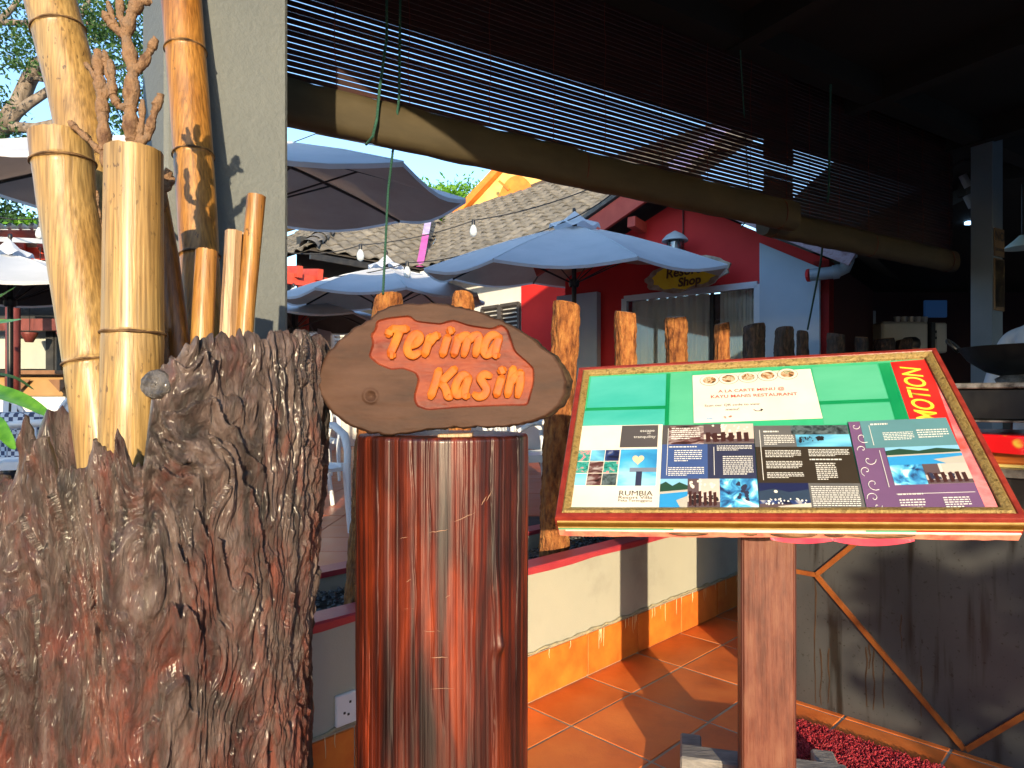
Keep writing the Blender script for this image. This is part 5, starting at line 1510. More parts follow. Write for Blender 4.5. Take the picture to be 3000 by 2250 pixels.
# ------------------------------------------------------------------ fence logs in the planter
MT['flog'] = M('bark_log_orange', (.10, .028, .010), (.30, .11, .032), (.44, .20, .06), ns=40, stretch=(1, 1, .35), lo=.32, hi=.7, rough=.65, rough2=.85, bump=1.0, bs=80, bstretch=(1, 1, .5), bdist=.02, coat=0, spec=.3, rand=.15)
MT['flog_shade'] = M('bark_log_shaded', (.012, .009, .007), (.05, .03, .02), (.11, .06, .035), ns=40, stretch=(1, 1, .35), rough=.55, bump=1.0, bs=70, bdist=.01, rand=.15)  # darker copy of the log bark, roof shade put into its colour
MT['endg'] = M('log_end_grain', (.22, .10, .035), (.40, .22, .09), ns=50, rough=.7, bump=.5, bs=100)
def flog(label, top, base, r, mat, seed, dome=.0):
    """top/base: world points of the axis; bark relief"""
    top, base = V(top), V(base)
    rr = random.Random(seed)
    t = thing('fence_log', label, 'log', base, 'upright bark logs standing in the planter')
    na, nb = 72, 170
    zs = np.linspace(0, 1, nb); ph_ = np.linspace(0, 2 * math.pi, na, endpoint=False)
    Zs, Ph = np.meshgrid(zs, ph_, indexing='ij')
    L = (top - base).length
    q = np.stack([np.cos(Ph).ravel() * 2.2, np.sin(Ph).ravel() * 2.2, Zs.ravel() * L * 9 + seed * 7], 1)
    n1 = fbm(q * np.array([1, 1, .5]), 3, seed).reshape(Zs.shape); n2 = fbm(q * np.array([3, 3, 2]), 3, seed + 9).reshape(Zs.shape)
    n3 = fbm(q * np.array([6, 6, 2.6]), 3, seed + 19).reshape(Zs.shape)
    rad = r * (1.03 + .10 * n1 + .06 * n2 - .12 * np.abs(n3)) * (1.04 - .06 * Zs)
    rad *= 1 - .10 * np.clip((Zs - .985) / .015, 0, 1)
    bow = np.sin(Zs * math.pi) * rr.uniform(-.012, .012); bow2 = np.sin(Zs * 5 + seed) * .006
    x = base.x + (top.x - base.x) * Zs + bow + bow2 + rad * np.cos(Ph); y = base.y + (top.y - base.y) * Zs + rad * np.sin(Ph)
    z = base.z + (top.z - base.z) * Zs + (.012 * np.cos(Ph + seed)) * np.clip((Zs - .95) / .05, 0, 1)
    vv = np.stack([x, y, z], 2).reshape(-1, 3)
    idx = np.arange(na * nb).reshape(nb, na); a1 = np.roll(idx, -1, 1)
    f4 = np.stack([idx[:-1], a1[:-1], a1[1:], idx[1:]], 2).reshape(-1, 4)
    np_mesh('trunk', vv, f4, mat, t)
    topring = vv.reshape(nb, na, 3)[-1]
    c_ = topring.mean(0)
    e = MB().add([V(p) for p in topring] + [V((c_ + (p - c_) * .5) + np.array([0, 0, .002 + dome * r])) for p in topring] + [V(c_) + V((0, 0, .003 + dome * r * 1.3))],
                 [(k, (k + 1) % na, na + (k + 1) % na, na + k) for k in range(na)] + [(na + k, na + (k + 1) % na, 2 * na) for k in range(na)])
    e.build('cut_end', MT['endg'], t, smooth=50)
    return t
def fl(pxt, pyt, pxb, Yt, w, label, mat, seed, zb=.40):
    tp = at(pxt, pyt, Yt)
    xb = (pxb - CX) / F
    Yb = 3.27 / (1 - xb)
    flog(label, tp, V((xb * Yb, Yb, zb)), w / 2 / F * Yt, mat, seed)
fl(1140, 868, 1046, 2.74, 84, 'leaning bark log left of the plaque, tied with the green rope', MT['flog'], 1)
fl(1355, 862, 1330, 3.05, 66, 'bark log whose sawn top shows above the middle of the plaque', MT['flog'], 2)
fl(1657, 888, 1622, 3.56, 80, 'tall bark log between the plaque and the menu board', MT['flog'], 3)
fl(1832, 914, 1836, 3.94, 64, 'bark log above the left end of the menu board', MT['flog'], 4)
fl(1980, 928, 1984, 4.34, 64, 'wavy bark log before the left curtain, second over the menu board', MT['flog'], 5)
fl(2118, 947, 2100, 4.78, 44, 'slim tilted bark log with dark top before the right curtain', MT['flog'], 6)
fl(2211, 952, 2206, 5.14, 62, 'stout bark log with dark flared top before the shop window edge', MT['flog_shade'], 7)
fl(2297, 962, 2304, 5.55, 54, 'dark leaning bark log before the blue pilaster', MT['flog_shade'], 8)
fl(2350, 972, 2352, 5.80, 34, 'thin dark bark log where the green cord ends', MT['flog_shade'], 9)
fl(2446, 978, 2446, 6.38, 48, 'dark bark log in front of the glass doors', MT['flog_shade'], 10)
fl(2524, 988, 2524, 6.92, 38, 'dark bark log left of the white coffee machine', MT['flog_shade'], 11)
fl(2592, 992, 2592, 7.46, 54, 'flared dark bark log in front of the white coffee machine', MT['flog_shade'], 12)
fl(2650, 994, 2650, 8.02, 40, 'reddish dark bark log beside the dark hat', MT['flog_shade'], 13)

# ------------------------------------------------------------------ parasols
MT['canopy'] = M('parasol_cloth_white', (.70, .73, .76), (.78, .80, .83), ns=3, rough=.8, transl=.38)
MT['lining'] = M('parasol_underside_shade', (.46, .33, .25), (.52, .38, .29), ns=3, rough=.85, transl=.5)  # brown shade of the undersides put into a second cloth layer
MT['under_tone_dark'] = M('parasol_underside_dark', (.045, .05, .045), (.06, .065, .06), ns=3, rough=.85)
MT['rib'] = M('parasol_rib_black', (.012, .012, .014), rough=.4)
def parasol(label, base, Rr, zr, za, rot, lining, tilt=0.0, pole=True):
    """octagonal parasol: rim height zr and apex height za above the base"""
    t = thing('parasol', label, 'parasol', base, 'parasols on the terrace')
    base = V(base)
    nr, npan, ns_ = 9, 8, 6
    tm_ = Matrix.Rotation(tilt, 3, 'X'); piv = base + V((0, 0, zr))
    def T(p): return piv + tm_ @ (p - piv)
    def srf(f, ang, dz=0.0):
        k = ang / (2 * math.pi / npan); fr_ = k - math.floor(k)
        edge_ = math.cos(math.pi / npan) / math.cos((fr_ - .5) * 2 * math.pi / npan)
        sag = .06 * Rr * math.sin(math.pi * fr_) * f * (1.2 - f * .5)
        r = Rr * f * edge_
        z = za + (zr - za) * (f ** 1.05) - sag + .03 * math.sin(math.pi * f)
        return T(base + V((r * math.cos(ang + rot), r * math.sin(ang + rot), z + dz)))
    for nm, mat, dz, f0 in (('canopy', MT['canopy'], 0, .03), ('lining', lining, -.006, .05)):
        vs, fs = [], []
        NA_ = npan * ns_
        for i in range(nr):
            f = f0 + (1 - f0) * i / (nr - 1)
            for k in range(NA_): vs.append(srf(f, 2 * math.pi * k / NA_, dz))
        for i in range(nr - 1):
            for k in range(NA_): fs.append((i * NA_ + k, i * NA_ + (k + 1) % NA_, (i + 1) * NA_ + (k + 1) % NA_, (i + 1) * NA_ + k))
        if nm == 'canopy':      # narrow hem
            m0 = len(vs)
            for k in range(NA_): vs.append(srf(1.0, 2 * math.pi * k / NA_, -.03))
            for k in range(NA_): fs.append(((nr - 1) * NA_ + k, (nr - 1) * NA_ + (k + 1) % NA_, m0 + (k + 1) % NA_, m0 + k))
        MB().add(vs, fs).build(nm, mat, t, smooth=25)
    # vent cap with wavy edge
    vs, fs = [], []; NA_ = 48
    for i, (r, z) in enumerate(((.02, .10), (.45, .0), (1.0, -.07))):
        for k in range(NA_):
            a = 2 * math.pi * k / NA_
            rr_ = .17 * Rr * r
            vs.append(T(base + V((rr_ * math.cos(a + rot), rr_ * math.sin(a + rot), za + .06 + z + (.025 * math.cos(8 * a) if i == 2 else 0)))))
    for i in range(2):
        for k in range(NA_): fs.append((i * NA_ + k, i * NA_ + (k + 1) % NA_, (i + 1) * NA_ + (k + 1) % NA_, (i + 1) * NA_ + k))
    MB().add(vs, fs).build('vent_cap', MT['canopy'], t, smooth=True)
    MB().lathe([(.001, za + .22), (.018, za + .21), (.022, za + .18), (.012, za + .16), (.02, za + .12)], base, 12).build('finial', MT['rib'], t, smooth=True)
    for k in range(npan):
        a = 2 * math.pi * k / npan
        P = [srf(f, a + 1e-6, -.022) for f in (.04, .35, .7, .995)]
        MB().tube(P, .012, 6).build('rib', MT['rib'], t)
        MB().tube([T(base + V((.04 * math.cos(a + rot), .04 * math.sin(a + rot), zr - .12))), srf(.52, a + 1e-6, -.03)], .008, 5).build('strut', MT['rib'], t)
    for k in range(npan):
        a = 2 * math.pi * k / npan
        MB().tube([srf(f, a + 1e-6, .002) for f in (.18, .4, .7, 1.0)], .007, 6).build('seam', MT['canopy'], t)
    if pole:
        MB().tube([base + V((0, 0, .02)), piv, T(base + V((0, 0, za + .05)))], .027, 12).build('pole', MT['rib'], t, smooth=50)
        MB().lathe([(.05, zr - .17), (.06, zr - .15), (.06, zr - .1), (.04, zr - .08)], base, 14).build('hub', MT['rib'], t, smooth=40)
        MB().lathe([(.001, .0), (.30, .0), (.30, .05), (.26, .075), (.06, .09), (.045, .30), (.001, .30)], base, 28).build('foot', MT['rib'], t, smooth=40)
    return t
def par_at(px, Y, *a): return V(((px - CX) / F * Y, Y, .5))
parasol('large tilted parasol with brown shaded underside spreading behind the grey pillar', par_at(690, 5.1), 1.78, 2.42, 2.80, R(10), MT['lining'], R(7.5))
parasol('white parasol with scalloped vent cap in front of the red shop', par_at(1682, 7.6), 1.72, 2.30, 2.82, R(14), MT['lining'], R(6.5))
parasol('white parasol behind the rope and the top of the plaque', par_at(1132, 8.6), 1.34, 2.15, 2.56, R(20), MT['lining'], R(3))
parasol('parasol with dark green underside low behind the pillar edge', par_at(860, 9.8), 1.45, 2.02, 2.35, R(5), MT['under_tone_dark'], R(0))
parasol('parasol with dark underside at the left edge of the photo', par_at(30, 6.8), 1.25, 1.96, 2.32, R(12), MT['under_tone_dark'], R(2))

# ------------------------------------------------------------------ foliage helper
def leaves(name, centres, n_each, spread, size, mat, parent=None, seed=1, loc=None, droop=0.0, ratio=.42):
    r = np.random.default_rng(seed)
    cs = np.repeat(np.asarray(centres, float), n_each, 0)
    N_ = len(cs)
    sp = np.asarray(spread, float)
    p = cs + r.normal(0, 1, (N_, 3)) * sp
    d = r.normal(0, 1, (N_, 3)); d[:, 2] -= droop; d /= np.linalg.norm(d, axis=1)[:, None]
    q = r.normal(0, 1, (N_, 3)); q -= d * (q * d).sum(1)[:, None]; q /= np.linalg.norm(q, axis=1)[:, None]
    nrm = np.cross(d, q)
    s = size * r.uniform(.6, 1.3, (N_, 1))
    a = p - d * s; b = p + q * s * ratio + nrm * s * .12; c = p + d * s; e = p - q * s * ratio + nrm * s * .12
    v = np.stack([a, b, c, e], 1).reshape(-1, 3)
    k = np.arange(N_)[:, None] * 4
    f = np.concatenate([k + np.array([[0, 1, 2]]), k + np.array([[0, 2, 3]])])
    return np_mesh(name, v, f, mat, parent, smooth=False, loc=loc)
def leaf_mat(name, c1, c2, ns=3):
    return M(name, c1, c2, ns=ns, rough=.5, transl=.35)
MT['leaf'] = leaf_mat('tree_leaf', (.020, .065, .012), (.055, .13, .03))
MT['leafb'] = leaf_mat('bright_leaf', (.06, .20, .01), (.14, .34, .02))
MT['barkg'] = M('grey_bark', (.09, .07, .055), (.22, .18, .15), ns=12, stretch=(1, 1, .4), rough=.85, bump=.8, bs=30)

# ------------------------------------------------------------------ tree at the upper left
TY = 10.5
tree = thing('shade_tree', 'tall spreading tree with grey limbs and fine leaves at the upper left', 'tree', (-9.6, TY, 0))
tr0 = at(-260, 420, TY)
trunk = MB().tube([V((-9.6, TY, 0)), V((-9.55, TY, 2.2)), V((-9.3, TY, 3.8)), at(-180, 520, TY), at(0, 385, TY)], [.34, .29, .26, .22, .15], 14)
tk = trunk.build('trunk', MT['barkg'], tree, smooth=True)
limbs = [([(-10, 395), (55, 304), (84, 236), (110, 194), (127, 177), (180, 110), (240, 40), (290, -60)], [.15, .13, .12, .11, .10, .07, .05, .02]),
         ([(-5, 392), (30, 372), (105, 376), (177, 358), (260, 330), (340, 300)], [.10, .085, .08, .07, .05, .02]),
         ([(10, 372), (40, 340), (84, 304), (148, 262), (220, 220), (300, 210), (380, 190)], [.09, .08, .075, .065, .05, .04, .02]),
         ([(-60, 130), (0, 60), (40, 20), (80, -40)], [.06, .05, .04, .03]), ([(-60, 60), (0, 65), (85, 68), (150, 50), (225, 62), (310, 78), (400, 60)], [.05, .05, .045, .04, .03, .025, .012]),
         ([(150, 60), (207, 25), (235, -5), (260, -60)], [.04, .04, .03, .02]), ([(-120, 300), (-80, 150), (-60, 60), (-30, -50)], [.12, .09, .07, .04]),
         ([(84, 236), (100, 228), (140, 235), (190, 230)], [.05, .045, .04, .02]), ([(330, 90), (380, 140), (400, 200)], [.025, .02, .01])]
for P, r in limbs:
    MB().tube([at(x, y, TY + rnd.uniform(-.15, .15)) for x, y in P], r, 10).build('limb', MT['barkg'], tree, smooth=True)
cl_ = []
spots = [(20, 30, 3), (60, 110, 5), (30, 150, 6), (70, 170, 6), (110, 130, 3), (95, 70, 4), (20, 90, 4), (150, 20, 4), (130, 60, 3), (200, 55, 4), (235, 90, 5), (260, 50, 5), (300, 30, 6), (280, 90, 6), (330, 60, 6), (350, 110, 6), (310, 130, 5), (255, 140, 4), (360, 40, 6), (390, 90, 6),
         (400, 160, 5), (380, 210, 5), (345, 170, 4), (330, 300, 5), (350, 340, 5), (395, 250, 5), (320, 250, 3), (0, 330, 4), (10, 440, 5), (35, 430, 4), (50, 400, 3), (0, 280, 3), (15, 470, 5), (60, 480, 4), (45, 500, 4), (380, 300, 4), (340, 420, 5), (300, 450, 3), (400, 380, 4), (220, 0, 5), (180, -20, 5), (90, 0, 4), (20, -20, 6), (300, -30, 8), (400, 0, 8), (-60, 60, 8), (-80, 200, 8), (-100, 350, 8), (-50, 450, 6), (-150, 100, 8), (-200, 250, 9)]
for x, y, n in spots:
    for k in range(n):
        cl_.append(at(x + rnd.gauss(0, 20), y + rnd.gauss(0, 16), TY + rnd.uniform(-.7, .7))[:])
leaves('crown', cl_, 40, (.12, .14, .08), .042, MT['leaf'], tree, 3, droop=.3)

# garden bush behind the roofs
b0 = at(1305, 650, 22)
bush = thing('garden_tree', 'bright green sunlit tree behind the tiled roofs', 'tree', (b0.x, 22, 0))
MB().tube([V((b0.x, 22, 0)), V((b0.x, 22.1, 4)), V((b0.x - .1, 22, 7.4))], [.22, .17, .08], 10).build('trunk', MT['barkg'], bush)
cs = [at(1290 + rnd.gauss(0, 45), 600 + rnd.gauss(0, 40), 22 + rnd.uniform(-.8, .8))[:] for k in range(90)]
leaves('crown', cs, 60, (.2, .2, .17), .095, MT['leafb'], bush, 5)
# low foliage and creepers on the pergola at the left
b1 = at(60, 650, 8.7)
cr_ = thing('creeper', 'leafy creeper growing over the pergola roof at the left edge', 'plant', (b1.x, 8.7, 3.4))
MB().tube([V((b1.x - 1, 8.7, 3.42)), V((b1.x, 8.75, 3.5)), V((b1.x + .6, 8.7, 3.46))], .02, 6).build('stem', MT['barkg'], cr_)
leaves('foliage', [at(x, y, 8.7)[:] for x, y in ((10, 640), (30, 650), (55, 655), (90, 655), (110, 660), (125, 670), (10, 600), (35, 575), (50, 560), (20, 620))], 90, (.10, .15, .05), .045, MT['leaf'], cr_, 6)
leaves('sun_tone_foliage', [at(x, y, 8.6)[:] for x, y in ((72, 660), (85, 662), (98, 668), (110, 655))], 40, (.06, .1, .04), .05, MT['leafb'], cr_, 7)  # lighter green copy of the leaves, sunlight put into the colour

# ------------------------------------------------------------------ tiled roofs beyond the terrace (L-shaped house)
MT['rtile'] = M('concrete_roof_tile', (.085, .078, .068), (.13, .12, .105), (.165, .15, .13), ns=8, rough=.85, bump=.4, bs=60, rand=.2)
MT['rtile_far'] = M('roof_underlay', (.06, .05, .045), (.085, .075, .06), ns=6, rough=.9)
MT['orange'] = M('gable_orange_trim', (.66, .17, .02), (.74, .24, .03), ns=5, rough=.5)
MT['yellow'] = M('gable_yellow_wall', (.72, .44, .12), (.80, .52, .18), ns=4, rough=.7)
MT['flash'] = M('purple_flashing', (.28, .22, .42), (.42, .40, .58), ns=8, rough=.4)
MT['magenta'] = M('magenta_flashing', (.36, .07, .27), (.42, .1, .32), ns=8, rough=.4)
MT['bluepaint'] = M('pale_blue_paint', (.40, .50, .60), (.45, .55, .64), ns=2, rough=.75, bump=.15, bs=120)
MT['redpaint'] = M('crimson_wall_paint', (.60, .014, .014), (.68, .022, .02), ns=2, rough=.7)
MT['redwood'] = M('red_beam_paint', (.42, .045, .025), (.5, .07, .04), ns=6, rough=.5)
MT['white'] = M('white_wall_paint', (.62, .62, .60), (.68, .68, .66), ns=3, rough=.75)
EZ = 3.80; VC = V((-1.69, 12.2, EZ)); TANP = .68
cosp = 1 / math.sqrt(1 + TANP ** 2)
house = thing('tiled_house', 'house with grey wavy tiled roofs and orange gable across the terrace', 'house', (VC.x, VC.y + 3, 0))
# wavy tile: S profile
TW, TL = .30, .30
def roof_tile_mesh(ex, up):
    vs, fs = [], []; n = 9
    nrm = ex.cross(up).normalized()
    if nrm.z < 0: nrm = -nrm
    for j, t in enumerate((0, 1)):
        for i in range(n):
            f = i / (n - 1)
            h = .028 * math.sin(f * 2 * math.pi) + (.030 if t == 0 else .0)
            vs.append(ex * ((f - .5) * TW * 1.03) + up * ((t - .5) * TL * 1.12) + nrm * h)
    for i in range(n):       # front lip
        f = i / (n - 1)
        vs.append(ex * ((f - .5) * TW * 1.03) + up * (-.5 * TL * 1.12) + nrm * (.028 * math.sin(f * 2 * math.pi) + .008))
    for i in range(n - 1):
        fs.append((i, i + 1, n + i + 1, n + i)); fs.append((2 * n + i, 2 * n + i + 1, i + 1, i))
    me = bpy.data.meshes.new('roof_tile'); me.from_pydata([tuple(v) for v in vs], [], fs); me.materials.append(MT['rtile'])
    me.polygons.foreach_set('use_smooth', [True] * len(me.polygons)); me.update(); return me, nrm
def up_vec(h): return V((h.x, h.y, TANP)).normalized()
h1 = -W_; e1 = -U                 # roof 1 rises away to the left, eave runs left-near
h2 = U; e2 = W_                   # roof 2 rises away to the right, eave runs right-near
u1, u2 = up_vec(h1), up_vec(h2)
rp1 = MB(); rp1.add([VC, VC + e1 * 2.22, VC + e1 * (2.22 - 3.0) + u1 * (3.0 / cosp), VC + e1 * -3.0 + u1 * (3.0 / cosp)], [(0, 1, 2, 3)])
rp1.v = [v - V((0, 0, .05)) for v in rp1.v]
roof1 = rp1.build('roof', MT['rtile_far'], house)
rp2 = MB(); rp2.add([VC, VC + e2 * 4.7, VC + e2 * 5.9 + u2 * 5.2, VC + e2 * -4.2 + u2 * 5.1], [(0, 1, 2, 3)])
rp2.v = [v - V((0, 0, .05)) for v in rp2.v]
roof2 = rp2.build('roof', MT['rtile_far'], house)
m1, n1_ = roof_tile_mesh(e1, u1); m2, n2_ = roof_tile_mesh(e2, u2)
cosp = 1 / math.sqrt(1 + TANP ** 2)
def lay(roof, me, e, u, i0, i1, rows, cond):
    cnt = 0
    for j in range(rows):
        for i in range(i0, i1):
            a = (i + .5 + (.0)) * TW; b = (j + .5) * TL
            if not cond(a, b): continue
            if cnt >= 298: return
            o = link_mesh('roof_tile', me, None, roof); cnt += 1
            o.location = VC + e * a + u * b + V((0, 0, rnd.uniform(-.004, .004))) - ORG[roof.name]
            o.rotation_euler = (rnd.uniform(-.012, .012), rnd.uniform(-.012, .012), rnd.uniform(-.012, .012))
# roof 1: from the valley (plan line straight away) to the hip
lay(roof1, m1, e1, u1, -11, 14, 12, lambda a, b: a > -b * cosp + .08 and a < 2.3 - b * cosp)
lay(roof2, m2, e2, u2, -13, 19, 17, lambda a, b: a > -b * cosp + .08 and a < 4.5 + b * .2)
# hip cap of roof 1 with half round tiles, and the small roof beyond it
hp0 = VC + e1 * 2.22; hp1 = VC + e1 * (2.22 - 3.0) + u1 * (3.0 / cosp)
for k in range(15):
    p = hp0.lerp(hp1, (k + .5) / 15); d = (hp1 - hp0).normalized()
    vs, fs = [], []
    sd_ = d.cross(V((0, 0, 1))).normalized(); upn = sd_.cross(d)
    for t in (0, 1):
        for i in range(9):
            a = math.pi * i / 8; r = .15 if t == 0 else .12
            vs.append(p + d * ((t - .5) * .36) + sd_ * (r * math.cos(a)) + upn * (r * math.sin(a) * .85))
    for i in range(8): fs.append((i, i + 1, 9 + i + 1, 9 + i))
    MB().add(vs, fs).build('hip_tile', MT['rtile'], roof1, smooth=True)
e3 = h1; u3 = up_vec(-e1)
r3 = MB().add([p - V((0, 0, .05)) for p in (hp0, hp0 + e3 * 5, hp0 + e3 * 5 + u3 * 3, hp1)], [(0, 1, 2, 3)]).build('roof', MT['rtile_far'], house)
m3, n3_ = roof_tile_mesh(e3, u3)
for j in range(12):
    for i in range(0, 18):
        a, b = (i + .5) * TW, (j + .5) * TL
        if a < b * cosp - .05 or a > 4.6: continue
        o = link_mesh('roof_tile', m3, None, r3)
        o.location = hp0 + e3 * a + u3 * b + V((0, 0, rnd.uniform(-.004, .004))) - ORG[r3.name]
# valley flashing: grey-lilac above, magenta below
def valley(t): return VC + (u1 + u2) * (t * .5)
for k, (t0, t1, mat) in enumerate(((-.1, .55, MT['magenta']), (.56, 1.3, MT['magenta']), (1.31, 2.1, MT['flash']), (2.11, 2.9, MT['flash']), (2.91, 3.5, MT['flash']))):
    a, b = valley(t0), valley(t1)
    MB().bar(a + V((0, 0, .06)), b + V((0, 0, .06)), .13, .02).build('valley_flashing', mat, house)
# pale blue chevron ridge strip on roof 2
for k in range(9):
    p = VC + e2 * 4.35 + u2 * (.5 + k * .44)
    for sg in (-1, 1):
        MB().bar(p + n2_ * .07 + u2 * .1, p + n2_ * .055 + e2 * (sg * .26) - u2 * .08, .38, .02, n2_).build('chevron_tile', MT['flash'], roof2)
# eaves, soffit, red rafters, walls under roof 1 and 2
MB().bar(VC + V((0, 0, -.14)), VC + e1 * 2.2 + V((0, 0, -.14)), .05, .10).build('gutter_board', MT['black'], house)
MB().bar(VC + V((0, 0, -.14)), VC + e2 * 4.2 + V((0, 0, -.14)), .05, .10).build('gutter_board', MT['white'], house)
wl = lambda e, h, s, d, z: VC + e * s + h * d + V((0, 0, z - EZ))
MB().prism([wl(e1, h1, -.9, .9, .5), wl(e1, h1, 1.9, .9, .5), wl(e1, h1, 1.9, .9, 4.2), wl(e1, h1, -.9, .9, 4.2)], h1 * .15).build('wall', MT['dgrey'], house)
MB().prism([wl(e2, h2, -.9, .9, .5), wl(e2, h2, 4.2, .9, .5), wl(e2, h2, 4.2, .9, 4.2), wl(e2, h2, -.9, .9, 4.2)], h2 * .15).build('wall', MT['white'], house)
MB().prism([wl(e2, h2, 1.75, .89, 1.9), wl(e2, h2, 4.15, .89, 1.9), wl(e2, h2, 4.15, .89, 4.2), wl(e2, h2, 1.75, .89, 4.2)], -h2 * .02).build('red_wall_panel', MT['redpaint'], house)
MB().prism([wl(e1, h1, .2, .89, .5), wl(e1, h1, 1.8, .89, .5), wl(e1, h1, 1.8, .89, 2.9), wl(e1, h1, .2, .89, 2.9)], -h1 * .02).build('white_wall_panel', MT['white'], house)
# louvred shutters
MT['shutter'] = M('dark_shutter', (.05, .045, .045), (.08, .07, .07), ns=6, rough=.6)
MT['shutter_w'] = M('cream_shutter', (.60, .60, .55), (.66, .65, .6), ns=6, rough=.6)
def shutter(e, h, s0, s1, z0, z1, mat, parent):
    t = MB()
    n = int((z1 - z0) / .075)
    fr_ = MB()
    for a, b in (((s0, z0), (s1, z0)), ((s0, z1), (s1, z1)), ((s0, z0), (s0, z1)), ((s1, z0), (s1, z1))):
        fr_.bar(wl(e, h, a[0], .86, a[1]), wl(e, h, b[0], .86, b[1]), .05, .05, h)
    f_ = fr_.build('shutter', mat, parent)
    for k in range(n):
        z = z0 + (k + .5) * (z1 - z0) / n
        MB().bar(wl(e, h, s0 + .03, .85, z), wl(e, h, s1 - .03, .85, z), .012, .06, h * -1 + V((0, 0, .6))).build('louvre', mat, f_)
shutter(e2, h2, .75, 1.2, 1.9, 3.05, MT['shutter'], house)
shutter(e2, h2, 1.25, 1.7, 1.9, 3.05, MT['shutter'], house)
shutter(e1, h1, .7, 1.35, 1.7, 2.9, MT['shutter_w'], house)
for s in (1.75,):
    MB().bar(wl(e1, h1, s, .3, .5), wl(e1, h1, s, .3, 3.2), .22, .22, V((0, 1, 0))).build('column', MT['white'], house)
for s in (2.1, 2.45, 2.8):
    MB().bar(wl(e1, h1, s, -.15, 3.35), wl(e1, h1, s, .9, 3.5), .09, .18).build('rafter_tail', MT['redwood'], house)
MB().bar(wl(e1, h1, 1.9, .02, 3.25), wl(e1, h1, 3.1, .02, 3.25), .12, .18).build('eave_beam', MT['redwood'], house)
MB().bar(wl(e1, h1, 2.3, .02, .5), wl(e1, h1, 2.3, .02, 3.15), .13, .13, V((0, 1, 0))).build('post', MT['redwood'], house)
# upper orange gable standing on roof 2
ga = at(1348, 632, 17.0); gb = at(1760, 524, 14.8); gt = V(((ga.x + gb.x) / 2 - .1, (ga.y + gb.y) / 2, 0)); gt.z = at(1470, 455, 16.2).z
gv = V((.5, .87, 0)) * .4
MB().prism([ga, gb, gt], gv).build('gable_wall', MT['yellow'], house)
gn = -V((.5, .87, 0))
MB().bar(ga + gn * .10 + V((-.06, 0, -.02)), gt + gn * .10 + V((0, 0, .06)), .16, .17).build('gable_trim', MT['orange'], house)
MB().bar(gt + gn * .10 + V((0, 0, .06)), gb + gn * .10, .16, .17).build('gable_trim', MT['orange'], house)
MB().bar(ga + gn * .06 + V((-.1, 0, -.03)), gb + gn * .06 + V((0, 0, -.03)), .14, .10).build('gable_sill', MT['orange'], house)
cc_ = at(1512, 592, 15.6) + gn * .08
gx = (gb - ga).normalized()
P = [cc_ + gx * (.47 * math.cos(a * math.pi / 14)) + V((0, 0, .6 * math.sin(a * math.pi / 14))) for a in range(15)]
MB().prism(P, gv * .2 + V((0, 0, 0))).build('arched_vent', MT['orange'], house)
for x0, y0, x1, y1 in ((1470, 535, 1500, 560), (1560, 560, 1540, 575)):
    MB().bar(at(x0, y0, 15.9) + gn * .12, at(x1, y1, 15.7) + gn * .12, .05, .05).build('vent_trim', MT['orange'], house)
# smaller orange gable glimpse beyond the hip
ga2 = at(846, 668, 15.0); gb2 = at(960, 632, 15.0)
MB().prism([ga2 + V((-.6, 0, -.15)), gb2, gb2 + V((0, 0, .35)), ga2 + V((-.6, 0, .3))], (0, .3, 0)).build('gable_wall', MT['yellow'], house)
MB().bar(ga2 + V((-.6, -.06, -.12)), gb2 + V((0, -.06, 0)), .06, .10).build('gable_trim', MT['orange'], house)

# ------------------------------------------------------------------ red shop
gs = V((.786, -.618, 0)); gnr = V((-.618, -.786, 0))          # along the facade to the right-near / outward
S0 = V((2.717, 7.30, 0))                                       # window's right edge
def sp_(s, out, z): return S0 + gs * s + gnr * out + V((0, 0, z))
shop = thing('gift_shop', 'crimson gabled shop with pale blue pilasters and a curtained window', 'shop', sp_(-.8, -.5, 0))
apx = -.92
gab = [sp_(-2.55, 0, .5), sp_(.72, 0, .5), sp_(.72, 0, 2.78), sp_(apx, 0, 3.72), sp_(-2.55, 0, 2.95)]
# wall in pieces round the window opening
WZ0, WZ1, WS0 = 1.0, 2.60, -1.64
MB().prism([sp_(-2.55, 0, .5), sp_(WS0, 0, .5), sp_(WS0, 0, 3.42), sp_(-2.55, 0, 2.95)], -gnr * .2).build('wall', MT['redpaint'], shop)
MB().prism([sp_(WS0, 0, WZ1), sp_(0, 0, WZ1), sp_(0, 0, 3.18), sp_(apx, 0, 3.72), sp_(WS0, 0, 3.42)], -gnr * .2).build('wall', MT['redpaint'], shop)
MB().prism([sp_(0, 0, .5), sp_(.72, 0, .5), sp_(.72, 0, 2.78), sp_(0, 0, 3.18)], -gnr * .2).build('wall', MT['redpaint'], shop)
MB().prism([sp_(WS0, 0, .5), sp_(0, 0, .5), sp_(0, 0, WZ0), sp_(WS0, 0, WZ0)], -gnr * .2).build('wall', MT['redpaint'], shop)
MB().prism([sp_(.03, .06, .5), sp_(.64, .06, .5), sp_(.64, .06, 2.70), sp_(.03, .06, 3.05)], -gnr * .055).build('pilaster', MT['bluepaint'], shop)
MB().prism([sp_(-2.62, .10, .5), sp_(-2.02, .10, .5), sp_(-2.02, .10, 2.72), sp_(-2.62, .10, 2.72)], -gnr * .095).build('pilaster', MT['bluepaint'], shop)
MB().prism([sp_(-2.02, .10, .5), sp_(-2.02, -.05, .5), sp_(-2.02, -.05, 2.72), sp_(-2.02, .10, 2.72)], gs * .02).build('pilaster_return', MT['bluepaint'], shop)
MB().prism([sp_(.72, 0, .5), sp_(.72, -2.4, .5), sp_(.72, -2.4, 2.78), sp_(.72, 0, 2.78)], -gs * .15).build('side_wall', MT['maroon'], shop)
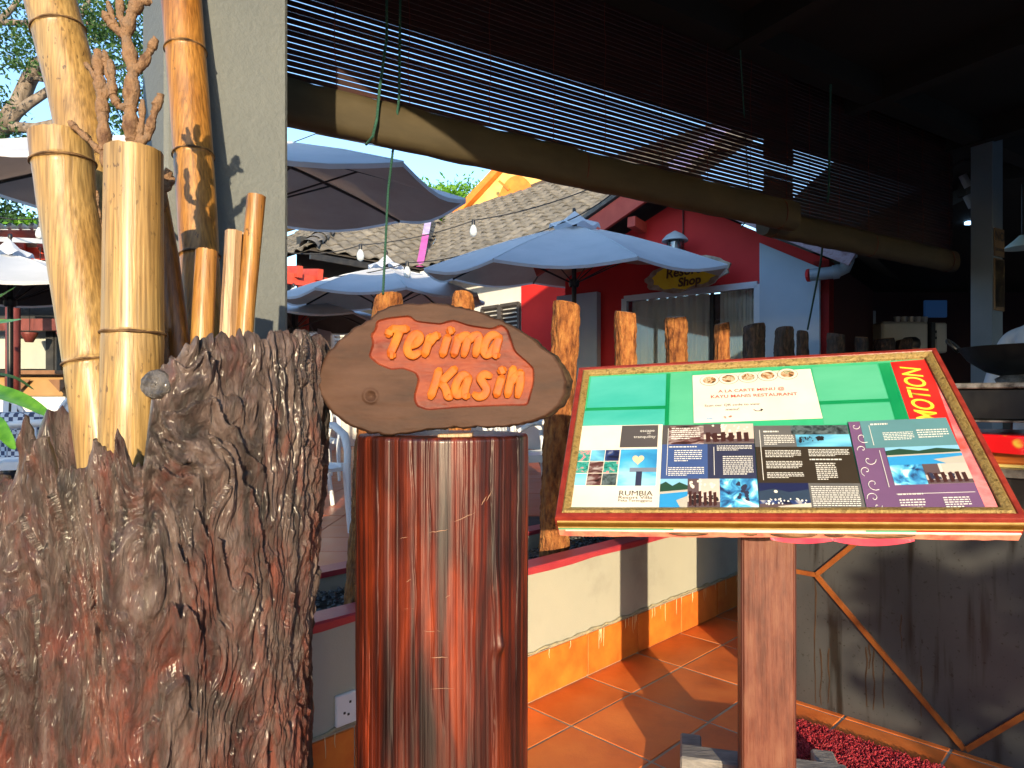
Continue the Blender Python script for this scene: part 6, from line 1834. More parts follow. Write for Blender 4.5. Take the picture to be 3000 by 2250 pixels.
# window frame, panes, curtains
MT['wframe'] = M('white_window_frame', (.62, .68, .74), (.66, .72, .78), ns=4, rough=.4)
for a, b in (((WS0, WZ1), (0, WZ1)), ((WS0, WZ0), (0, WZ0)), ((WS0, WZ0), (WS0, WZ1)), ((0, WZ0), (0, WZ1))):
    MB().bar(sp_(a[0], .02, a[1]), sp_(b[0], .02, b[1]), .07, .06, gnr).build('window_frame', MT['wframe'], shop)
MB().prism([sp_(WS0 + .03, -.04, WZ0 + .03), sp_(-.03, -.04, WZ0 + .03), sp_(-.03, -.04, WZ1 - .03), sp_(WS0 + .03, -.04, WZ1 - .03)], -gnr * .006).build('window_pane', glass('shop_glass', (.97, .98, .98), .02, .1), shop)
MB().prism([sp_(WS0 - .2, -.9, .5), sp_(.1, -.9, .5), sp_(.1, -.9, 2.7), sp_(WS0 - .2, -.9, 2.7)], -gnr * .05).build('back_wall', MT['dgrey'], shop)
MT['curtain'] = M('cream_curtain', (.86, .84, .72), (.90, .88, .76), ns=4, rough=.85, transl=.2)
def curtain(s0, s1, seed):
    rr = random.Random(seed); n = 90; vs = []
    ph0 = rr.uniform(0, 6)
    for k in range(n + 1):
        s = s0 + (s1 - s0) * k / n
        w = .028 * math.sin(k * .55 + ph0 + .6 * math.sin(k * .13)) + .012 * math.sin(k * 1.3 + ph0)
        vs += [sp_(s, -.10 + w * .6, WZ1 - .02), sp_(s, -.10 + w, 1.8), sp_(s + .01 * math.sin(k), -.10 + w * 1.2, WZ0 - .1)]
    fs = [(k * 3 + j, k * 3 + j + 1, (k + 1) * 3 + j + 1, (k + 1) * 3 + j) for k in range(n) for j in range(2)]
    MB().add(vs, fs).build('curtain', MT['curtain'], shop, smooth=True)
curtain(WS0 + .05, -.60, 1); curtain(-.47, -.02, 2)
MB().bar(sp_(-.535, -.03, WZ0), sp_(-.535, -.03, WZ1), .035, .03, gnr).build('mullion', MT['black'], shop)
# roof edges: red barge board on the left, weathered one on the right
MT['barge'] = M('weathered_lilac_board', (.20, .12, .14), (.36, .27, .30), (.27, .17, .19), ns=12, stretch=(1, 1, 2), rough=.7, bump=.3, bs=60)
MB().bar(sp_(-2.75, .42, 3.06), sp_(apx, .42, 3.86), .05, .24).build('barge_board', MT['redwood'], shop)
MB().bar(sp_(apx, .42, 3.84), sp_(1.05, .42, 2.72), .05, .24).build('barge_board', MT['barge'], shop)
MB().add([sp_(-2.75, .42, 3.20), sp_(apx, .42, 3.98), sp_(apx, -2.4, 3.98), sp_(-2.75, -2.4, 3.20)], [(0, 1, 2, 3)]).build('roof', MT['rtile_far'], shop)
MB().add([sp_(apx, .42, 3.98), sp_(1.05, .42, 2.86), sp_(1.05, -2.4, 2.86), sp_(apx, -2.4, 3.98)], [(0, 1, 2, 3)]).build('roof', MT['rtile_far'], shop)
MB().bar(sp_(-1.35, .1, 3.42), sp_(-1.35, .40, 3.44), .1, .12).build('purlin_end', MT['redwood'], shop)
MB().tube([sp_(apx + .05, .02, 3.6), sp_(apx + .05, .02, 3.05)], .008, 6).build('conduit', MT['black'], shop)
for k in range(10):
    f = (k + .5) / 10
    MB().bar(sp_(-2.75 + 1.83 * f - .09, .40, 3.24 + .78 * f - .03), sp_(-2.75 + 1.83 * f + .09, .40, 3.24 + .78 * f + .05), .16, .05).build('verge_tile', MT['rtile'], shop)
# wall lantern
lt = at(1990, 738, 7.72)
lan = thing('wall_lantern', 'round ship style wall lantern with pale cap on the crimson shop wall', 'lantern', lt)
lc_ = lt + gnr * .12
MB().lathe([(.012, .22), (.10, .17), (.145, .12), (.15, .10), (.12, .10), (.10, .11)], lc_, 24).build('cap', M('lantern_cap', (.42, .46, .48), rough=.5), lan, smooth=40)
MB().lathe([(.085, .10), (.088, .0), (.08, -.09), (.06, -.13), (.001, -.13)], lc_, 20).build('globe', glass('lantern_glass', (.85, .9, .9), .03, .6), lan, smooth=True)
MB().lathe([(.03, .09), (.04, .03), (.04, -.04), (.02, -.08), (.001, -.08)], lc_, 14).build('bulb', MT['white_plastic'], lan, smooth=True)
for k in range(5):
    a = k * 2 * math.pi / 5
    MB().tube([lc_ + V((.095 * math.cos(a), .095 * math.sin(a), z)) for z in (.10, 0, -.08)] + [lc_ + V((.05 * math.cos(a), .05 * math.sin(a), -.14))], .006, 5).build('cage_bar', MT['rib'], lan)
MB().bar(lc_ + V((.02, 0, -.02)), lc_ - gnr * .12 + V((.05, 0, -.04)), .07, .10).build('bracket', MT['rib'], lan)
# oval shop sign
sg0 = at(2014, 806, 7.55)
sign = thing('shop_sign', 'oval yellow wooden sign reading Shop half hidden by the parasol', 'sign', sg0)
def sgp(dx, dz, out): return sg0 + gs * dx + V((0, 0, dz)) + gnr * (out + .02)
ov = [sgp(.50 * math.cos(a * .1745) * (1 + .05 * math.sin(a * 1.9)), .185 * math.sin(a * .1745) * (1 + .08 * math.sin(a * 1.3)) + .03 * math.cos(a * .1745), 0) for a in range(36)]
MB().prism(ov, gnr * .035).build('slab', M('sign_slab_wood', (.30, .20, .13), (.5, .40, .30), ns=14, rough=.6), sign)
iv_ = [sgp(.40 * math.cos(a * .1745) * (1 + .05 * math.sin(a * 2.3)), .155 * math.sin(a * .1745) * (1 + .1 * math.sin(a * 1.7)) + .022 * math.cos(a * .1745), .0352) for a in range(36)]
MB().prism(iv_, gnr * .006).build('yellow_field', M('sign_yellow', (.92, .60, .01), (.95, .68, .02), ns=10, rough=.5), sign)
MT['signink'] = M('sign_brown_ink', (.12, .045, .012), rough=.6)
put_text('lettering', 'Resort', .15, sgp(-.03, .035, .048), (gs + V((0, 0, .05))).normalized(), V((0, 0, 1)), MT['signink'], sign, offset=.004, shear=.1)
put_text('lettering', 'Shop', .135, sgp(.05, -.085, .048), (gs + V((0, 0, .05))).normalized(), V((0, 0, 1)), MT['signink'], sign, offset=.005, shear=.1)
# drain pipe at the right end of the shop
pp = thing('drain_pipe', 'grey plastic drain pipe elbow beside the blue pilaster', 'pipe', at(2400, 800, 6.6))
MT['pvc'] = M('grey_pvc', (.30, .36, .42), (.34, .40, .46), ns=6, rough=.4)
P = [at(2372, 806, 6.75), at(2410, 802, 6.7), at(2450, 797, 6.65), at(2475, 786, 6.62), at(2483, 765, 6.6), at(2484, 750, 6.6)]
MB().tube(P, .062, 14).build('pipe', MT['pvc'], pp, smooth=50)
MB().tube([at(2440, 798, 6.66), at(2458, 795, 6.64)], .072, 14).build('coupling', MT['pvc'], pp, smooth=50)
MB().tube([at(2484, 756, 6.6), at(2484, 746, 6.6)], .085, 14).build('coupling', MT['pvc'], pp, smooth=50)
MB().tube([at(2366, 807, 6.77), at(2374, 806, 6.75)], .066, 12).build('red_end', MT['redpaint'], pp)

# ------------------------------------------------------------------ plastic chairs and tables on the terrace
def chair_proto():
    t = thing('plastic_chair', '', 'chair', (0, 0, 0))
    m = MT['white_plastic']
    # seat: gently dished slab
    n = 9; vs = []; fs = []
    for k, dz in enumerate((0, -.022)):
        for j in range(n):
            for i in range(n):
                u, v = i / (n - 1) * 2 - 1, j / (n - 1) * 2 - 1
                vs.append(V((u * (.225 - .02 * v), v * .215, .42 + dz - .012 * (1 - u * u) * (1 - v * v) - .018 * (v < -.8))))
    for k in (0, 1):
        for j in range(n - 1):
            for i in range(n - 1):
                a = k * n * n + j * n + i; fs.append((a, a + 1, a + n + 1, a + n))
    ed = [j for j in range(n)] + [n * (j + 1) - 1 for j in range(1, n)] + [n * n - 1 - j for j in range(1, n)] + [n * (n - 1 - j) for j in range(1, n - 1)]
    for q in range(len(ed)):
        a, b = ed[q], ed[(q + 1) % len(ed)]; fs.append((a, b, n * n + b, n * n + a))
    MB().add(vs, fs).build('seat', m, t, smooth=40, local=True)
    # backrest: arched frame and slats
    top = [V((.215 * math.sin(a), .23 + .02 * math.cos(a) + .10 * 1.0, .66 + .19 * math.cos(a))) for a in np.linspace(-1.9, 1.9, 17)]
    fr_ = [V((-.20, .205, .41))] + top + [V((.20, .205, .41))]
    br = MB().tube(fr_, .017, 8).build('backrest', m, t, smooth=60, local=True)
    for k in range(7):
        x = -.15 + .05 * k
        zt = .66 + .19 * math.sqrt(max(0, 1 - (x / .215) ** 2))
        MB().bar(V((x * .92, .21, .45)), V((x, .335, zt - .005)), .034, .009, V((0, 1, 0))).build('slat', m, br, local=True)
    for sx in (-1, 1):
        arm = [V((sx * .205, .28, .60)), V((sx * .25, .20, .655)), V((sx * .265, .05, .665)), V((sx * .268, -.12, .655)), V((sx * .27, -.20, .60)), V((sx * .272, -.225, .50)), V((sx * .268, -.225, .42))]
        MB().tube(arm, [.016, .022, .025, .026, .026, .024, .022], 8, flat=.7).build('arm', m, t, smooth=60, local=True)
        MB().tube([V((sx * .262, -.222, .43)), V((sx * .262, -.235, .22)), V((sx * .268, -.25, .0))], [.026, .021, .016], 7).build('leg', m, t, smooth=50, local=True)
        MB().tube([V((sx * .205, .215, .43)), V((sx * .215, .255, .22)), V((sx * .235, .30, .0))], [.026, .021, .016], 7).build('leg', m, t, smooth=50, local=True)
        MB().bar(V((sx * .235, -.215, .405)), V((sx * .21, .21, .405)), .02, .05).build('seat_rail', m, t, local=True)
    return t
proto = chair_proto()
CH = [((-1.34, 3.95), 62, 'white plastic armchair seen between the stump and the round log'), ((-1.75, 5.3), -150, 'white plastic armchair behind the nearest one, right of the stump'), ((-3.15, 4.35), -60, 'white plastic chair with tall rounded back at the left edge'),
      ((-3.62, 4.55), 35, 'white plastic chair partly hidden by the long green leaf'), ((-3.05, 5.15), 165, 'white plastic chair behind the jagged left rim of the stump'), ((.18, 4.9), 120, 'cream plastic chair glimpsed between the round log and the menu board'), ((-2.1, 6.9), 20, 'white plastic chair far back on the terrace behind the stump')]
for k, ((x, y), a, lb) in enumerate(CH):
    o = proto if k == 0 else copy_tree(proto)
    o.location = (x, y, .502); o.rotation_euler = (0, 0, R(a)); tag(o, lb, 'chair', 'white plastic chairs on the terrace')
def check_mat():
    m, nt, b = new_mat('gingham_cloth'); N, L = nt.nodes, nt.links
    tc = N.new('ShaderNodeTexCoord'); ck = N.new('ShaderNodeTexChecker'); ck.inputs['Scale'].default_value = 34
    L.new(tc.outputs['Object'], ck.inputs['Vector']); ck.inputs['Color1'].default_value = (.62, .64, .68, 1); ck.inputs['Color2'].default_value = (.06, .07, .13, 1)
    L.new(ck.outputs[0], b.inputs['Base Color']); b.inputs['Roughness'].default_value = .8; return m
MT['gingham'] = check_mat()
def table(x, y, lb, lb2, drop=.22):
    t = thing('terrace_table', lb, 'table', (x, y, .502), 'tables on the terrace')
    b = V((x, y, .502))
    MB().lathe([(.001, .70), (.42, .70), (.42, .725), (.001, .725)], b, 32).build('table_top', MT['white_plastic'], t)
    for k in range(4):
        a = k * math.pi / 2 + .6
        MB().tube([b + V((.3 * math.cos(a), .3 * math.sin(a), .70)), b + V((.34 * math.cos(a), .34 * math.sin(a), .0))], [.025, .02], 8).build('leg', MT['white_plastic'], t)
    vs, fs = [], []; n = 64
    for i, (r, z) in enumerate(((.001, .729), (.42, .729), (.435, .715), (.45, .715 - drop))):
        for k in range(n):
            a = 2 * math.pi * k / n; w = .025 * math.sin(k * .9) if i == 3 else 0
            vs.append(b + V(((r + w) * math.cos(a), (r + w) * math.sin(a), z)))
    for i in range(3):
        for k in range(n): fs.append((i * n + k, i * n + (k + 1) % n, (i + 1) * n + (k + 1) % n, (i + 1) * n + k))
    o = MB().add(vs, fs).build('table_cloth', MT['gingham'], smooth=True, loc=b + V((0, 0, .729)))
    tag(o, lb2, 'cloth', 'gingham cloths')
table(-2.05, 4.15, 'round terrace table under a gingham cloth, hidden behind the stump', 'navy and white gingham cloth behind the right edge of the stump', .45)
table(-3.5, 5.0, 'round terrace table under a gingham cloth at the left edge', 'blue and white gingham cloth between the white chairs at the left', .3)

# ------------------------------------------------------------------ palm leaves and pot at the left edge
pot_c = V((-1.36, 1.62, 0))
palm = thing('potted_palm', 'long bladed green palm in a black pot at the left edge', 'plant', pot_c)
MB().lathe([(.001, .0), (.15, .0), (.21, .9), (.23, .98), (.235, 1.05), (.20, 1.05), (.19, .98), (.001, .97)], pot_c, 26).build('pot', MT['black'], palm, smooth=40)
MT['blade'] = M('palm_blade', (.05, .20, .012), (.14, .36, .03), ns=30, stretch=(1, 1, .2), rough=.35, transl=.25)
def blade(P, w, mat=MT['blade'], nm='leaf'):
    P = [V(p) for p in spline3(P)]
    n = len(P); vs = []; fs = []
    for k, p in enumerate(P):
        t = (P[min(k + 1, n - 1)] - P[max(k - 1, 0)]).normalized()
        up = V((0, -.55, .83)); sd_ = t.cross(up).normalized(); u_ = sd_.cross(t)
        f = k / (n - 1); ww = w * (math.sin(math.pi * min(1, .12 + f * .88)) ** .6)
        for q in (-1, -.5, 0, .5, 1): vs.append(p + sd_ * (q * ww) + u_ * (.18 * ww * (abs(q) - .5)))
    for k in range(n - 1):
        for q in range(4): fs.append((k * 5 + q, k * 5 + q + 1, (k + 1) * 5 + q + 1, (k + 1) * 5 + q))
    MB().add(vs, fs).build(nm, mat, palm, smooth=True)
def spline3(P, n=6):
    P = [np.array(p[:], float) for p in P]; out = []
    for i in range(len(P) - 1):
        p0 = P[max(i - 1, 0)]; p1 = P[i]; p2 = P[i + 1]; p3 = P[min(i + 2, len(P) - 1)]
        for k in range(n):
            t = k / n; out.append(.5 * (2 * p1 + (p2 - p0) * t + (2 * p0 - 5 * p1 + 4 * p2 - p3) * t * t + (3 * p1 - 3 * p2 + p3 - p0) * t ** 3))
    out.append(P[-1]); return out
stem = pot_c + V((0, 0, 1.0))
blade([stem, at(-140, 1120, 1.5), at(-20, 1145, 1.42), at(70, 1175, 1.38), at(152, 1222, 1.34)], .021)
blade([stem, at(-160, 1000, 1.5), at(-60, 905, 1.42), at(0, 868, 1.40), at(46, 840, 1.38)], .024)
blade([stem, at(-150, 960, 1.5), at(-50, 945, 1.45), at(20, 942, 1.42), at(62, 936, 1.40)], .013)
blade([stem, at(-130, 1200, 1.45), at(-30, 1230, 1.38), at(10, 1270, 1.35), at(44, 1318, 1.33)], .017)
blade([stem, at(-190, 900, 1.55), at(-140, 760, 1.55), at(-60, 700, 1.55)], .02)
blade([stem, at(-140, 1110, 1.6), at(-40, 1095, 1.65), at(40, 1105, 1.62), at(100, 1142, 1.6)], .006, MT['leaf'])

# ------------------------------------------------------------------ pergola and cafe at the far left
perg = thing('pergola_cafe', 'open cafe with maroon posts, metal sheet roof and wooden bar at the far left', 'building', at(60, 1300, 9.5))
MT['mpost'] = M('maroon_round_post', (.10, .018, .016), (.20, .05, .045), ns=10, stretch=(1, 1, .3), rough=.5)
MT['sheet'] = M('corrugated_sheet', (.30, .32, .35), (.42, .44, .47), ns=6, rough=.45, metal=.3)
pz = at(38, 1180, 8.9)
MB().tube([V((pz.x, 8.9, .5)), V((pz.x, 8.9, 3.5))], .085, 14).build('post', MT['mpost'], perg, smooth=True)
for px in (-160, 330, 560):
    q = at(px, 1180, 8.9); MB().tube([V((q.x, 8.9, .5)), V((q.x, 8.9, 3.4))], .08, 12).build('post', MT['mpost'], perg, smooth=True)
MB().bar(at(-300, 738, 8.8), at(520, 752, 8.8), .10, .16).build('beam', MT['redwood'], perg)
for k, px in enumerate((-60, 60, 118, 240, 360)):
    MB().bar(at(px, 712, 8.4), at(px + 30, 760, 10.2), .07, .12).build('rafter', MT['redwood'], perg)
for k in range(24):
    x0 = at(-260, 690, 8.5).x + k * .14
    MB().tube([V((x0, 8.3, 3.52)), V((x0, 11.6, 3.1))], .05, 6, cap=False, flat=.5).build('roof_rib', MT['sheet'], perg, smooth=True)
MB().prism([V((-9.5, 8.35, 3.48)), V((-4.7, 8.35, 3.48)), V((-4.7, 11.6, 3.06)), V((-9.5, 11.6, 3.06))], (0, 0, .01)).build('roof_sheet', MT['sheet'], perg)
MB().bar(at(-260, 690, 8.25), at(330, 716, 8.25), .03, .06).build('gutter', MT['sheet'], perg)
MB().box((-7.2, 11.9, 1.9), (6.5, .15, 3.2), None).build('back_wall', MT['dgrey'], perg)
MT['lglass'] = M('pale_window_glass', (.34, .38, .36), (.45, .46, .40), ns=1.2, rough=.15, spec=.6)
for x0, x1, mat in ((52, 128, MT['lglass']), (-70, 10, MT['lglass']), (172, 230, M('ochre_wall', (.62, .42, .12), (.7, .5, .18), ns=2, rough=.7))):
    a, b = at(x0, 962, 11.7), at(x1, 1080, 11.7)
    MB().box(((a.x + b.x) / 2, 11.78, (a.z + b.z) / 2), (b.x - a.x, .05, a.z - b.z), None).build('window_pane', mat, perg)
for x0, x1 in ((126, 150), (152, 172), (10, 24)):
    a, b = at(x0, 940, 11.6), at(x1, 1085, 11.6)
    MB().box(((a.x + b.x) / 2, 11.7, (a.z + b.z) / 2), (b.x - a.x, .08, a.z - b.z), None, .005).build('door_leaf', MT['black'], perg)
MB().bar(at(-200, 952, 11.3), at(420, 952, 11.3), .12, .20).build('lintel', MT['mpost'], perg)
MT['bar'] = M('brown_bar_top', (.16, .075, .03), (.22, .11, .05), ns=8, rough=.4)
MB().bar(at(-200, 1092, 10.2), at(420, 1092, 10.2), .35, .06).build('bar_top', MT['bar'], perg)
MB().bar(at(-200, 1130, 10.3), at(420, 1130, 10.3), .10, .32).build('bar_front', M('bar_front_tan', (.30, .17, .06), (.36, .21, .08), ns=5, rough=.6), perg)
for px in (60, 180, 300):
    c0 = at(px, 1112, 10.2)
    MB().prism([c0 + V((-.18, -.03, .0)), c0 + V((.18, -.03, .0)), c0 + V((0, -.03, -.19))], (0, -.012, 0)).build('bar_ornament', MT['bar'], perg)
MB().bar(at(-200, 1190, 10.35), at(420, 1190, 10.35), .08, .42).build('bar_base', MT['white'], perg)
for k, px in enumerate((86, 190)):
    fp = at(px, 985 if k == 0 else 984, 11.2)
    w_ = thing('wall_planter', ('small maroon hanging planter before the pale window at the far left', 'small dark hanging planter before the ochre wall at the far left')[k], 'planter', fp, 'hanging planters in the cafe')
    MB().lathe([(.001, -.1), (.06, -.1), (.12, .03), (.13, .06), (.10, .06), (.09, .03)], fp, 14).build('bowl', MT['mpost'], w_, smooth=True)
    MB().tube([fp + V((0, 0, .05)), fp + V((0, 0, .5))], .006, 5).build('hanger', MT['cable'], w_)
lp = at(118, 890, 8.2)
pl = thing('pendant_lamp', 'grey conical pendant lamp hanging under the pergola at the far left', 'lamp', lp)
MB().lathe([(.02, .12), (.06, .10), (.16, .0), (.165, -.01), (.15, -.005), (.05, .085)], lp, 24).build('shade', M('grey_lamp_shade', (.06, .065, .07), rough=.4), pl, smooth=40)
MB().tube([lp + V((0, 0, .12)), lp + V((0, 0, .7))], .006, 5).build('cord', MT['cable'], pl)

# ------------------------------------------------------------------ festoon bulbs on black cables
def catenary(a, b, sag, n=40):
    return [a.lerp(b, k / n) - V((0, 0, sag * 4 * (k / n) * (1 - k / n))) for k in range(n + 1)]
MT['bulb'] = M('white_glass_bulb', (.72, .76, .76), rough=.15, transl=.4)
def festoon(label, pts, sag, bulbs, r=.007):
    P = []
    for i in range(len(pts) - 1): P += catenary(pts[i], pts[i + 1], sag)
    t = thing('festoon_cable', label, 'cable', pts[0], 'bulb cables across the terrace')
    MB().tube(P, r, 6).build('wire', MT['cable'], t, smooth=True)
    for (px, py, Y, lb) in bulbs:
        p = at(px, py, Y)
        q = thing('festoon_bulb', lb, 'bulb', p, 'festoon bulbs')
        s = Y / 8.0
        MB().lathe([(.018 * s, .10 * s), (.022 * s, .085 * s), (.022 * s, .035 * s)], p, 12).build('socket', MT['rib'], q, smooth=40)
        MB().lathe([(.020 * s, .035 * s), (.040 * s, -.01 * s), (.046 * s, -.05 * s), (.036 * s, -.085 * s), (.012 * s, -.102 * s), (.0005, -.103 * s)], p, 14).build('glass', MT['bulb'], q, smooth=True)
        best = min(P, key=lambda w: (w - p).length)
        MB().tube([p + V((0, 0, .09 * s)), best], .005, 5).build('lead', MT['cable'], q)
festoon('lower bulb cable before the tiled roofs', [at(842, 740, 7.6), at(1056, 718, 7.9), at(1390, 645, 7.8), at(1760, 540, 7.2)], .05, [(1056, 740, 7.9, 'white festoon bulb left of the rope before the wavy roof'), (1387, 668, 7.8, 'white festoon bulb beside the valley flashing')])
festoon('upper bulb cable towards the shop parasol', [at(980, 810, 8.2), at(1192, 770, 8.0), at(1400, 735, 7.8), at(1640, 655, 7.4), at(1790, 570, 7.0)], .03, [(1193, 790, 8.0, 'small white festoon bulb under the eave above the plaque')])
festoon('thin wire crossing the sky gap right of the pillar', [at(838, 425, 9.0), at(925, 392, 9.0), at(1130, 432, 9.0), at(1260, 330, 9.0)], .0, [])
festoon('cable with bulb before the pergola at the far left', [at(-120, 590, 7.5), at(110, 640, 7.5), at(420, 600, 7.5)], .08, [(116, 676, 7.5, 'white festoon bulb hanging at the left before the pergola')])

# ------------------------------------------------------------------ dim restaurant interior at the right
MT['appl'] = M('cream_appliance', (.40, .40, .36), (.46, .46, .42), ns=3, rough=.4)
a, b = at(2572, 950, 8.6), at(2762, 1010, 8.6)
cm = thing('coffee_machine', 'cream coffee machine with dark control panel behind the fence logs', 'appliance', V(((a.x + b.x) / 2, 8.7, b.z)))
MB().box(((a.x + at(2708, 0, 8.6).x) / 2, 8.75, (a.z + b.z) / 2 - .05), (at(2708, 0, 8.6).x - a.x, .5, a.z - b.z + .15), None, .03).build('body', MT['appl'], cm)
MB().box(((at(2712, 0, 8.6).x + at(2724, 0, 8.6).x) / 2, 8.72, (a.z + b.z) / 2 - .05), (.06, .48, a.z - b.z + .13), None, .01).build('dark_band', MT['black'], cm)
MB().box(((at(2726, 0, 8.6).x + b.x) / 2, 8.74, (a.z + b.z) / 2 - .05), (b.x - at(2726, 0, 8.6).x, .48, a.z - b.z + .12), None, .02).build('control_side', MT['appl'], cm)
for k in range(2):
    q = at(2736, 972 + k * 18, 8.49); MB().box(q, (.07, .02, .035), None, .004).build('button_panel', MT['black'], cm)
cup = M('white_cup', (.36, .38, .40), rough=.3)
for k in range(5):
    q = at(2628 + k * 20, 946, 8.7)
    o = MB().lathe([(.001, 0), (.03, 0), (.042, .10), (.038, .10), (.027, .006)], q + V((0, 0, -.02)), 14).build('cup', cup, smooth=50, loc=q)
    tag(o, ('cup stacked on the coffee machine, nearest its left side', 'second cup from the left on the coffee machine', 'middle cup on the coffee machine', 'second cup from the right on the coffee machine', 'rightmost cup on the coffee machine')[k], 'cup', 'cups on the coffee machine')
ctb = MB().box((5.35, 8.9, .95), (2.2, .7, .9), None, .02).build('service_counter', MT['dgrey'], loc=V((5.35, 8.9, .5)))
tag(ctb, 'dark service counter carrying the coffee machine in the hall', 'counter')
# person with a dark hat seen behind the menu board
def skin_person(name, label, joints, edges, mat, loc):
    me = bpy.data.meshes.new(name)
    me.from_pydata([tuple(V(j[0]) - V(loc)) for j in joints], edges, [])
    ob = bpy.data.objects.new(name, me); C.objects.link(ob)
    md = ob.modifiers.new('skin', 'SKIN'); md.use_smooth_shade = True
    for k, v in enumerate(me.skin_vertices[0].data):
        v.radius = joints[k][1]; v.use_root = (k == 0)
    sb = ob.modifiers.new('sub', 'SUBSURF'); sb.levels = 2; sb.render_levels = 2
    dg = bpy.context.evaluated_depsgraph_get(); dg.update()
    m2 = bpy.data.meshes.new_from_object(ob.evaluated_get(dg))
    bpy.data.objects.remove(ob)
    m2.materials.clear(); m2.materials.append(mat)
    return m2
MT['skin'] = M('skin_brown', (.30, .16, .09), (.34, .19, .11), ns=8, rough=.5)
MT['shirt'] = M('white_chef_jacket', (.46, .52, .60), (.54, .60, .68), ns=5, rough=.8)
MT['trouser'] = M('dark_trousers', (.02, .02, .024), rough=.8)
def person(name, label, base, face, body_mat, hat, arms_fwd, seated=False, hgt=1.68):
    b = V(base); c, s = math.cos(face), math.sin(face)
    k = hgt / 1.72
    def w(x, y, z): return b + V((x * c - y * s, x * s + y * c, z)) * 1.0 if False else b + V(((x * c - y * s) * k, (x * s + y * c) * k, z * k))
    t = thing(name, label, 'person', b)
    J = [(w(0, 0, .95), (.145, .105)), (w(0, 0, 1.10), (.135, .10)), (w(0, -.01, 1.28), (.165, .11)), (w(0, 0, 1.42), (.14, .085)), (w(0, 0, 1.49), (.055, .055)), (w(0, -.01, 1.55), (.055, .055))]
    E_ = [(0, 1), (1, 2), (2, 3), (3, 4), (4, 5)]
    for sg in (-1, 1):
        i = len(J)
        J += [(w(sg * .19, 0, 1.40), (.062, .062)), (w(sg * .25, -.03 - .04 * arms_fwd, 1.14), (.05, .05)), (w(sg * .20, -.22 * arms_fwd - .05, 1.02), (.04, .04)), (w(sg * .17, -.30 * arms_fwd - .05, 1.00), (.032, .026))]
        E_ += [(3, i), (i, i + 1), (i + 1, i + 2), (i + 2, i + 3)]
        i = len(J)
        J += [(w(sg * .095, 0, .86), (.09, .09)), (w(sg * .10, -.02, .48), (.062, .062)), (w(sg * .10, .02, .10), (.045, .045)), (w(sg * .105, -.10, .045), (.042, .035))]
        E_ += [(0, i), (i, i + 1), (i + 1, i + 2), (i + 2, i + 3)]
    me = skin_person('body', '', J, E_, body_mat, b)
    link_mesh('body', me, None, t)
    # head with nose, brow and ears, hands
    hd = MB(); n = 18
    prof = [(.001, -.115), (.035, -.11), (.055, -.085), (.066, -.05), (.073, 0), (.076, .04), (.068, .085), (.04, .115), (.001, .122)]
    vs = []
    for r, z in prof:
        for q in range(n):
            a = 2 * math.pi * q / n; fy_ = 1.18 if math.sin(a) < 0 else 1.1
            vs.append(w(r * math.cos(a), r * math.sin(a) * fy_ - .01, 1.64 + z))
    hd.add(vs, [(i * n + q, i * n + (q + 1) % n, (i + 1) * n + (q + 1) % n, (i + 1) * n + q) for i in range(len(prof) - 1) for q in range(n)])
    hd.tube([w(0, -.085, 1.665), w(0, -.105, 1.63), w(0, -.09, 1.615)], [.008, .014, .012], 7)
    for sg in (-1, 1): hd.tube([w(sg * .074, .0, 1.67), w(sg * .084, .01, 1.645), w(sg * .074, .0, 1.61)], [.01, .014, .008], 7)
    hd.build('head', MT['skin'], t, smooth=True)
    for sg in (-1, 1):
        hb = w(sg * .17, -.30 * arms_fwd - .06, 1.0); m = MB()
        fw = (w(0, -1, 0) - w(0, 0, 0)).normalized() if arms_fwd > .4 else V((0, 0, -1)); sd_ = (w(1, 0, 0) - w(0, 0, 0)).normalized()
        m.tube([hb, hb + fw * .05, hb + fw * .085], [.022, .034, .03], 8, flat=.55, up=V((0, 0, 1)) if arms_fwd > .4 else V((0, 1, 0)))
        for q in range(4):
            o_ = sd_ * ((q - 1.5) * .016); L = (.065, .075, .07, .055)[q]
            m.tube([hb + fw * .08 + o_, hb + fw * (.08 + L * .5) + o_ + V((0, 0, -.006)), hb + fw * (.08 + L * .85) + o_ + V((0, 0, -.02))], [.0088, .008, .006], 6)
        m.tube([hb + fw * .03 + sd_ * (-sg * .025), hb + fw * .06 + sd_ * (-sg * .048), hb + fw * .085 + sd_ * (-sg * .05)], [.011, .0095, .007], 6)
        m.build('hand', MT['skin'], t, smooth=True)
    hm = MB()
    if hat == 'cap':
        vs = []
        for r, z in ((.083, .03), (.09, .07), (.082, .115), (.05, .145), (.001, .15)):
            for q in range(n): a = 2 * math.pi * q / n; vs.append(w(r * math.cos(a), r * math.sin(a) * 1.15 - .005, 1.64 + z))
        hm.add(vs, [(i * n + q, i * n + (q + 1) % n, (i + 1) * n + (q + 1) % n, (i + 1) * n + q) for i in range(4) for q in range(n)])
        hm.add([w(-.06, -.08, 1.685), w(.06, -.08, 1.685), w(.05, -.16, 1.675), w(0, -.175, 1.673), w(-.05, -.16, 1.675), w(-.06, -.08, 1.695), w(.06, -.08, 1.695), w(.05, -.16, 1.682), w(0, -.175, 1.68), w(-.05, -.16, 1.682)],
               [(0, 1, 2, 3, 4), (5, 6, 7, 8, 9), (0, 1, 6, 5), (1, 2, 7, 6), (2, 3, 8, 7), (3, 4, 9, 8), (4, 0, 5, 9)])
        hm.build('hat', MT['black'], t, smooth=40)
    else:
        vs = []
        for r, z in ((.078, .02), (.084, .06), (.078, .10), (.05, .128), (.001, .134)):
            for q in range(n): a = 2 * math.pi * q / n; vs.append(w(r * math.cos(a), r * math.sin(a) * 1.1 + .012, 1.64 + z))
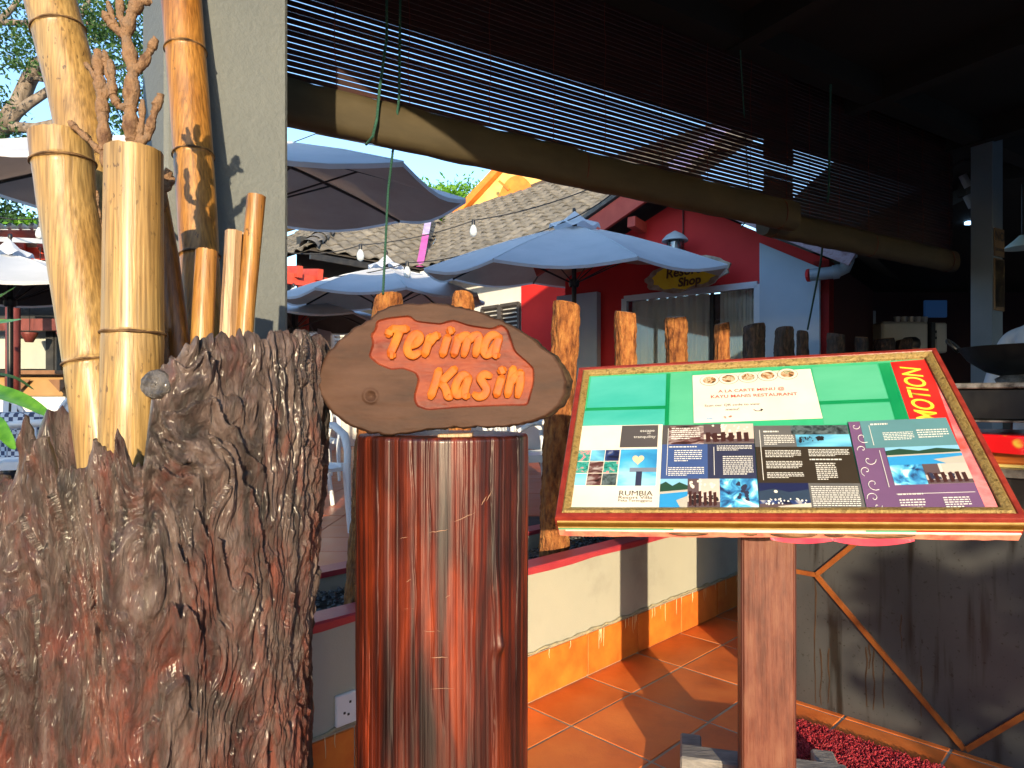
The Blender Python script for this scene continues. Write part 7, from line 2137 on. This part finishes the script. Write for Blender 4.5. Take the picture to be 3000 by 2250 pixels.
        hm.add(vs, [(i * n + q, i * n + (q + 1) % n, (i + 1) * n + (q + 1) % n, (i + 1) * n + q) for i in range(4) for q in range(n)])
        hm.build('hair', MT['black'], t, smooth=40)
    return t
ph_ = at(2668, 1180, 8.3)
person('person', 'person in dark clothes and a dark hat, only the hat visible above the board', (ph_.x, 8.3, .02), R(200), MT['trouser'], 'cap', .2, hgt=1.62 * 1.25)
plat = MB().box((4.2, 4.2, .11), (3.0, 1.8, .22), None, .01).build('kitchen_platform', MT['dgrey']); tag(plat, kind='structure')
pc_ = at(3078, 1180, 3.6)
person('person', 'person in a white jacket standing behind the wok at the right edge', (pc_.x, 3.6, .225), R(-60), MT['shirt'], 'hair', .7, hgt=1.76)

# notices on the right pillar
c0r = at(2908, 1700, 4.5)
def rpp(dx, z, out): return V((c0r.x, c0r.y, 0)) + bd * dx + bn * out + V((0, 0, z))
MT['plate'] = M('notice_wood', (.14, .085, .04), (.18, .11, .055), ns=8, rough=.6)
nzt, nzb = 2.49, 2.30
nt_ = thing('notice_board', 'tan no smoking notice on the side of the dark pillar', 'sign', rpp(.07, nzb, .012))
MB().prism([rpp(.008, nzb, .003), rpp(.142, nzb, .003), rpp(.142, nzt, .003), rpp(.008, nzt, .003)], bn * .008).build('panel', MT['plate'], nt_)
put_text('lettering', 'NO', .085, rpp(.075, nzt - .055, .0125), bd, V((0, 0, 1)), MT['black'], nt_, offset=.003)
put_text('lettering', 'SMOKING', .029, rpp(.075, nzb + .045, .0125), bd, V((0, 0, 1)), MT['black'], nt_, offset=.001)
ps = thing('framed_poster', 'tall framed glossy poster below the no smoking notice on the pillar', 'poster', rpp(.07, 1.94, .01))
MB().prism([rpp(.006, 1.93, .003), rpp(.144, 1.93, .003), rpp(.144, 2.285, .003), rpp(.006, 2.285, .003)], bn * .008).build('frame', MT['plate'], ps)
MB().prism([rpp(.014, 1.955, .0112), rpp(.136, 1.955, .0112), rpp(.136, 2.275, .0112), rpp(.014, 2.275, .0112)], bn * .002).build('print', photo_mat('poster_dark_photo', [(.004, .004, .004), (.015, .011, .008), (.06, .04, .02), (.2, .15, .08)], 9), ps)
# lit lamps inside
MT['lampglow'] = emit('warm_lamp', (1.0, .72, .25), 6.0)
lq = at(2976, 608, 7.5)
lm = thing('ceiling_lamp', 'glowing yellow ceiling lamp in the dark restaurant at the right edge', 'lamp', lq)
MB().lathe([(.001, -.06), (.05, -.05), (.085, -.01), (.09, .02), (.001, .02)], lq, 20).build('globe', MT['lampglow'], lm, smooth=True)
MB().lathe([(.001, .05), (.06, .05), (.10, .035), (.10, .021), (.001, .021)], lq, 20).build('fitting', MT['black'], lm)
lq = at(2995, 727, 5.2)
lm = thing('pendant_lamp', 'pale enamel pendant shade at the right edge beside the pillar', 'lamp', lq)
MB().lathe([(.02, .10), (.05, .07), (.12, .01), (.125, 0), (.11, .004), (.04, .06)], lq, 22).build('shade', M('enamel_white', (.5, .62, .6), rough=.4), lm, smooth=40)
MB().tube([lq + V((0, 0, .1)), lq + V((0, 0, .5))], .006, 5).build('cord', MT['cable'], lm)
lq = at(2838, 646, 6.4)
lm = thing('exit_lamp', 'small pale blue lit box high on the pillar edge in the dark restaurant', 'lamp', lq)
MB().box(lq, (.055, .05, .075), None, .004).build('lit_panel', emit('cool_lit_panel', (.35, .65, 1.0), 1.6), lm)
MB().box(lq + V((0, .04, .05)), (.06, .03, .04), None, .004).build('housing', MT['black'], lm)
tv = at(2740, 905, 10.1)
o = MB().box(tv, (.34, .05, .26), None, .01).build('wall_screen', emit('dim_blue_screen', (.02, .07, .2), .06), loc=tv)
tag(o, 'small dim blue screen on the far wall of the dark hall', 'screen')
for k, (px, py, Y) in enumerate(((2830, 530, 5.5), (2842, 590, 5.6))):
    q = at(px, py, Y)
    o = thing('spot_lamp', ('small grey spotlight, upper of two beside the pillar', 'small grey spotlight, lower of two beside the pillar')[k], 'lamp', q, 'spotlights in the restaurant')
    MB().tube([q + V((-.03, 0, .05)), q + V((.02, 0, -.05))], .03, 12).build('can', M('spot_grey', (.16, .18, .2), rough=.4), o)
    MB().tube([q + V((0, 0, 0)), q + V((.05, .02, .12))], .008, 6).build('arm', MT['black'], o)
# pot plant in the hall
q = at(2600, 1000, 9.4)
hp = thing('hall_plant', 'dark leafy pot plant beside the glass doors in the hall', 'plant', (q.x - .3, 9.4, .5))
MB().lathe([(.001, 0), (.14, 0), (.19, .35), (.16, .35), (.001, .33)], V((q.x - .3, 9.4, .5)), 16).build('pot', MT['black'], hp)
leaves('foliage', [(q.x - .3 + rnd.gauss(0, .18), 9.4 + rnd.gauss(0, .15), 1.5 + rnd.gauss(0, .35)) for k in range(26)], 26, (.07, .07, .07), .09, MT['leaf'], hp, 9)

# ------------------------------------------------------------------ unseen behind the camera: houses added for their shade, and the dappling bush
def shade_house(label, x0, x1, y0, y1, h, rh, mat):
    t = thing('shade_building', label, 'building', ((x0 + x1) / 2, (y0 + y1) / 2, 0), 'unseen buildings added behind the camera for shade')
    MB().box(((x0 + x1) / 2, (y0 + y1) / 2, h / 2), (x1 - x0, y1 - y0, h), None).build('wall', mat, t)
    ym = (y0 + y1) / 2
    MB().add([V((x0 - .3, y0 - .3, h)), V((x1 + .3, y0 - .3, h)), V((x1 + .3, y1 + .3, h)), V((x0 - .3, y1 + .3, h)), V((x0 - .3, ym, h + rh)), V((x1 + .3, ym, h + rh))],
             [(0, 1, 5, 4), (2, 3, 4, 5), (0, 4, 3), (1, 2, 5), (0, 3, 2, 1)]).build('roof', MT['rtile_far'], t)
    n = max(1, int((x1 - x0) / 2.5))
    for k in range(n):
        x = x0 + (x1 - x0) * (k + .5) / n
        w_ = MB().box((x, y1 + .01, 1.8), (1.1, .06, 1.2), None, .01).build('window', MT['wframe'], t)
        MB().box((x, y1 + .045, 1.8), (.95, .02, 1.05), None).build('pane', MT['dglass'], w_)
    MB().box((x0 + .9, y1 + .01, 1.05), (.9, .06, 2.1), None, .01).build('door', MT['mpost'], t)
shade_house('long cream house added unseen behind the camera at the left to cast shade', -24, -.35, -13, -9, 3.6, 1.3, MT['paint'])
shade_house('grey house added unseen behind the camera at the right to cast shade', 3.9, 22, -13, -9, 3.8, 1.4, MT['pblue'])
hb = thing('hedge_bush', 'leafy roadside bush behind the camera that dapples the counter', 'bush', (2.9, -4.2, 0))
MB().tube([V((2.9, -4.2, 0)), V((2.85, -4.2, .7)), V((2.8, -4.2, 1.5))], [.06, .05, .02], 8).build('stem', MT['barkg'], hb)
for dx in (-.4, .35, .75):
    MB().tube([V((2.88, -4.2, .5)), V((2.88 + dx, -4.2 + dx * .2, 1.2)), V((2.88 + dx * 1.5, -4.2, 1.8))], [.03, .02, .008], 6).build('branch', MT['barkg'], hb)
leaves('foliage', [(rnd.uniform(2.35, 4.3), -4.2 + rnd.uniform(-.4, .4), rnd.uniform(.8, 1.95)) for k in range(150)], 24, (.09, .09, .08), .07, MT['leaf'], hb, 11)
